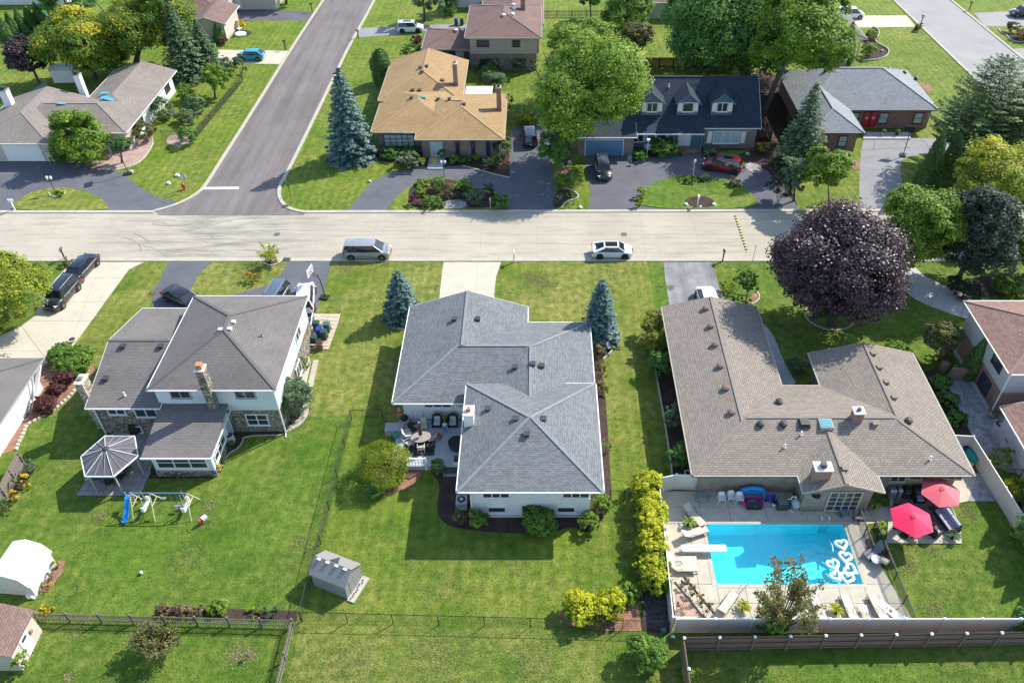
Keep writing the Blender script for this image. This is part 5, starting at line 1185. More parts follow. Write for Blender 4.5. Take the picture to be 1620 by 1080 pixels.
MRN = paint('maroon_paint', (.20, .010, .018)); TQ = paint('turquoise_paint', (.01, .30, .46)); SLT = paint('slate_paint', (.09, .12, .16)); DGR = paint('dark_green_black_paint', (.018, .022, .024))
def sunroof(t, K, hl, hw, zt, rrt, wst, ct): m = MB(); m.obox(((rrt + wst) / 2 + .1, 0, zt + .068), ((wst - rrt) * .55, ct * 1.1, .012)); local(m, 'sunroof', MT['car_glass'], t)
def panroof(t, K, hl, hw, zt, rrt, wst, ct): m = MB(); m.obox(((rrt + wst) / 2, 0, zt + .066), ((wst - rrt) * .86, ct * 1.45, .014)); local(m, 'glass_roof', MT['car_glass'], t)
def redbox(t, K, hl, hw, zt, rrt, wst, ct):
    sunroof(t, K, hl, hw, zt, rrt + .4, wst, ct); m = MB(); m.obox((rrt + .42, 0, zt + .07), (.75, ct * 1.5, .03)); local(m, 'roof_panel', pm('red_roof_sheet', (.62, .02, .03), .35, var=0), t)
car('silver minivan parked at the near kerb of the concrete street', 'minivan', G(583, 404), 0.0, SLV, 'van', 5.1, 1.96)
car('white coupe with black glass roof and black wheels parked at the kerb', 'car', G(968, 403), 0.0, WHT, 'coupe', 4.5, 1.84, rim='rim_black', extra=panroof)
car('black boxy estate wagon with roof rails on the left concrete drive', 'suv', G(101, 473), hdg((122, 463), (100, 489)), BLK, 'suv', 4.75, 1.85, rails=True)
car('black sedan with front bumper behind the wagon on the left concrete drive', 'car', G(131, 433), hdg((152, 423), (131, 446)), NVY, 'sedan', 4.85, 1.85)
car('black sedan half hidden behind the dark garage roof', 'car', G(291, 478), R(-32), BLK, 'sedan', 4.7, 1.82)
car('slate blue wagon mostly hidden behind the charcoal hip roof', 'suv', G(436, 481), R(-98), SLT, 'suv', 4.6, 1.85, rails=True)
car('white hatchback with dark windows below the basketball hoop', 'suv', G(485, 478), R(100), WHT, 'suv', 4.6, 1.85)
car('white van in the drive behind the tan roof', 'van', G(1119, 486), R(92), WHT, 'van', 5.0, 1.9)
car('turquoise hatchback on the pale drive by the side road', 'car', G(398, 94), R(180), TQ, 'hatch', 4.3, 1.82)
car('white suv in the drive of the brown roofed house', 'suv', G(650, 50), R(2), WHT, 'suv', 4.4, 1.82, rim='rim_black', extra=sunroof)
car('black suv with red tail lights seen from behind beside the golden roof', 'suv', G(838, 222), R(94), BLK, 'suv', 4.7, 1.88, extra=sunroof)
car('dark suv with silver roof rails facing the street before the blue garage', 'suv', G(953, 274), R(-88), DGR, 'suv', 4.7, 1.88, rails=True)
car('maroon suv with red roof sheet on the looping drive', 'suv', G(1141, 268), R(163), MRN, 'suv', 4.95, 1.95, rails=True, rim='rim_black', extra=redbox)
car('white van peeping out behind the arborvitae at the top', 'van', G(1342, 28), R(0), WHT, 'van', 5.2, 1.95)
car('dark blue suv on the far drive at the top right corner', 'suv', G(1618, 26), R(178), NVY, 'suv', 4.7, 1.88)

# ================================================================== trees, shrubs, hedges
LM = {}
LM['green']  = leafm('green_leaves', [(0, (0.058, 0.139, 0.021)), (.45, (0.139, 0.269, 0.035)), (.8, (0.241, 0.372, 0.053)), (1, (0.364, 0.453, 0.081))])
LM['lime']   = leafm('lime_leaves', [(0, (0.075, 0.156, 0.016)), (.5, (0.204, 0.339, 0.036)), (1, (0.447, 0.543, 0.082))])
LM['locust'] = leafm('honey_locust_leaves', [(0, (0.062, 0.140, 0.018)), (.40, (0.150, 0.260, 0.032)), (.74, (0.260, 0.340, 0.042)), (.84, (0.420, 0.440, 0.040)), (1, (0.620, 0.560, 0.045))])
LM['ygreen'] = leafm('yellow_green_leaves', [(0, (0.100, 0.172, 0.019)), (.45, (0.272, 0.343, 0.040)), (.8, (0.486, 0.515, 0.057)), (1, (0.801, 0.686, 0.065))])
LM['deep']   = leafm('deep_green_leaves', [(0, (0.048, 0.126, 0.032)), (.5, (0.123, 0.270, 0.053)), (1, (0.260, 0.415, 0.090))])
LM['darkmap'] = leafm('dark_maple_leaves', [(0, (0.026, 0.047, 0.035)), (.5, (0.063, 0.101, 0.065)), (1, (0.156, 0.178, 0.105))])
LM['purple'] = leafm('purple_maple_leaves', [(0, (0.023, 0.014, 0.021)), (.5, (0.065, 0.038, 0.050)), (.85, (0.144, 0.088, 0.093)), (1, (0.276, 0.154, 0.125))], .22, .4)
LM['red']    = leafm('barberry_leaves', [(0, (0.060, 0.018, 0.022)), (.5, (0.155, 0.055, 0.058)), (1, (0.280, 0.130, 0.105))])
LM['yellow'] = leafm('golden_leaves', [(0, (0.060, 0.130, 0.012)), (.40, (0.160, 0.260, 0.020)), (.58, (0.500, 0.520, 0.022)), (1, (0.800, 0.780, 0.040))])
LM['spruce'] = leafm('blue_spruce_needles', [(0, (0.033, 0.079, 0.077)), (.5, (0.116, 0.204, 0.187)), (1, (0.297, 0.407, 0.363))], .12)
LM['dkspruce'] = leafm('spruce_needles', [(0, (0.030, 0.073, 0.033)), (.5, (0.077, 0.147, 0.062)), (1, (0.188, 0.263, 0.106))], .12)
LM['arb']    = leafm('arborvitae_sprays', [(0, (0.030, 0.084, 0.023)), (.5, (0.081, 0.181, 0.035)), (1, (0.186, 0.300, 0.057))], .18)
LM['pine']   = leafm('pine_needles', [(0, (0.041, 0.097, 0.037)), (.5, (0.118, 0.206, 0.072)), (1, (0.272, 0.343, 0.113))], .15)
LM['olive']  = leafm('olive_brown_leaves', [(0, (0.083, 0.094, 0.029)), (.5, (0.209, 0.204, 0.075)), (1, (0.374, 0.330, 0.143))])
LM['hydr']   = leafm('hydrangea_blooms', [(0, (0.040, 0.100, 0.018)), (.45, (0.090, 0.180, 0.030)), (.6, (0.500, 0.520, 0.340)), (1, (0.660, 0.650, 0.480))])
LM['pinkh']  = leafm('rusty_blooms', [(0, (0.040, 0.100, 0.030)), (.4, (0.110, 0.190, 0.035)), (.55, (0.420, 0.210, 0.120)), (1, (0.560, 0.340, 0.200))])
LM['mum']    = leafm('yellow_blooms', [(0, (0.050, 0.120, 0.010)), (.2, (0.150, 0.220, 0.010)), (.35, (0.700, 0.520, 0.010)), (1, (0.880, 0.700, 0.020))])
LM['orange'] = leafm('orange_blooms', [(0, (0.050, 0.120, 0.020)), (.4, (0.140, 0.210, 0.030)), (.55, (0.600, 0.280, 0.030)), (1, (0.700, 0.400, 0.050))])
LM['dry']    = leafm('dry_stems', [(0, (0.160, 0.110, 0.055)), (.5, (0.310, 0.220, 0.110)), (1, (0.460, 0.350, 0.190))])
LM['grey']   = leafm('grey_green_leaves', [(0, (0.061, 0.116, 0.046)), (.5, (0.149, 0.237, 0.105)), (1, (0.319, 0.418, 0.231))])
def leaf_object(name, P, Nn, S, T, mat, parent, asp=.62, up=None):
    n = len(P); rng = np.random.default_rng(n)
    Nn = Nn / (np.linalg.norm(Nn, axis=1, keepdims=True) + 1e-9)
    r = rng.normal(size=(n, 3)) if up is None else up + rng.normal(size=(n, 3)) * .25
    U = np.cross(Nn, r); U /= (np.linalg.norm(U, axis=1, keepdims=True) + 1e-9); Vv = np.cross(Nn, U)
    if up is not None: U, Vv = Vv, U
    S = S[:, None] * .5; V = np.empty((n, 4, 3))
    V[:, 0] = P - U * S; V[:, 1] = P + Vv * S * asp - Nn * S * .12; V[:, 2] = P + U * S; V[:, 3] = P - Vv * S * asp - Nn * S * .12
    me = bpy.data.meshes.new(name); me.vertices.add(4 * n); me.vertices.foreach_set('co', V.ravel())
    me.loops.add(4 * n); me.loops.foreach_set('vertex_index', np.arange(4 * n, dtype=np.int32))
    me.polygons.add(n); me.polygons.foreach_set('loop_start', np.arange(0, 4 * n, 4, dtype=np.int32)); me.polygons.foreach_set('loop_total', np.full(n, 4, dtype=np.int32))
    me.update(calc_edges=True); a = me.attributes.new('tint', 'FLOAT', 'FACE'); a.data.foreach_set('value', np.clip(T, 0, 1).astype(np.float32))
    me.materials.append(mat); return link_mesh(name, me, parent)
def sph(rng, n):
    v = rng.normal(size=(n, 3)); return v / np.linalg.norm(v, axis=1, keepdims=True)
def clumps(rng, lobes, n, leaf, cl=.34, per=60, gold=0.0, spread=.26, bias=.25, hollow=.72):
    """leaves gathered in clumps over the skin of every lobe"""
    C = np.array([l[0] for l in lobes]); Rr = np.array([l[1] for l in lobes]); w = (Rr[:, 0] ** 2 + Rr[:, 0] * Rr[:, 2]); w /= w.sum()
    k = max(8, n // per); li = rng.choice(len(lobes), k, p=w); d = sph(rng, k); d[:, 2] = np.where(d[:, 2] < -.8, -d[:, 2], d[:, 2]); d[:, 2] += bias * .4; d /= np.linalg.norm(d, axis=1, keepdims=True)
    cc = C[li] + d * Rr[li] * rng.uniform(.78, 1.04, (k, 1))
    keep = np.ones(k, bool)
    for j in range(len(lobes)):
        q = (cc - C[j]) / Rr[j]; keep &= ~((np.linalg.norm(q, axis=1) < hollow) & (li != j))
    cc, d, li = cc[keep], d[keep], li[keep]; k = len(cc)
    ct = rng.normal(.46, spread * .55, k); zz = cc[:, 2]; zr = (zz - zz.min()) / (np.ptp(zz) + 1e-6)
    if gold: g = rng.random(k) < gold * (.35 + zr * 1.3); ct = np.where(g, rng.uniform(.84, 1.0, k), np.minimum(ct, .74))
    m = n // k + 1; ci = np.repeat(np.arange(k), m)
    s = sph(rng, len(ci)) * (rng.random((len(ci), 1)) ** .45); cr = (Rr[li].mean(axis=1) * cl)[ci][:, None] * rng.uniform(.75, 1.2, (k, 1))[ci]
    off = s * cr; off[:, 2] *= .62
    P = cc[ci] + off; Nn = d[ci] * .55 + s * .6 + np.array([0, 0, .55]) + rng.normal(size=s.shape) * .45
    return P, Nn, leaf * rng.uniform(.65, 1.3, len(ci)), np.where(ct[ci] > .8, ct[ci] + rng.normal(0, .08, len(ci)), np.minimum(ct[ci] + rng.normal(0, .13, len(ci)), .76 if gold else 1.0))
def lobes_round(rng, R_, rz, k=11, inner=.70, lob=(.36, .52)):
    L = [(np.array([0, 0, 0.]), np.array([R_, R_, rz]) * inner)]
    for i in range(k):
        a = i * 2.399 + rng.uniform(-.3, .3); u = rng.uniform(-.85, .95) if i > 2 else rng.uniform(.3, .9); q = math.sqrt(max(0, 1 - u * u)); f = rng.uniform(.50, .80); r = R_ * rng.uniform(lob[0] * .72, lob[1] * 1.02)
        L.append((np.array([math.cos(a) * q * R_ * f, math.sin(a) * q * R_ * f, u * rz * f]), np.array([r, r, r * min(1, rz / R_) * .92])))
    return L
def conifer_pts(rng, H, R_, n, leaf, base=.03, power=.9, droop=.28, whorl=.42):
    Pp, Nn, S, T = [], [], [], []; z = base * H; per = max(6, int(n / (H / whorl) / 9))
    while z < H * .99:
        f = (1 - z / H); L = R_ * f ** power * 1.02 + .10; nb = max(5, int(8 + 5 * f)); a0 = rng.uniform(0, 6.28)
        for b in range(nb):
            a = a0 + b * 6.283 / nb + rng.uniform(-.2, .2); Lb = L * rng.uniform(.80, 1.08); zb = z + rng.uniform(-.15, .15); bt = rng.normal(.48, .13)
            k = max(4, int(per * (.35 + f) * 1.3)); t = rng.uniform(.12, 1, k) ** .7; w = (1 - t * .75) * Lb * .30 * rng.uniform(-1, 1, k)
            x = math.cos(a) * Lb * t - math.sin(a) * w; y = math.sin(a) * Lb * t + math.cos(a) * w
            zz = zb - droop * Lb * t + .16 * Lb * t * t - abs(w) * .25 + rng.uniform(-.06, .06, k)
            Pp.append(np.stack([x, y, np.maximum(zz, .05)], 1)); Nn.append(np.stack([math.cos(a) * .45 + rng.normal(0, .3, k), math.sin(a) * .45 + rng.normal(0, .3, k), np.full(k, .9)], 1))
            S.append(leaf * rng.uniform(.6, 1.25, k) * (.55 + .5 * f)); T.append(bt + .28 * (t - .55) + rng.normal(0, .12, k))
        z += whorl * (.55 + .5 * f)
    return np.concatenate(Pp), np.concatenate(Nn), np.concatenate(S), np.concatenate(T)
def flame_pts(rng, H, R_, n, leaf, prof):
    t = rng.random(n); a = rng.uniform(0, 6.283, n); ph = rng.uniform(0, 6.28, 4)
    r = R_ * prof(t) * (1 + .10 * np.sin(3 * a + ph[0] + 5 * t) + .08 * np.sin(5 * a + ph[1] - 9 * t) + .05 * np.sin(11 * t * 6 + 2 * a)) * rng.uniform(.80, 1.04, n)
    P = np.stack([r * np.cos(a), r * np.sin(a), t * H + rng.uniform(-.1, .1, n)], 1); P[:, 2] = np.maximum(P[:, 2], .03)
    Nn = np.stack([np.cos(a), np.sin(a), np.full(n, .45)], 1) + rng.normal(0, .4, (n, 3))
    return P, Nn, leaf * rng.uniform(.7, 1.3, n), .46 + .12 * np.sin(3 * a + ph[0] + 5 * t) + rng.normal(0, .16, n)
SEED = [100]
def rngn(): SEED[0] += 1; return np.random.default_rng(SEED[0])
def trunk_obj(t, H, zc, R_, r0, rng, limbs=6, mat=None, lean=0.0, name='trunk'):
    m = MB(); top = (lean, 0, zc + R_ * .25); m.tube([(0, 0, -.05), (lean * .2, .03, H * .15), (lean * .6, 0, zc * .7), top], [r0 * 1.35, r0, r0 * .75, r0 * .3], 8)
    for i in range(limbs):
        a = i * 6.283 / limbs + rng.uniform(-.4, .4); z0 = zc * rng.uniform(.45, .8) ; e = (math.cos(a) * R_ * .72, math.sin(a) * R_ * .72, zc + rng.uniform(-.1, .55) * R_)
        m.tube([(lean * .5, 0, z0), (e[0] * .45, e[1] * .45, z0 + (e[2] - z0) * .6), e], [r0 * .5, r0 * .3, r0 * .08], 5)
    return m.build(name, mat or MT['bark'], None) if False else local(m, name, mat or MT['bark'], t)
def norm_pts(P, c, rx, ry, rz, q=92):
    """bring the scattered leaves to the crown's real size"""
    k = np.percentile(np.linalg.norm((P - c) / np.array([rx, ry, rz]), axis=1), q); return c + (P - c) / k
def dep(y): return PITCH + math.atan((y - PCY) / FOC)
def fit(bb, base=None, asp=1.0, sit=.86):
    """ground position, radius, height of the crown centre from the crown's outline in the survey photo"""
    x0, y0, x1, y1 = bb; cx, cy = (x0 + x1) / 2, (y0 + y1) / 2; zc = 1.0
    for _ in range(12):
        X, Y = G(cx, cy, zc); Rr = (x1 - x0) / 2 / ppm(X, Y, zc); d = dep(cy)
        hpx = (y1 - y0) / 2 / ppm(X, Y, zc); rz2 = (hpx ** 2 - (Rr * math.sin(d)) ** 2) / math.cos(d) ** 2
        rz = min(max(math.sqrt(max(rz2, .01)), Rr * .45), Rr * 1.6) if asp is None else Rr * asp
        if base is None: zc = rz * sit
        else: zc = height_at(*G(*base), cy)
    X, Y = G(cx, cy, zc) if base is None else G(*base)
    return X, Y, Rr, rz, zc, G(cx, cy, zc)
def tree(bb, base, mat, label, leaf=.30, n=13000, asp=.95, lob=11, r0=None, gold=0, cl=.46, cat='tree', group=None, name='tree', per=60, limbs=7, lobr=(.40, .56), topy=0, hollow=.72):
    rng = rngn(); X, Y, Rr, rz, zc, ce = fit(bb, base if isinstance(base, tuple) else None, asp, base if isinstance(base, float) else .9); zc = max(zc, rz * .9)
    n = int(n * 1.75); leaf *= 1.0; t = thing(name, label, cat, (X, Y, 0), 0, group)
    cx = PXY(X, Y, zc)[0]; ox = ((bb[0] + bb[2]) / 2 - cx) / ppm(X, Y, zc)
    L = lobes_round(rng, Rr, rz, lob, .70, lobr); L = [(c + np.array([ox, 0, zc]), r) for c, r in L]
    P, Nn, S, T = clumps(rng, L, n, leaf, cl, per, gold, hollow=hollow); P = norm_pts(P, np.array([ox, 0, zc]), Rr, Rr, rz)
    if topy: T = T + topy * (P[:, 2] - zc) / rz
    leaf_object('crown', P, Nn, S, T, LM[mat], t); trunk_obj(t, zc + rz, zc, Rr, r0 or max(.12, Rr * .06), rng, limbs, lean=ox)
    return t
def shrub(bb, mat, label, leaf=.16, n=2600, asp=None, cat='shrub', group=None, name='shrub', lob=6, cl=.36, per=36, sit=.86, stems=True, xy=None, topy=0):
    rng = rngn(); X, Y, Rr, rz, zc, ce = fit(bb, None, asp, sit)
    t = thing(name, label, cat, (X, Y, 0), 0, group); n = int(max(400, n * min(2.5, (Rr / .9) ** 1.2)))
    L = [(c + np.array([0, 0, zc]), r) for c, r in lobes_round(rng, Rr, rz, lob, .78, (.40, .55))]
    P, Nn, S, T = clumps(rng, L, n, leaf, cl, per, hollow=.66); P = norm_pts(P, np.array([0, 0, zc]), Rr, Rr, rz)
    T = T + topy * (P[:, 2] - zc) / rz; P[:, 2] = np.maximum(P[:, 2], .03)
    leaf_object('foliage', P, Nn, S, T, LM[mat], t)
    if stems:
        m = MB()
        for i in range(5): a = i * 1.2566; m.tube([(.05 * math.cos(a), .05 * math.sin(a), 0), (Rr * .5 * math.cos(a), Rr * .5 * math.sin(a), zc)], [.03, .015], 4)
        local(m, 'stem', MT['bark'], t)
    return t
def conifer(bx, by, ty, w, mat, label, n=9000, leaf=.34, power=.85, name='spruce_tree', droop=.28, base=.03, whorl=.42, group=None):
    rng = rngn(); X, Y = G(bx, by); H = height_at(X, Y, ty); Rr = w / 2 / ppm(X, Y, H * .15)
    t = thing(name, label, 'tree', (X, Y, 0), 0, group)
    leaf_object('crown', *conifer_pts(rng, H, Rr, n, leaf, base, power, droop, whorl), LM[mat], t, .55)
    m = MB(); m.tube([(0, 0, -.05), (0, 0, H * .93)], [max(.08, H * .016), .02], 7); local(m, 'trunk', MT['bark'], t); return t
def flame(bx, by, ty, w, mat, label, n=3600, leaf=.22, name='arborvitae', prof=None, group=None, cat='tree'):
    rng = rngn(); X, Y = G(bx, by); H = height_at(X, Y, ty); Rr = w / 2 / ppm(X, Y, H * .3)
    t = thing(name, label, cat, (X, Y, 0), 0, group); n = int(n * 1.7); prof = prof or (lambda q: np.minimum(1, (q * 6 + .45)) * np.clip(1 - q, 0, 1) ** .62 * 1.08)
    P, Nn, S, T = flame_pts(rng, H, Rr, n, leaf, prof); leaf_object('crown', P, Nn, S, T, LM[mat], t, .5, np.array([0, 0, 1.0]))
    m = MB(); m.tube([(0, 0, -.05), (0, 0, H * .9)], [.09, .02], 6); local(m, 'trunk', MT['bark'], t); return t

# --- trees
tree((70, 8, 202, 130), (150, 124), 'locust', 'wide honey locust with yellow upper twigs behind the cream house', .34, 20000, .85, 14, gold=.20)
tree((168, -30, 305, 98), (214, 110), 'locust', 'honey locust with yellow twigs and bare trunk nearer the dark spruce', .34, 20000, .85, 14, gold=.17)
tree((60, -30, 150, 50), (118, 46), 'deep', 'deep green tree at the top left behind the blue pool', .36, 9000, .9)
tree((8, 50, 78, 128), (62, 132), 'purple', 'small purple leaved tree beside the left edge garden', .30, 7000, .95)
tree((318, 92, 362, 150), (340, 154), 'lime', 'young light green tree inside the corner fence', .26, 4500, 1.1)
tree((270, 40, 330, 110), (312, 108), 'green', 'green tree between locust and dark spruce on the left', .30, 7000, 1.0)
conifer(300, 122, -4, 84, 'dkspruce', 'tall loose dark spruce beside the left corner house', 8000, .40, .8)
conifer(331, 112, 30, 62, 'dkspruce', 'smaller dark spruce right of the tall loose spruce', 5500, .38, .8)
tree((72, 181, 166, 254), (128, 254), 'lime', 'light green maple in front of the cream garage', .30, 10000, 1.0)
tree((170, 216, 212, 244), (193, 258), 'deep', 'clipped globe tree in pink stone bed', .20, 4500, .62, 6, cl=.3)
conifer(558, 250, 108, 82, 'spruce', 'big blue spruce at the street corner', 17000, .40, .62, droop=.34)
flame(607, 133, 79, 34, 'arb', 'dark egg shaped evergreen beside the golden roof', 5000, .26, prof=lambda q: np.sqrt(np.clip(1 - (2 * q - .85) ** 2 / 1.35, 0, 1)))
tree((640, -45, 700, 34), (672, 34), 'grey', 'open grey green tree at the top edge by the white suv', .30, 4500, .9, cl=.36)
tree((690, -40, 738, 16), (712, 17), 'grey', 'second open tree at the top edge near the pale house', .30, 4000, .9, cl=.36)
tree((424, -80, 482, -4), (453, 7), 'green', 'lawn tree just above the top edge in a ring bed', .34, 5000, .95)
tree((834, 60, 1026, 230), (896, 256), 'lime', 'broad bright honey locust in front of the blue cottage', .32, 30000, .80, 20, gold=.03)
tree((852, 40, 978, 132), (905, 160), 'lime', 'honey locust crown behind the broad bright one', .34, 12000, .75, 11, gold=.04)
tree((852, 198, 914, 268), (886, 264), 'deep', 'vine covered dark stem clump under the broad honey locust', .24, 4500, 1.1)
tree((978, 30, 1038, 94), (1008, 96), 'olive', 'brownish smoke bush on the far lawn', .28, 5500, .95)
tree((952, -18, 1034, 52), (988, 52), 'green', 'green tree behind the smoke bush', .34, 7500, .95)
tree((912, -40, 952, 28), (935, 30), 'deep', 'small dark tree by the far rail fence', .3, 4000, .95)
tree((1036, -76, 1264, 150), (1181, 126), 'deep', 'huge spreading green tree behind the blue cottage', .44, 38000, .88, 24)
tree((1186, -60, 1350, 150), (1206, 183), 'lime', 'large yellow green tree overhanging the light grey roof', .40, 20000, .95, 15)
for k, (bx, by, ty) in enumerate([(1301, 112, 52), (1317, 106, 44), (1334, 100, 36)]):
    flame(bx, by, ty, 30, 'arb', ['tall arborvitae nearest the brick chimney row start', 'middle tall arborvitae beside the brick chimney', 'tall arborvitae touching the brick chimney top'][k], 3000, .28, group='arborvitae row by the brick chimney')
conifer(1262, 262, 131, 92, 'dkspruce', 'dark spruce before the brick ranch corner', 11000, .36, .75)
tree((1230, 240, 1285, 318), (1256, 318), 'grey', 'bluish shrub tree left of the young lime tree', .28, 5000, 1.0)
tree((1270, 226, 1341, 306), (1312, 327), 'lime', 'young lime green tree on a thin trunk beside the pale drive', .26, 7000, 1.1, r0=.08)
conifer(1530, 262, 93, 176, 'pine', 'ragged pine leaning over the pale drive', 30000, .40, .42, 'pine_tree', -.12, .20, .70)
conifer(1602, 262, 106, 150, 'pine', 'ragged pine at the right edge behind the yellow tree', 26000, .40, .42, 'pine_tree', -.12, .20, .70)
flame(1461, 302, 210, 44, 'arb', 'left of two dark arborvitae cones beside the pale drive', 4500, .24)
flame(1487, 300, 211, 42, 'arb', 'right of two dark arborvitae cones, nearest the pine', 4500, .24)
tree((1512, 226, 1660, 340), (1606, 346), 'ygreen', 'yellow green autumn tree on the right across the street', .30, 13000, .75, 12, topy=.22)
tree((1392, 262, 1514, 462), 1.05, 'lime', 'bright green maple between the purple maple and dark maple', .30, 22000, 1.5, 13)
tree((1484, 270, 1608, 474), 1.05, 'darkmap', 'very dark leaved maple by the right hand walk', .32, 19000, 1.45, 13)
tree((1580, 318, 1662, 460), 1.15, 'green', 'open green tree at the right edge beside the dark maple', .30, 6500, 1.1, cl=.36)
tree((1213, 328, 1431, 542), (1316, 512), 'purple', 'large round purple maple over the ring bed', .28, 42000, .90, 22, hollow=.6, lobr=(.36, .66))
tree((1465, 500, 1520, 563), (1494, 566), 'olive', 'small weeping olive green tree near the brick and grey house', .22, 5200, .9)
conifer(638, 501, 429, 66, 'spruce', 'small blue spruce left of the grey roof', 12000, .27, .62, droop=.2, whorl=.26)
conifer(947, 541, 442, 68, 'spruce', 'small blue spruce right of the grey roof', 13000, .27, .62, droop=.2, whorl=.26)
tree((-70, 388, 80, 532), (12, 512), 'ygreen', 'yellowing locust at the left edge beside the concrete drive', .22, 17000, .6, 15)
for k, (bx, by, ty) in enumerate([(14, 64, 26), (25, 58, 20), (39, 53, 15), (54, 47, 9), (68, 42, 4)]):
    flame(bx, by, ty, 21, 'arb', ['first arborvitae at the left end of the top left row', 'second arborvitae of the top left row', 'middle arborvitae of the top left row', 'fourth arborvitae of the top left row', 'last arborvitae of the top left row, by the blue pool'][k], 2200, .30, group='arborvitae row at the top left')
flame(349, 68, 37, 20, 'arb', 'bright cone evergreen by the brown gable, top left', 1800, .26)
flame(1531, 596, 536, 36, 'arb', 'pointed evergreen against the brick wall of the right house', 3200, .2)
tree((1163, 426, 1203, 464), (1180, 482), 'green', 'clipped round topiary tree beside the worn drive', .16, 5200, .9, 7, r0=.06, cl=.3)
# sparse many stemmed shrub tree behind the vinyl fence
def sparse_tree(bb, base, mat, label, n, stems, leaf=.15):
    rng = rngn(); X, Y, Rr, rz, zc, ce = fit(bb, base, None); t = thing('tree', label, 'tree', (X, Y, 0)); P = []; m = MB()
    for i in range(stems):
        a = rng.uniform(0, 6.28); q = rng.uniform(.25, 1.0) * Rr; h = zc + rz * rng.uniform(-.2, 1.25) * (1 - .35 * q / Rr)
        e = np.array([math.cos(a) * q, math.sin(a) * q, max(h, .5)]); mid = e * np.array([.45, .45, .6]); m.tube([(0, 0, 0), tuple(mid), tuple(e)], [.045, .025, .006], 5)
        tt = rng.uniform(.3, 1.05, n // stems)[:, None]; P.append(mid * (1 - tt) + e * tt + rng.normal(0, .16, (n // stems, 3)) * (1.25 - tt * .6))
    P = np.concatenate(P); P[:, 2] = np.maximum(P[:, 2], .05); k = len(P)
    leaf_object('crown', P, rng.normal(size=(k, 3)) + np.array([0, 0, .8]), leaf * rng.uniform(.6, 1.3, k), rng.normal(.5, .2, k), LM[mat], t)
    local(m, 'trunk', MT['bark'], t); return t
sparse_tree((1178, 890, 1296, 1012), (1228, 1002), 'olive', 'thin branched tree behind the vinyl fence, overhanging the pool', 5200, 44, .19)
shrub((1188, 945, 1256, 1012), 'green', 'leafy green shrub at the foot of the thin branched tree', .17, 3000, group=None)
sparse_tree((410, 386, 450, 420), (428, 416), 'yellow', 'upright yellow green bush at the island tip by the street', 1300, 16, .16)

# --- shrubs around the houses
S = shrub
X_, Y_ = G(609, 752); flame(609, 752, PXY(X_, Y_, 3.05)[1], 80, 'ygreen', 'large clipped round olive green bush beside the deck', 7000, .15, 'shrub', lambda q: np.sqrt(np.clip(1 - (2 * q - .92) ** 2 / 1.17, 0, 1)), None, 'shrub')
S((578, 758, 614, 790), 'deep', 'low dark shrub tucked under the olive globe bush', .16)
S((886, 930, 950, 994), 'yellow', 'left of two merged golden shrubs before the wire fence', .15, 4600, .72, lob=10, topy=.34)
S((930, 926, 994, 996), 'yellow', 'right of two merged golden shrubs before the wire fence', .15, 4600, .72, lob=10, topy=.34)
S((974, 918, 1018, 958), 'lime', 'small green shrub right of the large golden shrub', .15)
S((993, 1000, 1062, 1068), 'green', 'round green shrub by the utility boxes', .17, 4800, .9, lob=9)
YL = ['topmost', 'second from the top', 'third from the top', 'fourth from the top', 'fourth from the bottom', 'third from the bottom', 'second from the bottom', 'bottommost']
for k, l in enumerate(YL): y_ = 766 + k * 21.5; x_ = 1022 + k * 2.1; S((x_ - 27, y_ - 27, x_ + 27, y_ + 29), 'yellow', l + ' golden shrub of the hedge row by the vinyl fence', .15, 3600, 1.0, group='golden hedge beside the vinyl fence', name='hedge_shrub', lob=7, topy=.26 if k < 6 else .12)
S((735, 801, 775, 842), 'green', 'round green shrub by the air conditioner', .16, 3000)
S((822, 802, 882, 844), 'green', 'wide green shrub below the electric meter', .16, 4500, .72)
S((909, 804, 953, 844), 'lime', 'sunlit round shrub at the back corner of the white wall', .15, 3000)
S((933, 777, 971, 816), 'lime', 'sunlit shrub at the east corner of the grey roof', .15, 2800)
S((679, 723, 706, 754), 'deep', 'small dark shrub at the deck edge', .14, 1800)
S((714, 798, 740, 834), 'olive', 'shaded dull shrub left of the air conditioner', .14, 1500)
S((936, 543, 958, 574), 'pinkh', 'rust flowered shrub just below the right blue spruce', .15, 1800)
S((938, 570, 962, 602), 'pinkh', 'middle rust flowered shrub along the grey roof eave', .15, 1800)
S((940, 598, 964, 630), 'pinkh', 'lowest rust flowered shrub along the grey roof eave', .15, 1800)
S((948, 698, 968, 722), 'green', 'small green shrub by the east eave of the grey house', .14, 1000)
S((1014, 486, 1054, 542), 'ygreen', 'tall clipped hedge block at the street end beside the tan roof', .16, 3600, 1.2, group='clipped hedge beside the tan roof', name='hedge_shrub')
S((1018, 514, 1058, 574), 'ygreen', 'middle clipped hedge block beside the tan roof', .16, 3600, 1.2, group='clipped hedge beside the tan roof', name='hedge_shrub')
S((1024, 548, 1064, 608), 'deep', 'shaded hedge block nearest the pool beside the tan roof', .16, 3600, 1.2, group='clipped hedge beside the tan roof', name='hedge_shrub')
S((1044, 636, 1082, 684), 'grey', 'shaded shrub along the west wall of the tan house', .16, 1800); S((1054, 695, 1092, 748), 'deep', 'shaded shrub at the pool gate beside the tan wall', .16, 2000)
S((438, 594, 498, 664), 'grey', 'big grey green shrub in stone bed east of the two storey house', .17, 5000, None, lob=8)
S((462, 552, 484, 600), 'deep', 'narrow upright shrub against the bright side wall', .15, 1800); S((476, 560, 492, 590), 'lime', 'little light green plant beside the garden path', .13, 700)
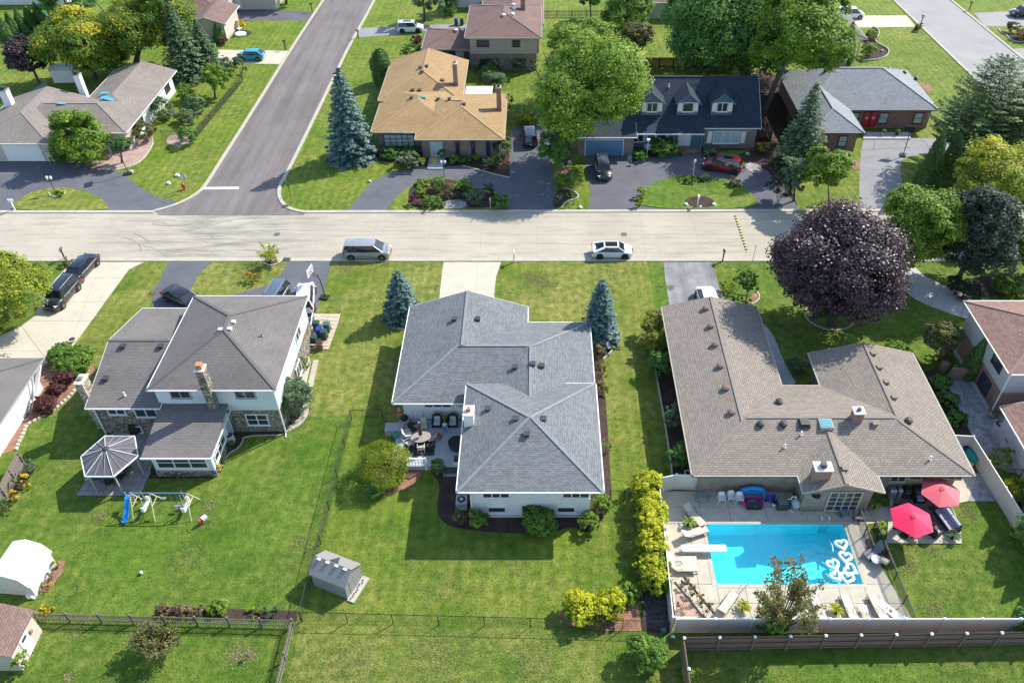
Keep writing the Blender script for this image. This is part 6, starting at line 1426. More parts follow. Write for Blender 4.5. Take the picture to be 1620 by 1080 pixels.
S((349, 692, 374, 714), 'deep', 'dark shrub by the sunroom step', .14, 1200); S((346, 722, 360, 736), 'lime', 'small lime plant at the sunroom corner', .12, 600, name='plant'); S((337, 732, 353, 750), 'mum', 'yellow flower clump at the sunroom corner', .12, 900, name='flower_clump', cat='flowers')
S((445, 668, 458, 682), 'lime', 'small plant at the corner of the stone path', .12, 500, name='plant')
for k, bb in enumerate([(252, 744, 272, 757), (276, 745, 300, 757), (304, 744, 330, 757)]): S(bb, 'deep', ['left', 'middle', 'right'][k] + ' low plant under the sunroom windows', .13, 600, .6, group='low plants under the sunroom', name='plant')
for k, (bb, l) in enumerate([((70, 538, 122, 582), 'juniper mound nearest the concrete drive'), ((100, 541, 149, 586), 'juniper mound beside the stone chimney'), ((92, 560, 146, 594), 'front juniper mound above the barberries')]): S(bb, 'green', l, .20, 3600, .5, group='spreading junipers', name='juniper', lob=8)
for bb, l in [((82, 583, 120, 614), 'largest red barberry, beside the junipers'), ((70, 603, 102, 630), 'middle red barberry of three'), ((50, 622, 90, 655), 'red barberry closest to the white wall')]: S(bb, 'red', l, .15, 2600, .7, group='red barberries', name='barberry')
for bb, mt, l in [((34, 724, 56, 752), 'grey', 'grey green plant at the top of the fence bed'), ((28, 745, 50, 772), 'mum', 'upper yellow flower clump by the plank fence'), ((14, 756, 32, 778), 'grey', 'green plant between the yellow flower clumps'), ((11, 772, 30, 797), 'mum', 'lower yellow flower clump by the plank fence'), ((-4, 785, 18, 812), 'green', 'green plant at the left end of the fence bed')]: S(bb, mt, l, .13, 1100, name='flower_clump' if mt == 'mum' else 'plant', cat='flowers' if mt == 'mum' else 'plant')
sparse_tree((212, 986, 298, 1040), (252, 1030), 'olive', 'tangled heap of drying vines by the picket fence', 3600, 50, .17)
S((326, 944, 364, 977), 'lime', 'bright lime bush behind the picket fence', .17, 2200); 
for k, bb in enumerate([(249, 954, 276, 976), (272, 954, 302, 976), (298, 953, 326, 976)]): S(bb, 'dry', ['left', 'middle', 'right'][k] + ' dried brown plant row in the vegetable bed', .14, 1300, .7, group='dried plants in the vegetable bed', name='dry_plant', cat='plant')
S((414, 954, 440, 976), 'grey', 'large leaved plant at the end of the vegetable bed', .24, 260, .7, name='plant', cat='plant'); S((386, 960, 410, 976), 'yellow', 'low yellow plant in the vegetable bed', .14, 700, .6, name='plant', cat='plant')
for k, bb in enumerate([(44, 956, 60, 970), (58, 957, 74, 971), (70, 959, 86, 972)]): S(bb, 'mum', ['left', 'middle', 'right'][k] + ' yellow flowers behind the picket fence', .12, 700, .6, group='yellow flowers behind the picket fence', name='flower_clump', cat='flowers')
S((16, 1028, 46, 1062), 'lime', 'leafy plant against the tan shed', .16, 1300, name='plant', cat='plant')
for bb, mt, l in [((81, 886, 94, 902), 'yellow', 'upper small shrub in the white shed bed'), ((71, 904, 84, 919), 'grey', 'middle small shrub in the white shed bed'), ((63, 917, 81, 934), 'yellow', 'lower small shrub in the white shed bed')]: S(bb, mt, l, .11, 700)
bed('mulch_bed', [(78, 887), (104, 887), (98, 905), (78, 936), (62, 936)], MT['red_mulch'], 0)
S((1564, 704, 1602, 742), 'lime', 'light green feathery shrub beside the air conditioners', .15, 1600); S((1584, 756, 1650, 795), 'yellow', 'yellow shrub beyond the vinyl fence at the right edge', .16, 2500); S((1596, 782, 1650, 822), 'olive', 'dull pink brown shrub below the yellow one', .16, 1800); S((1605, 800, 1660, 868), 'green', 'dark green shrub at the right edge beyond the fence', .16, 2500)
S((1606, 955, 1660, 1012), 'deep', 'green shrub at the bottom right edge by the fence end', .2, 2500)
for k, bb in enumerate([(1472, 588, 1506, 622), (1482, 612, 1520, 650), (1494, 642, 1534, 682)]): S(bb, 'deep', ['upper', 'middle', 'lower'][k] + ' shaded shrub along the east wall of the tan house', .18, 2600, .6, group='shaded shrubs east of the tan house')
S((1558, 636, 1588, 668), 'dry', 'twiggy bare shrub by the right house corner', .12, 350)
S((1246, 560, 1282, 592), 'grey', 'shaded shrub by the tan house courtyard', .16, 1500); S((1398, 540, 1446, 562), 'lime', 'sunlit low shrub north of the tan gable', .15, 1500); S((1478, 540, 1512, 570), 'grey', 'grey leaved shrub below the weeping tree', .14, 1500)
S((91, 406, 118, 425), 'olive', 'small shrub below the left mailbox', .13, 1000); S((384, 428, 413, 450), 'orange', 'orange flowered bush on the left lawn island', .13, 1300)
S((1138, 443, 1166, 466), 'yellow', 'yellow green shrub beside the white van', .14, 1300); S((1150, 456, 1174, 480), 'green', 'small round shrub left of the topiary', .14, 1300); S((1168, 462, 1192, 484), 'deep', 'dark shrub under the topiary', .14, 1200)
# across the street
for bb, mt, l in [((598, 228, 640, 254), 'deep', 'left dark yew under the bay window'), ((632, 230, 664, 252), 'deep', 'right dark yew under the bay window'), ((624, 236, 664, 270), 'hydr', 'white flowered hydrangea by the front walk'), ((690, 232, 709, 252), 'green', 'green shrub right of the front walk'), ((708, 242, 728, 260), 'lime', 'lime shrub under the narrow windows'), ((727, 246, 745, 260), 'deep', 'dark low shrub under the narrow windows'), ((744, 243, 762, 254), 'yellow', 'yellow groundcover under the narrow windows'), ((762, 250, 782, 270), 'grey', 'grey shrub in the curved front bed'), ((774, 244, 797, 264), 'green', 'bright green shrub near the tall twiggy bush'), ((778, 211, 810, 252), 'darkmap', 'tall dark twiggy bush at the golden roof corner'),
                  ((655, 282, 682, 299), 'lime', 'upper lime spreading shrub in the island bed'), ((654, 295, 681, 313), 'lime', 'lower lime spreading shrub in the island bed'), ((646, 307, 666, 327), 'red', 'round red shrub at the island tip'), ((664, 311, 702, 329), 'green', 'low green shrub by the kerb in the island bed'), ((680, 278, 707, 306), 'green', 'mid green shrub near the lamp post island'), ((699, 287, 724, 313), 'olive', 'tall grassy clump in the island bed'), ((722, 295, 740, 316), 'darkmap', 'dark round shrub in the island bed'), ((716, 284, 748, 302), 'lime', 'flat spreading juniper in the island bed'), ((734, 297, 768, 327), 'grey', 'grey green shrub mass in the shaded island bed'), ((764, 288, 784, 316), 'darkmap', 'small dark tree shaped shrub by the carved mailbox'), ((776, 306, 806, 332), 'deep', 'dark groundcover clump at the island end')]: S(bb, mt, l, .18, 1700)
for bb, mt, l in [((632, 72, 661, 102), 'green', 'light green shrub behind the dark egg evergreen'), ((655, 64, 674, 98), 'deep', 'dark hedge end beside the lower brown roof'), ((649, 54, 669, 71), 'red', 'dark red bush behind the white suv'), ((768, 87, 796, 113), 'hydr', 'left pale flowering shrub before the brick wall'), ((806, 87, 832, 113), 'hydr', 'middle pale flowering shrub before the brick wall'), ((832, 88, 852, 112), 'hydr', 'right pale flowering shrub before the brick wall'), ((741, 96, 772, 113), 'grey', 'strappy plant bed behind the golden roof'), ((754, 102, 790, 126), 'lime', 'weeping lime shrub by the white canopy'), ((762, 112, 806, 140), 'grey', 'sprawling shrub by the white canopy'), ((796, 146, 814, 172), 'lime', 'shrub at the east end of the golden roof'), ((811, 178, 856, 196), 'yellow', 'yellow green clipped hedge above the parked black suv'),
                  ((1026, 217, 1076, 250), 'green', 'spreading green shrub before the blue porch'), ((1070, 236, 1085, 248), 'pinkh', 'rosy plant by the porch step'), ((1000, 238, 1024, 256), 'deep', 'dark planting at the garage corner'), ((1109, 232, 1140, 246), 'grey', 'low planting under the picture window'), ((876, 272, 904, 302), 'green', 'leafy shrub on the strip between the drives'), ((872, 302, 892, 328), 'grey', 'grey shrub at the street end of the strip'), ((893, 302, 910, 312), 'lime', 'little plant in the ringed bed of the strip'), ((1080, 275, 1101, 291), 'green', 'round green shrub below the white lamp post'), ((1103, 273, 1122, 287), 'grey', 'grey plant right of the white lamp post'), ((1150, 280, 1172, 296), 'olive', 'olive plant at the right tip of the island lawn'), ((1006, 296, 1022, 314), 'yellow', 'yellow leaved plant at the left tip of the island lawn'), ((1003, 312, 1018, 330), 'yellow', 'yellow plant at the kerb by the drive mouth'), ((1196, 222, 1222, 244), 'orange', 'orange leaved shrub by the black fence'), ((1214, 248, 1236, 268), 'olive', 'small plant in the bare bed'), ((1212, 262, 1262, 326), 'darkmap', 'dark low planting along the drive edge below the spruce')]: S(bb, mt, l, .20, 1500)
for bb, mt, l in [((203, 188, 248, 226), 'olive', 'flowering shrub beside the white corner wall'), ((236, 150, 276, 192), 'grey', 'straggling rose bushes along the white wall'), ((276, 172, 314, 198), 'grey', 'pale green shrub inside the corner fence'), ((290, 148, 324, 180), 'grey', 'grey green shrub higher along the corner fence'), ((279, 196, 314, 230), 'deep', 'dark round shrub in the pink stone ring'), ((278, 132, 310, 162), 'green', 'green shrub at the back corner of the white wall'), ((348, 86, 372, 122), 'grey', 'left pale viburnum by the turquoise hatchback'), ((368, 86, 390, 120), 'grey', 'right pale viburnum by the turquoise hatchback'), ((84, 300, 102, 312), 'lime', 'small plant ringed by stones on the lawn island'), ((368, 31, 387, 46), 'mum', 'golden bush beside the fountain'), ((345, 60, 362, 72), 'red', 'small reddish shrub by the white stones'),
                  ((1368, 46, 1390, 64), 'lime', 'light shrub in the curved wall bed'), ((1362, 66, 1388, 92), 'lime', 'ornamental shrub in the lower curved wall bed'), ((1592, 33, 1612, 52), 'olive', 'small shrub in the far right bed'), ((1606, 44, 1640, 66), 'pinkh', 'russet shrub in the far right bed'), ((1500, 438, 1562, 478), 'darkmap', 'dark understory shrub beneath the dark maple'), ((1570, 428, 1630, 474), 'green', 'understory shrub at the right edge beneath the open tree'), ((1446, 36, 1462, 50), 'olive', 'small shrub by the far mailbox'), ((700, 8, 724, 26), 'deep', 'round dark shrub beside the pale house'), ((752, 4, 772, 18), 'deep', 'dark shrub before the pale house')]: S(bb, mt, l, .20, 1700)
for k, (px, py) in enumerate([(1083, 927), (1095, 941), (1107, 955), (1120, 970)]): S((px - 12, py - 19, px + 12, py + 3), 'pinkh', ['first', 'second', 'third', 'last'][k] + ' red flowering plant in the diagonal planter row, counted from the pool', .12, 700, .9, group='diagonal row of red flowering plants', name='flowering_plant', cat='plant')

for k, (tx, ty_) in enumerate([(1552, 866), (1561, 900), (1574, 928), (1586, 952), (1600, 985)]):
    q = G(tx, ty_); H_ = 5.9; d_ = H_ / math.tan(SUN_EL); bx_, by_ = q[0] + d_ * math.cos(SUN_AZ), q[1] + d_ * math.sin(SUN_AZ); p0 = PXY(bx_, by_); p1 = PXY(bx_, by_, H_)
    flame(p0[0], p0[1], p1[1], 52, 'arb', ['first', 'second', 'middle', 'fourth', 'last'][k] + ' arborvitae behind the east vinyl fence, counted from the street side', 2200, .24, group='arborvitae behind the east vinyl fence')

# ================================================================== small things
def TH(name, label, cat, xy, rz=0.0, group=None, z=0.0): return thing(name, label, cat, (xy[0], xy[1], z), rz, group)
def part(t, name, mat, f, kind=None):
    m = MB(); f(m); o = local(m, name, MT[mat] if isinstance(mat, str) else mat, t)
    if kind: o['kind'] = kind
    return o
C_ = {k: pm('colour_' + k, c, r, var=.05) for k, c, r in (('sling', (.50, .46, .38), .7), ('slinggrey', (.20, .21, .23), .7), ('tabletop', (.33, .30, .26), .35), ('pink', (.76, .014, .085), .6), ('salmon', (.72, .13, .15), .6), ('navy', (.015, .03, .22), .4), ('teal', (.01, .24, .22), .5), ('bin', (.03, .06, .05), .5), ('binblue', (.02, .05, .30), .45),
      ('wicker', (.030, .024, .022), .7), ('cushion', (.52, .54, .54), .8), ('lilac', (.40, .39, .46), .8), ('magenta', (.50, .01, .20), .4), ('sky', (.03, .25, .62), .4), ('skin', (.48, .28, .20), .6), ('redshirt', (.55, .05, .05), .8), ('khaki', (.35, .27, .18), .8), ('greyhair', (.45, .43, .40), .9), ('whitecloth', (.70, .68, .66), .8), ('bluecloth', (.03, .22, .60), .8), ('blonde', (.36, .25, .10), .9), ('dogfur', (.30, .13, .05), .9), ('float', (.80, .82, .82), .35), ('acgrey', (.42, .46, .48), .5), ('hydr', (.55, .03, .015), .4), ('signgrey', (.40, .42, .42), .4), ('signyel', (.55, .42, .04), .4), ('bumpy', (.55, .47, .17), .6), ('skid', (.25, .225, .185), .9), ('iron', (.13, .115, .10), .7), ('rock', (.34, .29, .25), .9), ('maroon', (.14, .03, .025), .8), ('rug', (.045, .045, .05), .95), ('white2', (.72, .72, .70), .4), ('green2', (.05, .25, .12), .5), ('box', (.05, .14, .11), .5))}

# --- deck of the middle house in planks, with what stands on it
dz = .50
t = TH('wood_deck', 'pale wooden deck with white railing behind the grey hip roofed house', 'deck', (-9, 45.5))
m = MB(); m.box(-2.9, 3.1, -.07, .07, dz - .04, dz); pme = m.mesh('plank', pm('pale_deck_wood', (.42, .44, .44), .75, var=.1, vs=6))
for k in range(33): inst('plank', pme, t, (0, -2.45 + k * .155, random.uniform(-.004, .004)))
part(t, 'deck_skirt', 'walk', lambda m: (m.box(-2.85, 3.05, -2.5, -2.46, 0, dz - .05), m.box(-2.85, -2.8, -2.4, 2.6, 0, dz - .05)))
def rail(m):
    m.bar((-1.9, -2.5, dz + .9), (-.1, -2.5, dz + .9), .10, .06); m.bar((-1.9, -2.5, dz + .12), (-.1, -2.5, dz + .12), .06)
part(t, 'railing', 'white', rail)
m = MB(); m.box(-.03, .03, -.03, .03, dz + .15, dz + .87); bme = m.mesh('baluster', MT['white'])
for k in range(8): inst('baluster', bme, t, (-1.85 + k * .245, -2.5, 0))
m = MB(); m.box(-.06, .06, -.06, .06, 0, dz + 1.0); bme = m.mesh('post', MT['white'])
for x in (-1.95, -.05): inst('post', bme, t, (x, -2.5, 0))
for k in range(2): part(t, 'step', 'grey' if k else 'darkgrey', lambda m: m.box(1.35, 2.85, -2.95 - .3 * k, -2.52 - .28 * k, 0, dz - .17 - .17 * k))
D = lambda px, py: G(px, py, dz)
t = TH('rug', 'dark rug under the patio table on the deck', 'rug', D(664, 706), .05, z=dz); part(t, 'rug_cloth', C_['rug'], lambda m: m.box(-1.35, 1.25, -1.05, 1.0, .006, .02))
t = TH('patio_table', 'oval glass patio table with a closed dark red parasol on the deck', 'table', D(667, 700), .25, z=dz)
part(t, 'table_top', C_['tabletop'], lambda m: m.loft([[(.86 * math.cos(a * .39), .60 * math.sin(a * .39), z) for a in range(16)] for z in (.70, .74)]))
for sx in (-.6, .6):
    for sy in (-.4, .4): part(t, 'leg', 'darkgrey', lambda m: m.bar((sx, sy, .02), (sx * .9, sy * .9, .7), .05))
t = TH('parasol', 'closed dark red parasol standing in the patio table', 'umbrella', D(667, 700), z=dz)
part(t, 'pole', 'wood_brown', lambda m: m.cyl((0, 0), .025, .0, 2.45, 8)); part(t, 'canopy', C_['maroon'], lambda m: m.lathe((0, 0, 0), [(.06, .95), (.17, 1.05), (.13, 1.8), (.05, 2.3)], 9)); part(t, 'finial', 'white', lambda m: m.ball((0, 0, 2.48), .05, 6))
def pchair(label, px, py, rz, cloth='sling', grp='patio table chairs', z=dz, frame='darkgrey'):
    t = TH('patio_chair', label, 'chair', G(px, py, z), rz, grp, z)
    part(t, 'seat', C_[cloth], lambda m: m.box(-.26, .26, -.25, .27, .40, .44)); part(t, 'backrest', C_[cloth], lambda m: m.loft([[(-.26, -.25, .46), (.26, -.25, .46), (.26, -.22, .47), (-.26, -.22, .47)], [(-.25, -.48, .98), (.25, -.48, .98), (.25, -.45, .99), (-.25, -.45, .99)]]))
    for s in (-1, 1):
        part(t, 'leg', frame, lambda m: m.tube([(s * .28, .25, 0), (s * .28, .27, .42), (s * .30, .25, .64), (s * .30, -.28, .66), (s * .27, -.46, .98)], .018, 5)); part(t, 'leg', frame, lambda m: m.tube([(s * .28, -.34, 0), (s * .28, -.22, .42)], .018, 5))
    return t
pchair('sling chair at the north end of the deck table, below the window', 672, 679, 3.4); pchair('white framed sling chair on the west side of the deck table', 646, 692, -1.3, frame='white'); pchair('sling chair at the southwest corner of the deck table', 648, 706, -.9, frame='white'); pchair('sling chair at the south end of the deck table by the railing', 667, 713, .1, frame='white'); pchair('black framed chair at the northwest corner of the deck table', 655, 684, -2.2, 'wicker', frame='black'); pchair('black framed chair at the southeast corner of the deck table', 681, 709, 1.0, 'wicker', frame='black'); pchair('sling chair on the east side of the deck table near the dog', 683, 699, 1.6)
def armchair(label, px, py, rz, mat='wicker', cush='cushion', z=dz, grp=None):
    t = TH('armchair', label, 'armchair', G(px, py, z), rz, grp, z)
    part(t, 'base', C_[mat], lambda m: m.box(-.40, .40, -.36, .36, .10, .34)); part(t, 'seat_cushion', C_[cush], lambda m: m.box(-.29, .29, -.24, .37, .342, .46)).modifiers.new('b', 'BEVEL').width = .03
    part(t, 'backrest', C_[mat], lambda m: m.loft([[(x, -.34 - .06 * math.cos(x * 3.6), z_) for x, z_ in ((-.40, .30), (.40, .30), (.42, .80), (.28, 1.02), (0, 1.08), (-.28, 1.02), (-.42, .80))], [(x, -.26 - .06 * math.cos(x * 3.6), z_) for x, z_ in ((-.40, .30), (.40, .30), (.42, .80), (.28, 1.02), (0, 1.08), (-.28, 1.02), (-.42, .80))]]))
    part(t, 'back_cushion', C_[cush], lambda m: m.obox((0, -.22, .64), (.5, .12, .36)))
    for s in (-1, 1): part(t, 'armrest', C_[mat], lambda m: m.box(s * .37 - .06, s * .37 + .06, -.33, .36, .30, .62))
    for s in (-1, 1): part(t, 'leg', C_[mat], lambda m: m.box(s * .36 - .04, s * .36 + .04, .28, .36, 0, .3))
armchair('dark wicker armchair with pale cushion nearest the window ornament, left of the pair', 692, 672, math.pi); bpy.context.view_layer.update()
armchair('dark wicker armchair beside the white chimney, right of the pair', 717, 672, math.pi)
for o in bpy.data.objects:
    if o.name.startswith('armchair') and o.parent is None: o.rotation_euler.z = 0 + math.pi
t = TH('side_table', 'small dark table between the two wicker armchairs', 'table', D(704, 670), z=dz); part(t, 'table_top', C_['wicker'], lambda m: m.box(-.25, .25, -.25, .25, .46, .5)); part(t, 'base', C_['wicker'], lambda m: m.box(-.2, .2, -.2, .2, 0, .46))
t = TH('potted_plant', 'potted yellow green plant on the small dark table', 'plant', G(704, 670, dz), z=dz + .5); part(t, 'pot', 'terracotta', lambda m: m.cyl((0, 0), .09, 0, .16, 10, 0, .12))
rg = rngn(); P = sph(rg, 160) * np.array([.2, .2, .16]) + np.array([0, 0, .32]); leaf_object('leaves', P, P, np.full(160, .11), rg.normal(.6, .2, 160), LM['lime'], t)
t = TH('fire_table', 'round dark fire table on the deck by the roof edge', 'table', D(723, 706), z=dz); part(t, 'base', 'darkgrey', lambda m: m.cyl((0, 0), .62, 0, .52, 18, 0, .66)); part(t, 'top', 'rubber', lambda m: m.cyl((0, 0), .72, .522, .58, 20))
t = TH('planter', 'square dark planter at the deck corner under the eave', 'planter', D(724, 731), z=dz); part(t, 'box', 'trim', lambda m: m.box(-.3, .3, -.3, .3, 0, .35)); part(t, 'lid', 'darkgrey', lambda m: m.box(-.27, .27, -.27, .27, .352, .55))
t = TH('deck_box', 'pale lidded storage box west of the deck', 'box', G(624, 676, .6), .05); part(t, 'box', 'walk', lambda m: m.box(-.75, .75, -.45, .45, 0, .62)); part(t, 'lid', 'trim_grey', lambda m: m.box(-.79, .79, -.49, .49, .622, .70))
t = TH('hose_reel', 'green hose reel cart behind the globe bush', 'hose reel', G(627, 690, .4), .1); part(t, 'hose', C_['green2'], lambda m: [m.lathe((0, 0, .45), [(.22, -.2), (.30, -.2), (.30, .2), (.22, .2)], 14)]); part(t, 'frame', C_['green2'], lambda m: (m.tube([(-.35, 0, 0), (-.35, 0, .9), (.35, 0, .9), (.35, 0, 0)], .03, 6))); part(t, 'drum', 'black', lambda m: m.cyl((0, 0), .2, .3, .62, 12))
t = TH('kettle_grill', 'black covered grill beside the person in red', 'grill', G(640, 664, .5)); part(t, 'bowl', 'black', lambda m: m.ball((0, 0, .8), (.32, .32, .28), 12)); part(t, 'stand', 'darkgrey', lambda m: [m.bar((.25 * math.cos(a), .25 * math.sin(a), 0), (.12 * math.cos(a), .12 * math.sin(a), .6), .03) for a in (0, 2.1, 4.2)])
for k, (px, py) in enumerate([(655, 670), (671, 670)]):
    t = TH('broom', ['left long handled broom standing against the white siding', 'right long handled broom standing against the white siding'][k], 'broom', D(px, py), z=dz); part(t, 'handle', 'darkgrey', lambda m: m.tube([(0, 0, .1), (0, .2, 1.45)], .018, 5)); part(t, 'head', 'darkgrey', lambda m: m.ball((0, 0, .07), (.28, .16, .07) if k == 0 else (.18, .12, .06), 10))
def person(label, xy, z, rz, H, shirt, trousers, hair, long_hair=False, arm=(.10, .10), shorts=True):
    t = TH('person', label, 'person', xy, rz, None, z); k = H / 1.75
    J = [(0, 0, .98), (0, .01, 1.20), (0, .0, 1.40), (0, 0, 1.50), (0, .02, 1.60), (0, .03, 1.69)]; Rd = [.125, .115, .13, .055, .085, .08]
    E = [(0, 1), (1, 2), (2, 3), (3, 4), (4, 5)]
    for s in (-1, 1):
        b = len(J); a = arm[0 if s < 0 else 1]
        J += [(s * .17, 0, 1.41), (s * (.21 + a * .3), .03, 1.15), (s * (.19 + a * .3), .14 + a, .95), (s * (.185 + a * .3), .17 + a, .87)]; Rd += [.06, .042, .032, .032]; E += [(2, b), (b, b + 1), (b + 1, b + 2), (b + 2, b + 3)]
        for f in range(5):
            o = (f - 2) * .018; J.append((s * (.185 + a * .3) + o, .20 + a + (.0 if f else -.02), .80 - .01 * (2 - abs(f - 2)) + (.04 if f == 0 else 0))); Rd.append(.009); E.append((b + 3, len(J) - 1))
        b = len(J); J += [(s * .09, 0, .90), (s * .10, .02, .50), (s * .10, -.01, .09), (s * .11, .12, .03)]; Rd += [.095, .06, .042, .035]; E += [(0, b), (b, b + 1), (b + 1, b + 2), (b + 2, b + 3)]
    def skin(name, idx, mat, grow):
        me = bpy.data.meshes.new(name); mp = {j: i for i, j in enumerate(idx)}
        me.from_pydata([tuple(c * k for c in J[j]) for j in idx], [(mp[a], mp[b]) for a, b in E if a in mp and b in mp], []); me.materials.append(mat); o = link_mesh(name, me, t)
        md = o.modifiers.new('skin', 'SKIN'); md.use_smooth_shade = True
        for j in idx: v = me.skin_vertices[0].data[mp[j]]; v.radius = ((Rd[j] + grow) * k * (1.25 if j in (0, 1, 2) else 1), (Rd[j] + grow) * k); v.use_root = (j == idx[0])
        o.modifiers.new('sub', 'SUBSURF').levels = 1; o.modifiers['sub'].render_levels = 1; return o
    skin('body', list(range(len(J))), C_['skin'], 0)
    A0, A1 = 6, 19; n1 = 13
    skin('shirt', [0, 1, 2, 6, 7, 6 + n1, 7 + n1], C_[shirt], .014); skin('shorts' if shorts else 'trousers', [0, 15, 16, 15 + n1, 16 + n1] + ([] if shorts else [17, 17 + n1]), C_[trousers], .016)
    part(t, 'hair', C_[hair], lambda m: (m.ball((0, -.005 * k, 1.685 * k), (.098 * k, .105 * k, .095 * k), 10), m.ball((0, -.07 * k, 1.55 * k), (.08 * k, .05 * k, .16 * k), 8) if long_hair else None))
    part(t, 'nose', C_['skin'], lambda m: m.ball((0, .125 * k, 1.63 * k), (.014 * k, .02 * k, .018 * k), 6)); part(t, 'eyes', 'black', lambda m: [m.ball((s * .033 * k, .108 * k, 1.655 * k), .011 * k, 6) for s in (-1, 1)])
    return t
person('grey haired person in red patterned shirt and khaki shorts beside the grill', G(634, 664, .3), .05, math.pi + .1, 1.72, 'redshirt', 'khaki', 'greyhair')
person('child in white top and blue trousers standing between the wicker armchairs', D(705, 683), dz, math.pi, 1.32, 'whitecloth', 'bluecloth', 'blonde', True, shorts=False)
t = TH('dog', 'curly brown dog standing on the deck', 'dog', D(694, 692), R(-35), z=dz)
J = [(-.26, 0, .44), (0, 0, .44), (.24, 0, .48), (.36, 0, .60), (.45, 0, .66), (.56, 0, .62), (-.36, 0, .52), (-.42, 0, .66)]; Rd = [.12, .125, .14, .085, .085, .045, .04, .05]; E = [(0, 1), (1, 2), (2, 3), (3, 4), (4, 5), (0, 6), (6, 7)]
for s in (-1, 1):
    b = len(J); J += [(-.27, s * .09, .34), (-.20, s * .09, .28), (-.31, s * .09, .14), (-.29, s * .09, .02)]; Rd += [.085, .06, .035, .04]; E += [(0, b), (b, b + 1), (b + 1, b + 2), (b + 2, b + 3)]
    b = len(J); J += [(.24, s * .09, .34), (.23, s * .09, .18), (.25, s * .09, .02)]; Rd += [.07, .042, .04]; E += [(2, b), (b, b + 1), (b + 1, b + 2)]
    b = len(J); J += [(.40, s * .09, .70), (.40, s * .13, .58)]; Rd += [.035, .045]; E += [(4, b), (b, b + 1)]
me = bpy.data.meshes.new('body'); me.from_pydata(J, E, []); me.materials.append(C_['dogfur']); o = link_mesh('body', me, t); o.modifiers.new('skin', 'SKIN')
for i, r in enumerate(Rd): v = me.skin_vertices[0].data[i]; v.radius = (r, r); v.use_root = i == 1
o.modifiers.new('sub', 'SUBSURF').render_levels = 1

# --- air conditioners, bins, chests
def ac(label, px, py, r=.42, h=.85, rnd=False):
    t = TH('air_conditioner', label, 'air conditioner', G(px, py))
    if rnd: part(t, 'case', C_['acgrey'], lambda m: m.cyl((0, 0), r, 0, h, 20)); part(t, 'fan_guard', 'darkgrey', lambda m: m.cyl((0, 0), r * .78, h + .002, h + .05, 18)); part(t, 'hub', C_['acgrey'], lambda m: m.cyl((0, 0), r * .3, h + .052, h + .09, 10))
    else: part(t, 'case', C_['acgrey'], lambda m: m.box(-r, r, -r, r, 0, h)); part(t, 'fan_guard', 'darkgrey', lambda m: m.cyl((0, 0), r * .8, h + .002, h + .03, 18)); part(t, 'hub', C_['acgrey'], lambda m: m.cyl((0, 0), r * .35, h + .032, h + .06, 10))
    for i in range(6): part(t, 'grille_slat', 'grey', lambda m: m.box(-r * .9, r * .9, -r - .012, -r - .002, .1 + i * .12, .15 + i * .12)) if not rnd else None
ac('square pale air conditioner in the bed behind the white wall', 731, 800); ac('upper round air conditioner by the right hand house', 1577, 682, .52, .9, True); ac('lower round air conditioner by the right hand house', 1592, 708, .52, .9, True)
def bin_(label, px, py, mat, rz=0, z=0, grp=None):
    t = TH('wheelie_bin', label, 'bin', G(px, py, z), rz, grp, z)
    part(t, 'body', C_[mat], lambda m: m.loft([[(-.24, -.26, .06), (.24, -.26, .06), (.24, .26, .06), (-.24, .26, .06)], [(-.30, -.33, .98), (.30, -.33, .98), (.30, .33, .98), (-.30, .33, .98)]])); part(t, 'lid', C_[mat], lambda m: m.loft([[(-.32, -.36, .985), (.32, -.36, .985), (.32, .36, .985), (-.32, .36, .985)], [(-.26, -.28, 1.08), (.26, -.28, 1.08), (.26, .28, 1.08), (-.26, .28, 1.08)]]))
    for s in (-1, 1): part(t, 'wheel', 'rubber', lambda m: m.obox((s * .27, .28, .12), (.06, .22, .22)))
for a in [('dark green bin nearest the street on the paver pad', 502, 522, 'bin'), ('green lidded bin by the low fence on the paver pad', 519, 524, 'box'), ('dark bin in the middle of the paver pad', 514, 536, 'bin'), ('dark bin at the near end of the paver pad', 498, 545, 'bin'), ('blue bin in the middle of the paver pad bins', 507, 532, 'binblue'), ('blue bin at the left of the cream garage', 27, 251, 'binblue'), ('dark bin beside the blue one at the cream garage', 40, 250, 'bin'), ('blue bin at the right of the cream garage door', 80, 252, 'binblue'), ('blue bin on the drive of the brown split level', 722, 40, 'binblue'), ('green bin on the drive of the brown split level', 731, 40, 'bin'), ('blue bin in front of the blue garage', 941, 245, 'binblue')]: bin_(*a)
t = TH('planter', 'square brown planter by the bins', 'planter', G(507, 551)); part(t, 'box', 'wood_brown', lambda m: m.box(-.3, .3, -.3, .3, 0, .7)); part(t, 'soil', 'mulch', lambda m: m.box(-.25, .25, -.25, .25, .702, .72))
t = TH('bin_screen', 'low white rail screen around the bins', 'fence', G(490, 545)); X0, Y0 = G(490, 545)
for (a, b) in (((498, 503), (512, 512)), ((512, 512), (527, 513)), ((496, 502), (489, 552)), ((489, 552), (520, 553))):
    A, B = G(*a), G(*b); part(t, 'rail', 'white', lambda m: (m.bar((A[0] - X0, A[1] - Y0, .55), (B[0] - X0, B[1] - Y0, .55), .07, .10), m.bar((A[0] - X0, A[1] - Y0, 0), (A[0] - X0, A[1] - Y0, .6), .08)))
t = TH('rain_barrel', 'grey blue barrel by the sunroom door', 'barrel', G(367, 700)); part(t, 'body', C_['acgrey'], lambda m: m.lathe((0, 0, 0), [(.28, 0), (.36, .35), (.36, .6), (.29, .95)], 14)); part(t, 'lid', 'darkgrey', lambda m: m.cyl((0, 0), .28, .952, .98, 14))

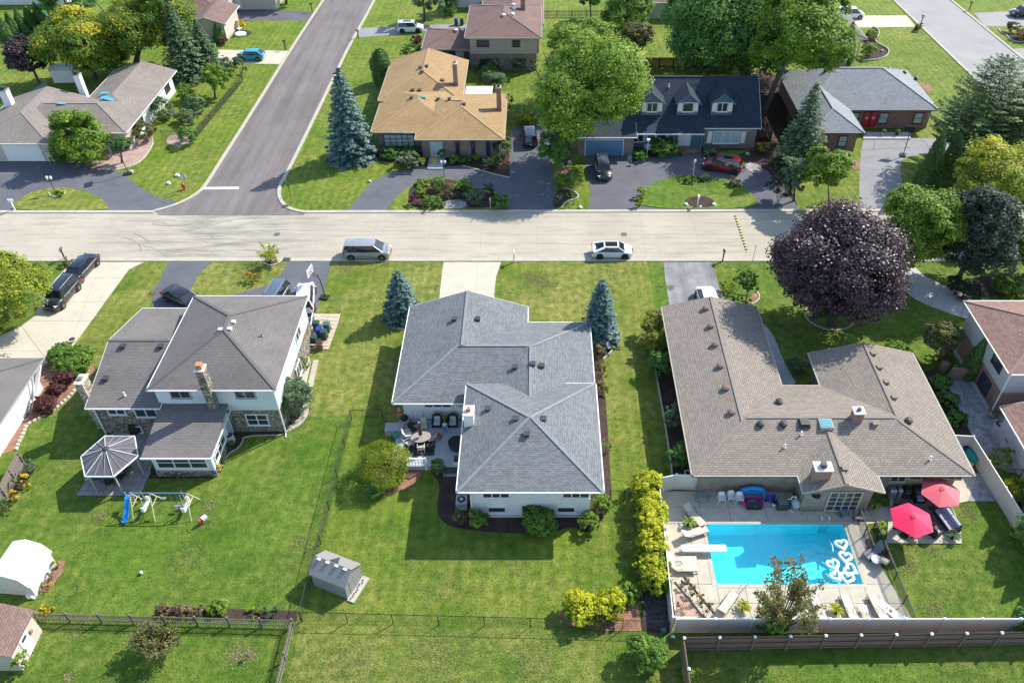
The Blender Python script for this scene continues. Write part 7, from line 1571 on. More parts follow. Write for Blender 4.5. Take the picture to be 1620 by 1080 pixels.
# --- around the gazebo
for lb, px, py, rz, gr in [('black covered grill by the stone wall', 217, 683, .2, 0), ('tall black covered grill near the sunroom', 238, 676, .5, 1)]:
    t = TH('covered_grill', lb, 'grill', G(px, py), rz); part(t, 'cover', 'rubber', lambda m: m.loft([[(-.5 - .1 * gr, -.35, 0), (.5 + .1 * gr, -.35, 0), (.5 + .1 * gr, .35, 0), (-.5 - .1 * gr, .35, 0)], [(-.46, -.32, .85), (.46, -.32, .85), (.46, .32, .85), (-.46, .32, .85)], [(-.4, -.18, 1.15), (.4, -.18, 1.15), (.4, .2, 1.15), (-.4, .2, 1.15)]])); part(t, 'foot', 'darkgrey', lambda m: m.box(-.4, .4, -.38, -.352, 0, .1))
for k, (px, py, rz) in enumerate([(158, 760, .2), (175, 768, .6), (195, 758, 1.2), (200, 745, 1.6)]): pchair(['left', 'front', 'right front', 'right'][k] + ' dark patio chair under the gazebo', px, py, rz, 'wicker', 'chairs under the gazebo', 0, 'black')
t = TH('patio_table', 'round table under the gazebo', 'table', (-34.0, 41.6)); part(t, 'top', 'darkgrey', lambda m: m.cyl((0, 0), .6, .7, .74, 16)); part(t, 'leg', 'black', lambda m: m.cyl((0, 0), .06, 0, .7, 8))
for k, (px, py) in enumerate([(138, 758), (179, 757), (209, 747)]):
    t = TH('planter', ['left', 'front', 'right'][k] + ' white pot with small plant by the gazebo posts', 'planter', G(px, py)); part(t, 'pot', 'white', lambda m: m.cyl((0, 0), .14, 0, .28, 10, 0, .2)); rg = rngn(); P = sph(rg, 90) * .2 + np.array([0, 0, .38]); leaf_object('leaves', P, P, np.full(90, .12), rg.normal(.5, .2, 90), LM['green'], t)
bed('garden_path', [(177, 782), (187, 777), (193, 776), (188, 784)], MT['kerb'], 0, z=.05)

# --- pool yard
def lounger(label, xy, rz, cloth='sling', back=.62, L=1.9, grp='pool loungers', z=.055):
    t = TH('sun_lounger', label, 'sun lounger', xy, rz, grp, z); f = 'trim_dark'
    part(t, 'seat', C_[cloth], lambda m: m.box(-.32, .32, -.35, L * .62, .33, .355)); part(t, 'backrest', C_[cloth], lambda m: m.loft([[(-.32, -.36, .335), (.32, -.36, .335), (.32, -.36, .36), (-.32, -.36, .36)], [(-.32, -.36 - .72 * math.cos(back), .335 + .72 * math.sin(back)), (.32, -.36 - .72 * math.cos(back), .335 + .72 * math.sin(back)), (.32, -.37 - .72 * math.cos(back), .36 + .72 * math.sin(back)), (-.32, -.37 - .72 * math.cos(back), .36 + .72 * math.sin(back))]]))
    for s in (-1, 1):
        part(t, 'frame', f, lambda m: m.tube([(s * .34, -.34, .33), (s * .34, L * .62, .33)], .02, 5)); part(t, 'leg', f, lambda m: m.tube([(s * .34, L * .45, .33), (s * .34, L * .62, .02), (s * .34, L * .30, .02)], .018, 5)); part(t, 'armrest', f, lambda m: m.tube([(s * .35, .1, .33), (s * .36, -.05, .60), (s * .36, -.45, .60), (s * .35, -.5, .02)], .018, 5))
    return t
Q = lambda px, py: G(px, py, .4)
lounger('sling lounger rear of the fern pot at the pool corner', Q(1098, 815), R(215)); lounger('folding lounger just below the fern pot', Q(1097, 842), R(-70)); lounger('upper of two side by side loungers along the west fence', Q(1077, 885), R(-90)); lounger('lower of two side by side loungers along the west fence', Q(1078, 897), R(-90), back=.9)
lounger('lounger set at a slant on the deck by the fence', Q(1150, 955), R(-38)); lounger('lounger nearest the thin branched tree in the fence row', Q(1296, 963), R(4), back=.25); lounger('middle lounger in the fence row, right of the grass pot', Q(1345, 962), R(4), back=.25); lounger('right lounger in the fence row beside the picket fence', Q(1391, 962), R(8), back=.25)
t = lounger('lounger draped with a white towel marked with a dark emblem', Q(1414, 970), R(40), 'white2', .3, z=.075); part(t, 'towel_emblem', 'darkgrey', lambda m: m.lathe((0, .25, .358), [(.10, 0), (.15, .002), (.15, .004), (.10, .004)], 14)); part(t, 'towel_mark', 'darkgrey', lambda m: [m.box(-.12 + i * .07, -.08 + i * .07, .48, .58, .358, .362) for i in range(4)])
lounger('grey lounger chair left of the glazed doors', Q(1328, 800), R(200), 'slinggrey', .8, 1.4); lounger('grey lounger chair right of the glazed doors', Q(1357, 806), R(170), 'slinggrey', .8, 1.4); lounger('grey sling seat in the shade by the picket fence', Q(1382, 872), R(120), 'slinggrey', .7, 1.3)
pchair('pale sling chair beside the picket fence, pool side', 1397, 892, R(-40), 'sling', 'picket fence chairs', .06); t = TH('patio_table', 'round striped table by the picket fence', 'table', G(1387, 884, .5)); part(t, 'top', C_['cushion'], lambda m: m.cyl((0, 0), .4, .48, .52, 16)); part(t, 'leg', 'black', lambda m: m.cyl((0, 0), .05, .05, .48, 8))
for k, (px, py) in enumerate([(1278, 972), (1366, 962)]):
    t = TH('side_table', ['left', 'right'][k] + ' small white table between the fence row loungers', 'table', G(px, py, .45)); part(t, 'top', C_['white2'], lambda m: m.box(-.27, .27, -.27, .27, .43, .47))
    for s in (-1, 1): part(t, 'leg', 'trim_dark', lambda m: m.tube([(s * .25, -.25, .06), (s * .22, 0, .42), (s * .25, .25, .06)], .015, 4))
def plastic_chair(label, px, py):
    t = TH('plastic_chair', label, 'chair', G(px, py, .3), math.pi + random.uniform(-.1, .1), 'white plastic chairs by the wall', .05)
    part(t, 'seat', C_['white2'], lambda m: m.box(-.24, .24, -.22, .24, .41, .44)); part(t, 'backrest', C_['white2'], lambda m: m.loft([[(x, -.22 - .12 * (z - .44), z) for x, z in ((-.24, .44), (.24, .44), (.25, .75), (.14, .90), (-.14, .90), (-.25, .75))], [(x, -.25 - .12 * (z - .44), z) for x, z in ((-.24, .44), (.24, .44), (.25, .75), (.14, .90), (-.14, .90), (-.25, .75))]]))
    for s in (-1, 1):
        part(t, 'armrest', C_['white2'], lambda m: m.bar((s * .27, .24, .64), (s * .26, -.25, .70), .05, .03))
        for y in (-.24, .25): part(t, 'leg', C_['white2'], lambda m: m.bar((s * .29, y * 1.1, 0), (s * .25, y, .63 if y > 0 else .45), .04))
    t.rotation_euler.z = math.pi
for l, x, y in [('left white plastic chair by the stone wall', 1141, 790), ('middle white plastic chair by the stone wall', 1156, 788), ('right white plastic chair, next to the blue float', 1169, 790)]: plastic_chair(l, x, y)
def heart_pts(n, s): return [(s * .062 * 16 * math.sin(a) ** 3 * .95, s * .062 * (13 * math.cos(a) - 5 * math.cos(2 * a) - 2 * math.cos(3 * a) - math.cos(4 * a))) for a in [i * 2 * math.pi / n for i in range(n)]]
for k, (px, py, rz, s) in enumerate([(1331, 861, .1, .46), (1337, 881, -.3, .46), (1318, 893, .3, .46), (1345, 901, .9, .48), (1340, 914, -.4, .46), (1322, 911, .5, .40)]):
    t = TH('pool_float', ['topmost', 'second from the top', 'left', 'right', 'lowest', 'lower left'][k] + ' white heart shaped ring floating in the pool', 'pool float', G(px, py, 0), rz, 'white heart shaped pool floats', -.02)
    hp = heart_pts(28, s); m = MB(); rings = []
    for i in range(28):
        a = Vector(hp[i - 1]); b = Vector(hp[(i + 1) % 28]); d = (b - a).normalized() if (b - a).length > 1e-5 else Vector((1, 0)); nn = Vector((-d.y, d.x)); rings.append([(hp[i][0] + nn.x * .13 * math.cos(q * .785), hp[i][1] + nn.y * .13 * math.cos(q * .785), .05 + .11 * math.sin(q * .785)) for q in range(8)])
    m.loft(rings + [rings[0]], cap=False); o = local(m, 'ring', C_['float'], t); o.data.polygons.foreach_set('use_smooth', [True] * len(o.data.polygons))
    part(t, 'valve', 'grey', lambda m: m.cyl((hp[7][0], hp[7][1]), .02, .15, .18, 6))
t = TH('pool_noodle', 'pale blue foam noodle floating beside the heart rings', 'pool noodle', (0, 0)); a, b = G(1312, 853, 0), G(1318, 872, 0); part(t, 'foam', pm('foam_cyan', (.25, .62, .62), .6), lambda m: m.tube([(a[0], a[1], -.05), ((a[0] + b[0]) / 2 + .1, (a[1] + b[1]) / 2, -.05), (b[0], b[1], -.05)], .06, 8)); t.location = (0, 0, 0)
t = TH('diving_board', 'white diving board over the west end of the pool', 'diving board', (10.4, 35.15)); part(t, 'board', 'white', lambda m: m.box(.3, 3.6, -.28, .28, .50, .56)); part(t, 'stand', 'white', lambda m: (m.box(.5, .62, -.24, .24, .06, .5), m.box(1.9, 2.0, -.24, .24, .06, .5)))
for s in (-.3, .3): part(t, 'support_rail', 'chrome', lambda m: m.tube([(.45, s, .06), (.5, s, .42), (1.95, s, .46), (2.0, s, .06)], .025, 6))
X, Y = G(1303, 830); t = TH('pool_ladder', 'chrome pool ladder at the north pool edge', 'ladder', (X, PY1))
for s in (-.28, .28): part(t, 'rail', 'chrome', lambda m: m.tube([(s, .45, .06), (s, .42, .6), (s, .2, .80), (s, -.05, .72), (s, -.12, .3), (s, -.12, -.9)], .026, 7))
for k in range(3): part(t, 'tread', 'chrome', lambda m: m.box(-.27, .27, -.18, -.06, -.28 - .26 * k, -.25 - .26 * k))
def fern(label, px, py, mat, r=.5, n=130, pot='rubber', z=.06, cat='plant', ph=.34):
    t = TH('potted_plant', label, cat, G(px, py, z + .2), 0, None, z); part(t, 'pot', pot, lambda m: m.cyl((0, 0), .17, 0, ph, 12, 0, .24)); rg = rngn(); P = []; Nn = []
    for i in range(26):
        a = rg.uniform(0, 6.28); k = np.linspace(.1, 1, 12); q = r * rg.uniform(.7, 1.1); P.append(np.stack([np.cos(a) * q * k, np.sin(a) * q * k, ph + .75 * k * r * 1.5 - .9 * r * k * k + rg.normal(0, .02, 12)], 1)); Nn.append(np.tile([np.cos(a) * .4, np.sin(a) * .4, .9], (12, 1)))
    P, Nn = np.concatenate(P), np.concatenate(Nn); leaf_object('leaves', P, Nn + rg.normal(0, .2, P.shape), np.full(len(P), .16), rg.normal(.62, .2, len(P)), LM[mat], t); return t
fern('fern in a dark pot at the northwest pool corner', 1090, 828, 'lime', .55); fern('grassy pot beside the slanted lounger', 1177, 960, 'yellow', .5); fern('spiky grass pot between the fence row loungers', 1323, 966, 'yellow', .5); fern('leafy pot by the patio picket corner', 1381, 800, 'lime', .6); fern('pot of yellow flowers under the pink umbrella', 1445, 846, 'orange', .5); fern('leafy pot at the sofa end', 1507, 848, 'grey', .55); fern('small pot at the patio edge by the picket fence', 1393, 833, 'lime', .45)
X0, Y0 = G(1098, 945); dq = math.atan2(G(1125, 975)[1] - G(1078, 918)[1], G(1125, 975)[0] - G(1078, 918)[0])
t = TH('planter_trough', 'thin dark edging boards framing the diagonal plant row at the pool corner', 'edging', (X0, Y0), dq)
for y in (-.42, .42): part(t, 'edge_board', C_['maroon'], lambda m: m.box(-1.7, 1.7, y - .03, y + .03, .055, .14))
bed('bare_earth', [(1068, 930), (1104, 968), (1106, 974), (1071, 974)], MT['pinkstone'], 0, z=.062)
shrub((1071, 945, 1090, 968), 'dry', 'dry plant in the stony corner of the pool yard', .12, 500, name='plant', cat='plant')
t = TH('pool_toys', 'blue inflatable boat propped against the stone wall', 'inflatable', G(1190, 782, .4)); part(t, 'hull', C_['sky'], lambda m: [m.tube([(.95 * math.cos(a) , .12 * math.sin(a) + .1, .55 + .42 * math.sin(a)) for a in [i * .35 for i in range(-1, 11)]], .17, 8)]); part(t, 'floor', C_['sky'], lambda m: m.obox((0, .15, .5), (1.5, .1, .5)))
t = TH('pool_float', 'magenta flamingo shaped float ring crumpled by the blue boat', 'pool float', G(1190, 792, .3)); part(t, 'ring', C_['magenta'], lambda m: m.tube([(.85 * math.cos(a), .3 * math.sin(a), .22 + .1 * math.cos(2 * a)) for a in [i * .45 for i in range(15)]], .17, 8)); part(t, 'panel', pm('lilac_vinyl', (.25, .09, .22), .3), lambda m: m.ball((0, -.1, .32), (.5, .22, .2), 10))
t = TH('storage_box', 'low black storage chest in front of the floats', 'box', G(1193, 801, .2)); part(t, 'chest', 'rubber', lambda m: m.box(-.58, .58, -.2, .2, .06, .48)); part(t, 'lid', 'darkgrey', lambda m: m.box(-.6, .6, -.22, .22, .482, .55)); part(t, 'latch', 'grey', lambda m: m.box(-.04, .04, -.235, -.222, .4, .5))
for k in range(2): t = TH('folded_chair', ['left', 'right'][k] + ' navy folded beach chair leaning on the wall', 'chair', G(1213 + k * 9, 790, .4)); part(t, 'cloth', C_['navy'], lambda m: [m.obox((0, .02 * i, .3 + .28 * i), (.4, .05, .22)) for i in range(3)]); part(t, 'frame', 'galv', lambda m: [m.tube([(s * .22, -.08, .05), (s * .22, .1, 1.0)], .02, 5) for s in (-1, 1)])
t = TH('bucket', 'white bucket with deep blue lid by the folded chairs', 'bucket', G(1225, 797, .2)); part(t, 'pail', C_['white2'], lambda m: m.cyl((0, 0), .15, .05, .40, 12, 0, .18)); part(t, 'lid', C_['navy'], lambda m: m.cyl((0, 0), .19, .402, .45, 12))
t = TH('pool_filter', 'grey sand filter tank with white pipes beside the chimney wall', 'pool filter', G(1259, 797, .3)); part(t, 'tank', C_['acgrey'], lambda m: m.lathe((0, 0, 0), [(.3, .06), (.42, .3), (.40, .62), (.15, .82)], 14)); part(t, 'pipe', 'white', lambda m: m.tube([(-.1, .1, .8), (-.1, .1, 1.1), (-.45, .1, 1.1), (-.45, .1, .8), (-.7, .1, .8)], .045, 6)); part(t, 'pump', 'darkgrey', lambda m: m.obox((-.7, -.15, .25), (.5, .3, .36)))
t = TH('pool_heater', 'dark square pool heater box left of the filter tank', 'pool heater', G(1237, 799, .3)); part(t, 'case', 'darkgrey', lambda m: m.box(-.42, .42, -.32, .32, .06, .75)); part(t, 'top', 'grey', lambda m: m.box(-.36, .36, -.26, .26, .752, .8)); part(t, 'hose', 'white', lambda m: m.tube([(.5, -.3, .1), (.6, -.45, .3), (.7, -.4, .1), (.8, -.5, .08)], .04, 6))
t = TH('hose_coil', 'green garden hose coiled on the shaded deck', 'hose', G(1110, 792)); part(t, 'hose', C_['teal'], lambda m: m.tube([(.42 * math.cos(a * .5) * (1 + .02 * a), .30 * math.sin(a * .5) * (1 + .02 * a), .09 + .012 * a) for a in range(34)], .022, 5)); part(t, 'nozzle', 'darkgrey', lambda m: m.tube([(.6, .3, .12), (.75, .4, .12)], .03, 6))
t = TH('hose_pot', 'white ring shaped hose pot at the corner of the tan wall', 'hose pot', G(1088, 748, .2)); part(t, 'pot', 'white', lambda m: m.lathe((0, 0, 0), [(.2, 0), (.3, .3), (.24, .34), (.18, .1)], 14)); part(t, 'hose', 'rubber', lambda m: m.cyl((0, 0), .18, .1, .2, 12))
X0, Y0 = G(1160, 938); t = TH('hand_rail', 'grey curved pool handrail lying by the deck joint', 'handrail', (X0, Y0)); part(t, 'tube', 'grey', lambda m: m.tube([(.9, .9, .09), (.3, .1, .09), (.15, -.1, .09), (.3, -.2, .09), (.6, .1, .3), (1.4, .9, .09)], .03, 6))
# umbrellas, sofa and chairs on the patio
def umbrella(label, px, py, mat, R_=1.62, h=2.62, rot=0.2):
    xy = G(px, py, h); t = TH('patio_umbrella', label, 'umbrella', xy, rot); ap = (0, 0, h)
    for i in range(6):
        a0, a1 = i * math.pi / 3, (i + 1) * math.pi / 3; q = [(R_ * math.cos(a0), R_ * math.sin(a0), h - .58), (R_ * math.cos(a1), R_ * math.sin(a1), h - .58), ap]; mid = (R_ * .5 * (math.cos(a0) + math.cos(a1)), R_ * .5 * (math.sin(a0) + math.sin(a1)), h - .54)
        part(t, 'canopy_panel', C_[mat], lambda m: m.loft([[(x, y, z - .012) for x, y, z in (q[0], mid, q[1], q[2])], [q[0], mid, q[1], q[2]]])); part(t, 'rib', 'trim_dark', lambda m: m.bar((0, 0, h - .03), (R_ * math.cos(a0) * .99, R_ * math.sin(a0) * .99, h - .61), .022))
    part(t, 'pole', 'trim_dark', lambda m: m.cyl((0, 0), .028, .06, h, 8)); part(t, 'vent_cap', 'wicker' if False else 'trim_dark', lambda m: [m.bar((.16 * math.cos(a), .16 * math.sin(a), h + .02), (.16 * math.cos(a + 1.05), .16 * math.sin(a + 1.05), h + .02), .03) for a in [k * 1.047 for k in range(6)]]); part(t, 'base', 'darkgrey', lambda m: m.cyl((0, 0), .3, .08, .16, 12))
umbrella('hot pink patio umbrella nearest the pool fence', 1446, 815, 'pink', 1.62, 2.6, .35); umbrella('faded salmon pink patio umbrella by the house wall', 1492, 771, 'salmon', 1.55, 2.7, .1)
a, b = G(1480, 806, .5), G(1502, 836, .5); t = TH('patio_sofa', 'grey cushioned patio sofa facing the umbrellas', 'sofa', ((a[0] + b[0]) / 2 + .35, (a[1] + b[1]) / 2), math.atan2(b[1] - a[1], b[0] - a[0]) + math.pi / 2 - math.pi / 2, None, .08)
part(t, 'base', C_['wicker'], lambda m: m.box(-1.0, 1.0, -.42, .42, .08, .34))
for s in (-.5, .5): part(t, 'seat_cushion', C_['lilac'], lambda m: m.box(s - .48, s + .48, -.40, .22, .342, .48)); part(t, 'back_cushion', C_['lilac'], lambda m: m.obox((s, .30, .66), (.94, .2, .46)))
part(t, 'backrest', C_['wicker'], lambda m: m.box(-1.02, 1.02, .42, .50, .08, .82))
for s in (-1, 1): part(t, 'armrest', C_['wicker'], lambda m: m.box(s * 1.06 - .06, s * 1.06 + .06, -.42, .48, .08, .62))
armchair('wicker armchair with lilac cushion at the patio edge below the pink umbrella', 1476, 845, R(-60), 'wicker', 'lilac', .08); armchair('wicker armchair with pale cushion behind the pink umbrella', 1452, 791, R(180), 'wicker', 'lilac', .08); pchair('dark dining chair left of the pink umbrella', 1420, 806, R(-100), 'wicker', 'patio dining chairs', .08, 'black'); pchair('dark dining chair below the pink umbrella on the left', 1424, 832, R(-50), 'wicker', 'patio dining chairs', .08, 'black')
t = TH('patio_table', 'dark dining table under the pink umbrella', 'table', G(1446, 828, .7), 0, None, .08); part(t, 'top', 'darkgrey', lambda m: m.cyl((0, 0), .62, .68, .72, 16)); part(t, 'leg', 'black', lambda m: m.cyl((0, 0), .06, 0, .68, 8))
for k, (px, w, h, mt) in enumerate([(1410, .55, .95, 'grey'), (1421, .35, 1.0, 'grey'), (1433, .6, 1.0, 'rubber'), (1450, .85, 1.1, 'rubber')]):
    t = TH('covered_grill' if k > 1 else 'storage_bin', ['grey lidded bin at the left end of the wall row', 'narrow grey bin second in the wall row', 'black covered grill third in the wall row', 'wide black covered grill at the right of the wall row'][k], 'grill' if k > 1 else 'bin', G(px, 780, .4), 0, None, .08); part(t, 'cover', mt, lambda m: m.loft([[(-w / 2, -.3, 0), (w / 2, -.3, 0), (w / 2, .3, 0), (-w / 2, .3, 0)], [(-w / 2 * .92, -.27, h * .8), (w / 2 * .92, -.27, h * .8), (w / 2 * .92, .27, h * .8), (-w / 2 * .92, .27, h * .8)], [(-w / 2 * .8, -.15, h), (w / 2 * .8, -.15, h), (w / 2 * .8, .2, h), (-w / 2 * .8, .2, h)]])); part(t, 'handle', 'galv', lambda m: m.bar((-w * .25, -.31, h * .7), (w * .25, -.31, h * .7), .03))
t = TH('playhouse', 'teal roofed plastic play tunnel squeezed between roof and vinyl fence', 'playhouse', G(1540, 722, .5), R(-62)); arc = [(.48 * math.cos(a), .35 + .55 * math.sin(a)) for a in [math.pi * i / 10 for i in range(11)]]
part(t, 'roof', C_['teal'], lambda m: m.loft([[(-.6, y * 1.06, z + .03) for y, z in arc] + [(-.6, y * .98, z) for y, z in arc[::-1]], [(.6, y * 1.06, z + .03) for y, z in arc] + [(.6, y * .98, z) for y, z in arc[::-1]]])); part(t, 'wall', 'white_vinyl', lambda m: m.loft([[(x, y * .97, z) for y, z in [(.48, 0)] + arc + [(-.48, 0)]] for x in (-.55, .5)])); part(t, 'doorway', 'black', lambda m: m.loft([[(x, y * .6, z * .75) for y, z in [(.48, 0)] + arc + [(-.48, 0)]] for x in (.502, .515)]))
t = TH('toy_box', 'blue plastic toy box behind the teal play tunnel', 'box', G(1531, 708, .4)); part(t, 'tub', C_['sky'], lambda m: m.box(-.4, .4, -.35, .35, 0, .6)); part(t, 'lid', C_['navy'], lambda m: m.box(-.42, .42, -.37, .37, .602, .66))

# --- street furniture
def mailbox(label, px, py, mat='black', h=1.15, rz=0, post=None, ty=None):
    X, Y = G(px, py); t = TH('mailbox', label, 'mailbox', (X, Y), rz); post = post or mat
    part(t, 'post', post, lambda m: m.box(-.06, .06, -.06, .06, 0, h)); part(t, 'box', mat, lambda m: m.loft([[(q * math.cos(a), y, h + .12 + q * max(-.12, math.sin(a)) ) for a, q in [(math.pi * i / 6, .12) for i in range(7)]] + [] for y in (-.28, .28)])); part(t, 'arm', post, lambda m: m.box(-.04, .04, -.3, .25, h - .10, h - .02)); part(t, 'flag', C_['hydr'], lambda m: m.box(.125, .14, -.05, .15, h + .1, h + .2)); part(t, 'finial', post, lambda m: m.ball((0, .2, h + .0), .06, 6))
for a in [('white colonial mailbox at the left road edge', 24, 333, 'white', 1.3, 1.57), ('dark mailbox above the small shrub on the left lawn', 103, 410, 'darkgrey', 1.2, .1), ('grey mailbox inside the yellow green bush', 430, 417, 'grey', 1.15, 0), ('white mailbox at the kerb beside the pale middle drive', 813, 415, 'white', 1.25, .1), ('black mailbox beside the worn asphalt drive', 1143, 413, 'black', 1.2, 0), ('black mailbox on the lawn by the turquoise hatchback', 452, 79, 'black', 1.3, 1.4), ('black mailbox at the far top left lawn', 494, 19, 'black', 1.3, 1.4), ('dark mailbox at the kerb of the white suv drive', 567, 61, 'black', 1.2, 1.2), ('carved pale wooden mailbox in the island planting', 776, 331, 'wood_tan', 1.2, 0), ('white mailbox in the ringed bed of the blue cottage lawn', 1103, 327, 'white', 1.3, 0), ('black mailbox on the verge of the pale far road', 1533, 17, 'black', 1.3, .6), ('dark mailbox beside the far road, near the left kerb', 1457, 38, 'darkgrey', 1.2, .6)]: mailbox(*a)
def lamp_post(label, px, py, h, heads=1, mat='black'):
    t = TH('lamp_post', label, 'lamp post', G(px, py)); part(t, 'pole', mat, lambda m: m.cyl((0, 0), .045, 0, h, 8, 0, .035))
    for k in range(heads):
        x = (k - (heads - 1) / 2) * .45; part(t, 'lantern', C_['white2'] if mat == 'white' or heads > 1 else 'grey', lambda m: m.lathe((x, 0, h), [(.06, 0), (.13, .1), (.13, .32), (.17, .34), (.03, .48)], 8))
        if x: part(t, 'arm', mat, lambda m: m.bar((0, 0, h), (x, 0, h + .02), .04))
lamp_post('twin headed lamp post on the left lawn island', 88, 306, 1.9, 2); lamp_post('black lamp post at the golden house drive', 703, 282, 2.0, 2); lamp_post('white lamp post on the blue cottage island', 1096, 279, 1.9, 1, 'white')
X, Y = G(299, 302); t = TH('stop_sign', 'street sign plate on a thin post at the junction corner, seen from behind', 'sign', (X, Y), R(-8)); part(t, 'post', 'galv', lambda m: m.box(-.03, .03, -.03, .03, 0, 2.3)); part(t, 'plate', C_['signgrey'], lambda m: m.loft([[(.36 * math.cos(a), y, 1.95 + .36 * math.sin(a)) for a in [R(22.5 + 45 * i) for i in range(8)]] for y in (.032, .045)])); part(t, 'sign_face', C_['hydr'], lambda m: m.loft([[(.35 * math.cos(a), y, 1.95 + .35 * math.sin(a)) for a in [R(22.5 + 45 * i) for i in range(8)]] for y in (.046, .05)]))
t.rotation_euler.z = R(55)
X, Y = G(292, 300); t = TH('fire_hydrant', 'red fire hydrant beside the street sign', 'hydrant', (X, Y)); part(t, 'barrel', C_['hydr'], lambda m: m.lathe((0, 0, 0), [(.2, 0), (.2, .06), (.13, .08), (.13, .62), (.17, .64), (.15, .76), (.05, .86)], 10)); part(t, 'nozzle', C_['hydr'], lambda m: (m.bar((-.26, 0, .48), (.26, 0, .48), .14), m.bar((0, -.22, .45), (0, 0, .45), .16))); part(t, 'cap', C_['hydr'], lambda m: m.cyl((0, 0), .05, .861, .92, 6))
for lb, px, py, r, w in [('white rock on the corner lawn, upper of two', 281, 279, .35, .6), ('white rock on the corner lawn, lower of two', 267, 291, .32, .45), ('pale rock on the lawn by the curved asphalt drive', 585, 288, .3, .4), ('tan boulder on the red mulch between the drives', 900, 258, .5, .5), ('white stone on the kerb grass by the drive strip', 918, 329, .3, .35), ('pinkish rock left of the white mailbox bed', 1085, 325, .35, .4), ('pinkish rock right of the white mailbox bed', 1129, 325, .35, .4), ('small pale rock below the white mailbox', 1108, 328, .22, .3), ('pale stone block beside the basketball base', 208, 273, .35, .55), ('flat pale stone in front of the white shed', 50, 943, .4, .55), ('grey rock in the curved wall bed', 1395, 82, .35, .4), ('pale stone in the slope bed by the maroon suv', 1182, 245, .35, .45), ('round pale stone at the clipped yellow hedge', 841, 181, .3, .35)]:
    t = TH('boulder', lb, 'rock', G(px, py)); mt = 'white' if 'white' in lb else 'stone_edge'; part(t, 'stone', mt, lambda m: m.ball((0, 0, r * .45), (w * .6, r * .8, r * .6), 7, 0, 4)); part(t, 'chip', mt, lambda m: m.ball((w * .5, -r * .4, r * .2), (r * .35, r * .3, r * .25), 6, 0, 3))
def hoop(label, px, py, rz, h=3.05, stem='black', board='white'):
    t = TH('basketball_hoop', label, 'basketball hoop', G(px, py), rz); part(t, 'base', 'rubber', lambda m: m.box(-.55, .35, -.35, .35, .02, .18)); part(t, 'pole', stem, lambda m: m.tube([(-.2, 0, .1), (-.05, 0, 2.2), (.15, 0, 2.9)], .05, 7))
    for dzz in (0, .3): part(t, 'arm', stem, lambda m: m.bar((.05, 0, 2.55 + dzz), (.85, 0, 2.9 + dzz), .05))
    part(t, 'backboard', board, lambda m: (m.box(.85, .89, -.65, .65, 2.82, 2.9), m.box(.85, .89, -.65, .65, 3.62, 3.7), m.box(.85, .89, -.65, -.57, 2.9, 3.62), m.box(.85, .89, .57, .65, 2.9, 3.62))); part(t, 'board_panel', 'walk' if board == 'white' else 'darkgrey', lambda m: m.box(.862, .878, -.57, .57, 2.9, 3.62)); part(t, 'rim', C_['hydr'], lambda m: m.tube([(1.12 + .23 * math.cos(a), .23 * math.sin(a), 3.05) for a in [i * .524 for i in range(13)]], .02, 5)); part(t, 'net', 'white', lambda m: [m.bar((1.12 + .22 * math.cos(a), .22 * math.sin(a), 3.03), (1.12 + .13 * math.cos(a + .3), .13 * math.sin(a + .3), 2.62), .015) for a in [i * .524 for i in range(12)]])
hoop('basketball hoop with open white backboard beside the near drive', 512, 471, R(168)); hoop('basketball hoop hidden by the globe tree at the left drive', 201, 276, R(200), board='darkgrey'); hoop('basketball hoop on the pale cracked drive before the ranch house', 1428, 246, R(75), board='darkgrey')
a, b = G(1163, 342), G(1182, 399); t = TH('speed_bump', 'black and yellow striped speed bump across the concrete road', 'speed bump', a, math.atan2(b[1] - a[1], b[0] - a[0])); Lb = math.hypot(b[0] - a[0], b[1] - a[1]); nb = 26
for k in range(nb): part(t, 'segment', C_['bumpy'] if k % 2 else 'rubber', lambda m: m.loft([[(Lb * k / nb, y, z) for y, z in ((-.16, .02), (.16, .02), (.09, .07), (-.09, .07))], [(Lb * (k + .97) / nb, y, z) for y, z in ((-.16, .02), (.16, .02), (.09, .07), (-.09, .07))]]))
for lb, px, py in [('iron manhole cover on the road near the junction', 438, 371), ('iron manhole cover on the road above the white coupe', 987, 371)]: t = TH('manhole_cover', lb, 'manhole cover', G(px, py)); part(t, 'lid', C_['iron'], lambda m: m.cyl((0, 0), .36, .019, .03, 20)); part(t, 'frame', 'iron' if False else C_['rock'], lambda m: m.lathe((0, 0, .019), [(.37, 0), (.46, 0), (.46, .008), (.37, .008)], 20))
for lb, px, py in [('rusty storm drain at the kerb by the island drive', 454, 411), ('storm drain grate at the junction kerb', 452, 327)]: t = TH('storm_drain', lb, 'drain', G(px, py)); part(t, 'frame', C_['iron'], lambda m: m.box(-.4, .4, -.25, .25, .05, .12)); part(t, 'grate', 'black', lambda m: [m.box(-.34 + i * .11, -.28 + i * .11, -.2, .2, .121, .128) for i in range(6)])
def post(label, px, py, h, plate=None, mat='galv', name='sign_post', rz=0):
    t = TH(name, label, 'sign', G(px, py), rz); part(t, 'post', mat, lambda m: m.box(-.025, .025, -.025, .025, 0, h))
    if plate: part(t, 'plate', plate, lambda m: m.loft([[(.32 * math.cos(a), y, h - .35 + .42 * math.sin(a)) for a in [0, math.pi / 2, math.pi, 3 * math.pi / 2]] for y in (-.045, -.03)]))
    else: part(t, 'cap', mat, lambda m: m.box(-.06, .06, -.06, .06, h, h + .05))
post('thin sign post in the grass in front of the silver minivan', 615, 416, 2.2, None, 'wood_brown'); post('diamond warning sign seen edge on beside the speed bump', 1190, 416, 2.3, C_['signyel'], rz=R(60)); post('thin black post at the junction corner grass', 460, 311, 1.6, None, 'black'); post('short white post with light at the spruce corner', 453, 289, 1.0, None, 'white')
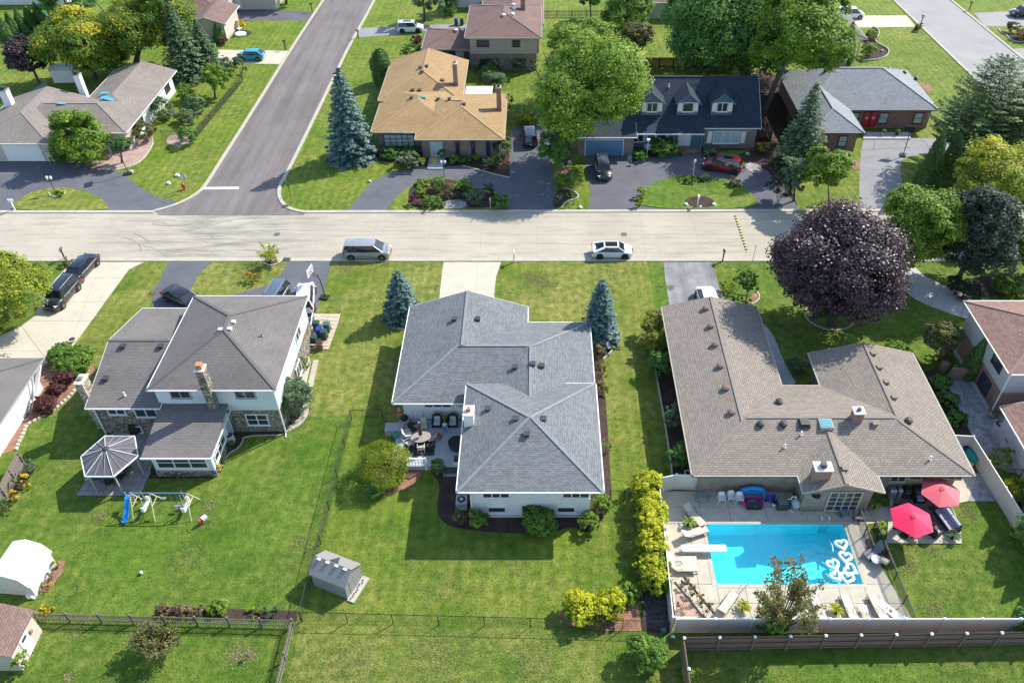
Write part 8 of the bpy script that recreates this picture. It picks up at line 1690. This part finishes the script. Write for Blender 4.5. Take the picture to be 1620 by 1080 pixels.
# skid marks on the concrete by the junction
rs = random.Random(11)
for k in range(16):
    cx, cy = G(rs.uniform(180, 420), rs.uniform(346, 384)); a0 = rs.uniform(-.4, .4) + (0 if rs.random() < .6 else rs.uniform(-1, 1)); L = rs.uniform(2, 8); cv = rs.uniform(-.13, .13); P = []; x, y, a = cx, cy, a0
    for i in range(14): P.append((x, min(max(y, RS + .3), RN - .1))); x += math.cos(a) * L / 14; y += math.sin(a) * L / 14; a += cv
    strip('tyre_mark', P, rs.uniform(.08, .16), .019, .0195 + k * .0002, C_['skid'])
MT['dry_turf'] = surf('dry_turf', [(.3, (.20, .20, .06)), (.7, (.38, .33, .16))], 1.5, 9.0, .3, .95, .8, 14.0)
# --- garden ornaments and odd things
t = TH('fountain', 'white tiered garden fountain in a round bed on the far lawn', 'fountain', G(381, 56)); part(t, 'basin', 'white', lambda m: m.lathe((0, 0, 0), [(.9, .05), (.95, .3), (.85, .35), (.3, .2)], 16)); part(t, 'column', 'white', lambda m: m.lathe((0, 0, 0), [(.16, .2), (.1, .6), (.1, 1.0)], 10)); part(t, 'bowl', 'white', lambda m: m.lathe((0, 0, 1.0), [(.1, 0), (.45, .16), (.4, .18)], 14)); part(t, 'statue', 'white', lambda m: m.lathe((0, 0, 1.15), [(.1, 0), (.14, .3), (.08, .6), (.1, .8), (.02, .92)], 10))
t = TH('ball', 'white ball lying on the left back lawn', 'ball', G(224, 907)); part(t, 'shell', 'white', lambda m: m.ball((0, 0, .14), .14, 12)); part(t, 'panel', 'grey', lambda m: m.ball((0, -.05, .16), .105, 8))
t = TH('toy_rider', 'red and white seesaw toy on the lawn beside the swing set', 'toy', G(324, 826), R(-130)); part(t, 'seat', 'white', lambda m: m.obox((-.1, 0, .5), (.4, .28, .25))); part(t, 'body', C_['hydr'], lambda m: m.obox((.25, 0, .45), (.35, .2, .3))); part(t, 'handle', C_['teal'], lambda m: m.tube([(.35, -.3, .8), (.4, 0, .85), (.35, .3, .8)], .03, 6)); part(t, 'frame', 'darkgrey', lambda m: (m.bar((-.4, -.3, 0), (.3, 0, .4), .05), m.bar((-.4, .3, 0), (.3, 0, .4), .05), m.bar((.6, 0, 0), (.3, 0, .5), .05)))
t = TH('bird_statue', 'small heron statue standing in a dry patch of lawn', 'statue', G(393, 1040)); part(t, 'body', 'grey', lambda m: m.ball((0, 0, .5), (.16, .1, .14), 8)); part(t, 'neck', 'grey', lambda m: m.tube([(.1, 0, .55), (.16, 0, .8), (.22, 0, .84)], .03, 6)); part(t, 'leg', 'darkgrey', lambda m: (m.bar((0, .03, 0), (0, .03, .45), .02), m.bar((0, -.03, 0), (0, -.03, .45), .02)))
for lb, px, py, h in [('left green utility box by the wire fence corner', 1048, 1004, .7), ('right green utility box beside the brown fence', 1062, 1016, .8)]: t = TH('utility_box', lb, 'utility box', G(px, py)); part(t, 'case', C_['box'], lambda m: m.box(-.14, .14, -.14, .14, 0, h)); part(t, 'lid', C_['box'], lambda m: m.loft([[(-.16, -.16, h + .001), (.16, -.16, h + .001), (.16, .16, h + .001), (-.16, .16, h + .001)], [(-.1, -.1, h + .08), (.1, -.1, h + .08), (.1, .1, h + .08), (-.1, .1, h + .08)]]))
t = TH('red_tarp', 'crumpled red cover lying under the pine', 'cover', G(1526, 256), .1); part(t, 'cloth', C_['hydr'], lambda m: [m.ball((x, y, .2), (.55, .4, .28), 8) for x, y in ((-.8, 0), (0, .1), (.8, -.05))]); part(t, 'fold', C_['hydr'], lambda m: m.bar((-1.1, -.3, .2), (1.1, -.2, .3), .2))
for k, px in enumerate((669, 688)): t = TH('potted_plant', ['left', 'right'][k] + ' white pot of yellow mums flanking the golden house walk', 'plant', G(px, 260), 0, 'pots of yellow mums'); part(t, 'pot', 'white', lambda m: m.cyl((0, 0), .2, 0, .42, 12, 0, .3)); rg = rngn(); P = sph(rg, 320) * np.array([.45, .45, .34]) + np.array([0, 0, .6]); leaf_object('flowers', P, P - np.array([0, 0, .6]), np.full(320, .14), rg.normal(.75, .2, 320), LM['mum'], t)
t = TH('disc_lid', 'large grey disc leaning against the bright white wall', 'disc', G(48, 648), 0); o = part(t, 'disc', 'grey', lambda m: m.cyl((0, 0), .6, -.04, .04, 22)); o.rotation_euler = (R(50), 0, R(-60)); o.location = (0, 0, .42); part(o, 'rim', 'galv', lambda m: m.lathe((0, 0, 0), [(.6, -.06), (.66, -.06), (.66, .06), (.6, .06)], 22))
t = TH('planter', 'round bowl planter at the edge of the concrete drive', 'planter', G(115, 540)); part(t, 'bowl', 'stone_edge', lambda m: m.lathe((0, 0, 0), [(.2, 0), (.42, .3), (.36, .32), (.1, .22)], 12)); part(t, 'soil', 'mulch', lambda m: m.cyl((0, 0), .3, .2, .29, 10))
t = TH('tripod', 'thin wire tripod sprinkler on the back lawn', 'sprinkler', G(127, 934)); part(t, 'leg', 'darkgrey', lambda m: [m.bar((.3 * math.cos(a), .3 * math.sin(a), 0), (0, 0, .6), .02) for a in (0, 2.1, 4.2)]); part(t, 'head', 'darkgrey', lambda m: m.cyl((0, 0), .05, .6, .7, 6))
for k in range(2): t = TH('potted_plant', ['white pot left of the red doors', 'dark pot right of the red doors'][k], 'plant', G(1396 + k * 22, 214, .1), 0, None, .16); part(t, 'pot', 'white' if k == 0 else 'rubber', lambda m: m.cyl((0, 0), .15, 0, .35, 10, 0, .22)); rg = rngn(); P = sph(rg, 120) * .3 + np.array([0, 0, .55]); leaf_object('leaves', P, P, np.full(120, .16), rg.normal(.5, .2, 120), LM['deep'], t)
for lb, px, py in [('tall thin bird feeder pole before the blue porch', 1023, 252)]: t = TH('bird_feeder', lb, 'bird feeder', G(px, py)); part(t, 'pole', 'white', lambda m: m.cyl((0, 0), .03, 0, 2.6, 6)); part(t, 'house', 'white', lambda m: m.box(-.2, .2, -.15, .15, 2.6, 2.85))
t = TH('bench', 'white garden bench under the blue porch window', 'bench', G(1027, 240), 0); part(t, 'seat', 'white', lambda m: m.box(-.7, .7, -.25, .2, .42, .47)); part(t, 'backrest', 'white', lambda m: m.box(-.7, .7, .2, .26, .5, .95)); part(t, 'leg', 'white', lambda m: [m.box(x - .04, x + .04, -.2, .2, 0, .42) for x in (-.6, .6)])
# stones laid along the left bed
pts = chaikin(gp([(140, 588), (137, 596), (122, 613), (107, 631), (84, 650), (58, 664), (41, 673), (38, 684), (30, 700), (25, 713)]), 2, False); T_ = TH('stone_edging', 'row of pale edging stones curving along the red mulch bed', 'edging', pts[0]); acc = 0.0; rs = random.Random(4); last = Vector(pts[0]); msh = []
for v in range(4): m = MB(); m.loft([[(-.17, -.13, 0), (.17, -.13, 0), (.17, .13, 0), (-.17, .13, 0)], [(-.16, -.12, .14), (.15, -.13, .15), (.16, .12, .14), (-.15, .11, .15)], [(-.10, -.08, .20), (.10, -.08, .19), (.10, .07, .20), (-.1, .07, .19)]]); msh.append(m.mesh('stone', MT['stone_edge']))
for a, b in zip(pts[:-1], pts[1:]):
    a, b = Vector(a), Vector(b); d = b - a; L = d.length; s_ = -acc % .42
    while s_ < L:
        p = a + d * (s_ / L); inst('stone', msh[rs.randrange(4)], T_, (p.x - pts[0][0], p.y - pts[0][1], rs.uniform(-.03, .01)), math.atan2(d.y, d.x) + rs.uniform(-.15, .15)); s_ += .42
    acc += L
# far pools and canopies at the top left
sheet('pool_cover', gp([(60, 22), (79, 22), (82, 36), (66, 37)]), .02, MT['tarp'])
t = TH('small_shed', 'small white roofed shed behind the cream house chimneys', 'shed', G(108, 126), .05); part(t, 'wall', 'sid_white', lambda m: m.box(-1.6, 1.6, -1.2, 1.2, 0, 1.9)); part(t, 'roof', 'white', lambda m: m.loft([[(-1.8, -1.4, 1.9), (1.8, -1.4, 1.9), (1.8, 1.4, 1.9), (-1.8, 1.4, 1.9)], [(-1.8, -.1, 2.5), (1.8, -.1, 2.5), (1.8, .1, 2.5), (-1.8, .1, 2.5)]]))

# --- short grass standing on the lawns in view (nobody could count it)
def inside(P, poly):
    x, y = P[:, 0], P[:, 1]; r = np.zeros(len(P), bool); n = len(poly); j = n - 1
    for i in range(n):
        xi, yi = poly[i]; xj, yj = poly[j]
        if yi != yj: r ^= ((yi > y) != (yj > y)) & (x < (xj - xi) * (y - yi) / (yj - yi) + xi)
        j = i
    return r
rg = np.random.default_rng(77); n = 330000; Y = 24 + 60 * rg.random(n) ** 1.25 * 1.0; Y = np.where(rg.random(n) < .22, rg.uniform(82, 135, n), Y); X = rg.uniform(-1, 1, n) * (36 + (Y - 24) * .52)
P = np.stack([X, Y], 1); keep = (Y < RS - .5) | (Y > RN + .5)
for poly in NOGRASS: keep &= ~inside(P, poly)
for x0, x1, y0, y1 in ((-30.9, -21.4, 42, 59), (-37, -31, 46.8, 59.5), (-12, 4.6, 38, 60.2), (9.1, 26.2, 28, 41), (12.5, 33.3, 38, 60), (39.3, 60, 36, 59), (-60, -44.4, 36, 53), (-16, -12, 31, 34)): keep &= ~((X > x0) & (X < x1) & (Y > y0) & (Y < y1))
P = P[keep] + rg.normal(0, .07, (keep.sum(), 2)); n = len(P); patch = np.sin(P[:, 0] * .9 + 1.3 * np.sin(P[:, 1] * .5)) * np.sin(P[:, 1] * .8 + np.sin(P[:, 0] * .35) * 1.7)
LM['turf'] = leafm('grass_blades', [(0, (.046, .120, .012)), (.45, (.098, .198, .022)), (.78, (.175, .245, .040)), (1, (.34, .31, .12))], .3, .7)
sz = rg.uniform(.05, .13, n) * (1 + np.maximum(P[:, 1] - 60, 0) * .012); Nn = np.stack([rg.normal(0, .8, n), rg.normal(0, .8, n), rg.uniform(.2, 1.1, n)], 1)
o = leaf_object('grass', np.concatenate([P, (rg.uniform(.01, .045, n))[:, None]], 1), Nn, sz, .46 + .12 * patch + rg.normal(0, .17, n), LM['turf'], None, .4); tag(o, 'short mown grass on the lawns', 'grass', None, 'stuff')

spots = [((852, 443), 1.5, 420), ((838, 436), .9, 160), ((868, 450), .9, 160), ((285, 803), .35, 90), ((162, 815), .45, 120), ((376, 1036), .8, 260), ((397, 1036), .35, 140), ((109, 1070), .35, 110), ((1440, 893), .5, 70), ((1478, 872), .5, 60), ((1478, 968), .8, 170), ((1532, 812), .6, 110), ((545, 424), 1.2, 220), ((1060, 455), .5, 140), ((240, 465), .5, 160), ((655, 885), .7, 60), ((300, 880), 1.1, 110), ((480, 860), 1.2, 120), ((700, 1040), 2.2, 420), ((560, 1050), 1.8, 300), ((840, 1045), 1.6, 240), ((940, 640), 1.0, 90), ((960, 700), .8, 120), ((330, 800), .5, 120), ((1010, 905), .5, 110), ((120, 1000), .8, 80), ((700, 930), 1.6, 160), ((820, 900), 1.4, 130)]
D_ = np.concatenate([np.array(G(*p)) + rg.normal(0, r_ * .55, (k * 2, 2)) for p, r_, k in spots]); n = len(D_); LM['straw'] = leafm('straw_blades', [(0, (.16, .17, .05)), (.5, (.33, .30, .13)), (1, (.50, .44, .24))], .3, .8)
o = leaf_object('dry_grass', np.concatenate([D_, rg.uniform(.012, .05, n)[:, None]], 1), np.stack([rg.normal(0, .5, n), rg.normal(0, .5, n), rg.uniform(.5, 1.2, n)], 1), rg.uniform(.08, .20, n), rg.normal(.5, .2, n), LM['straw'], None, .35); tag(o, 'straw coloured dry grass in worn lawn spots', 'grass', None, 'stuff')
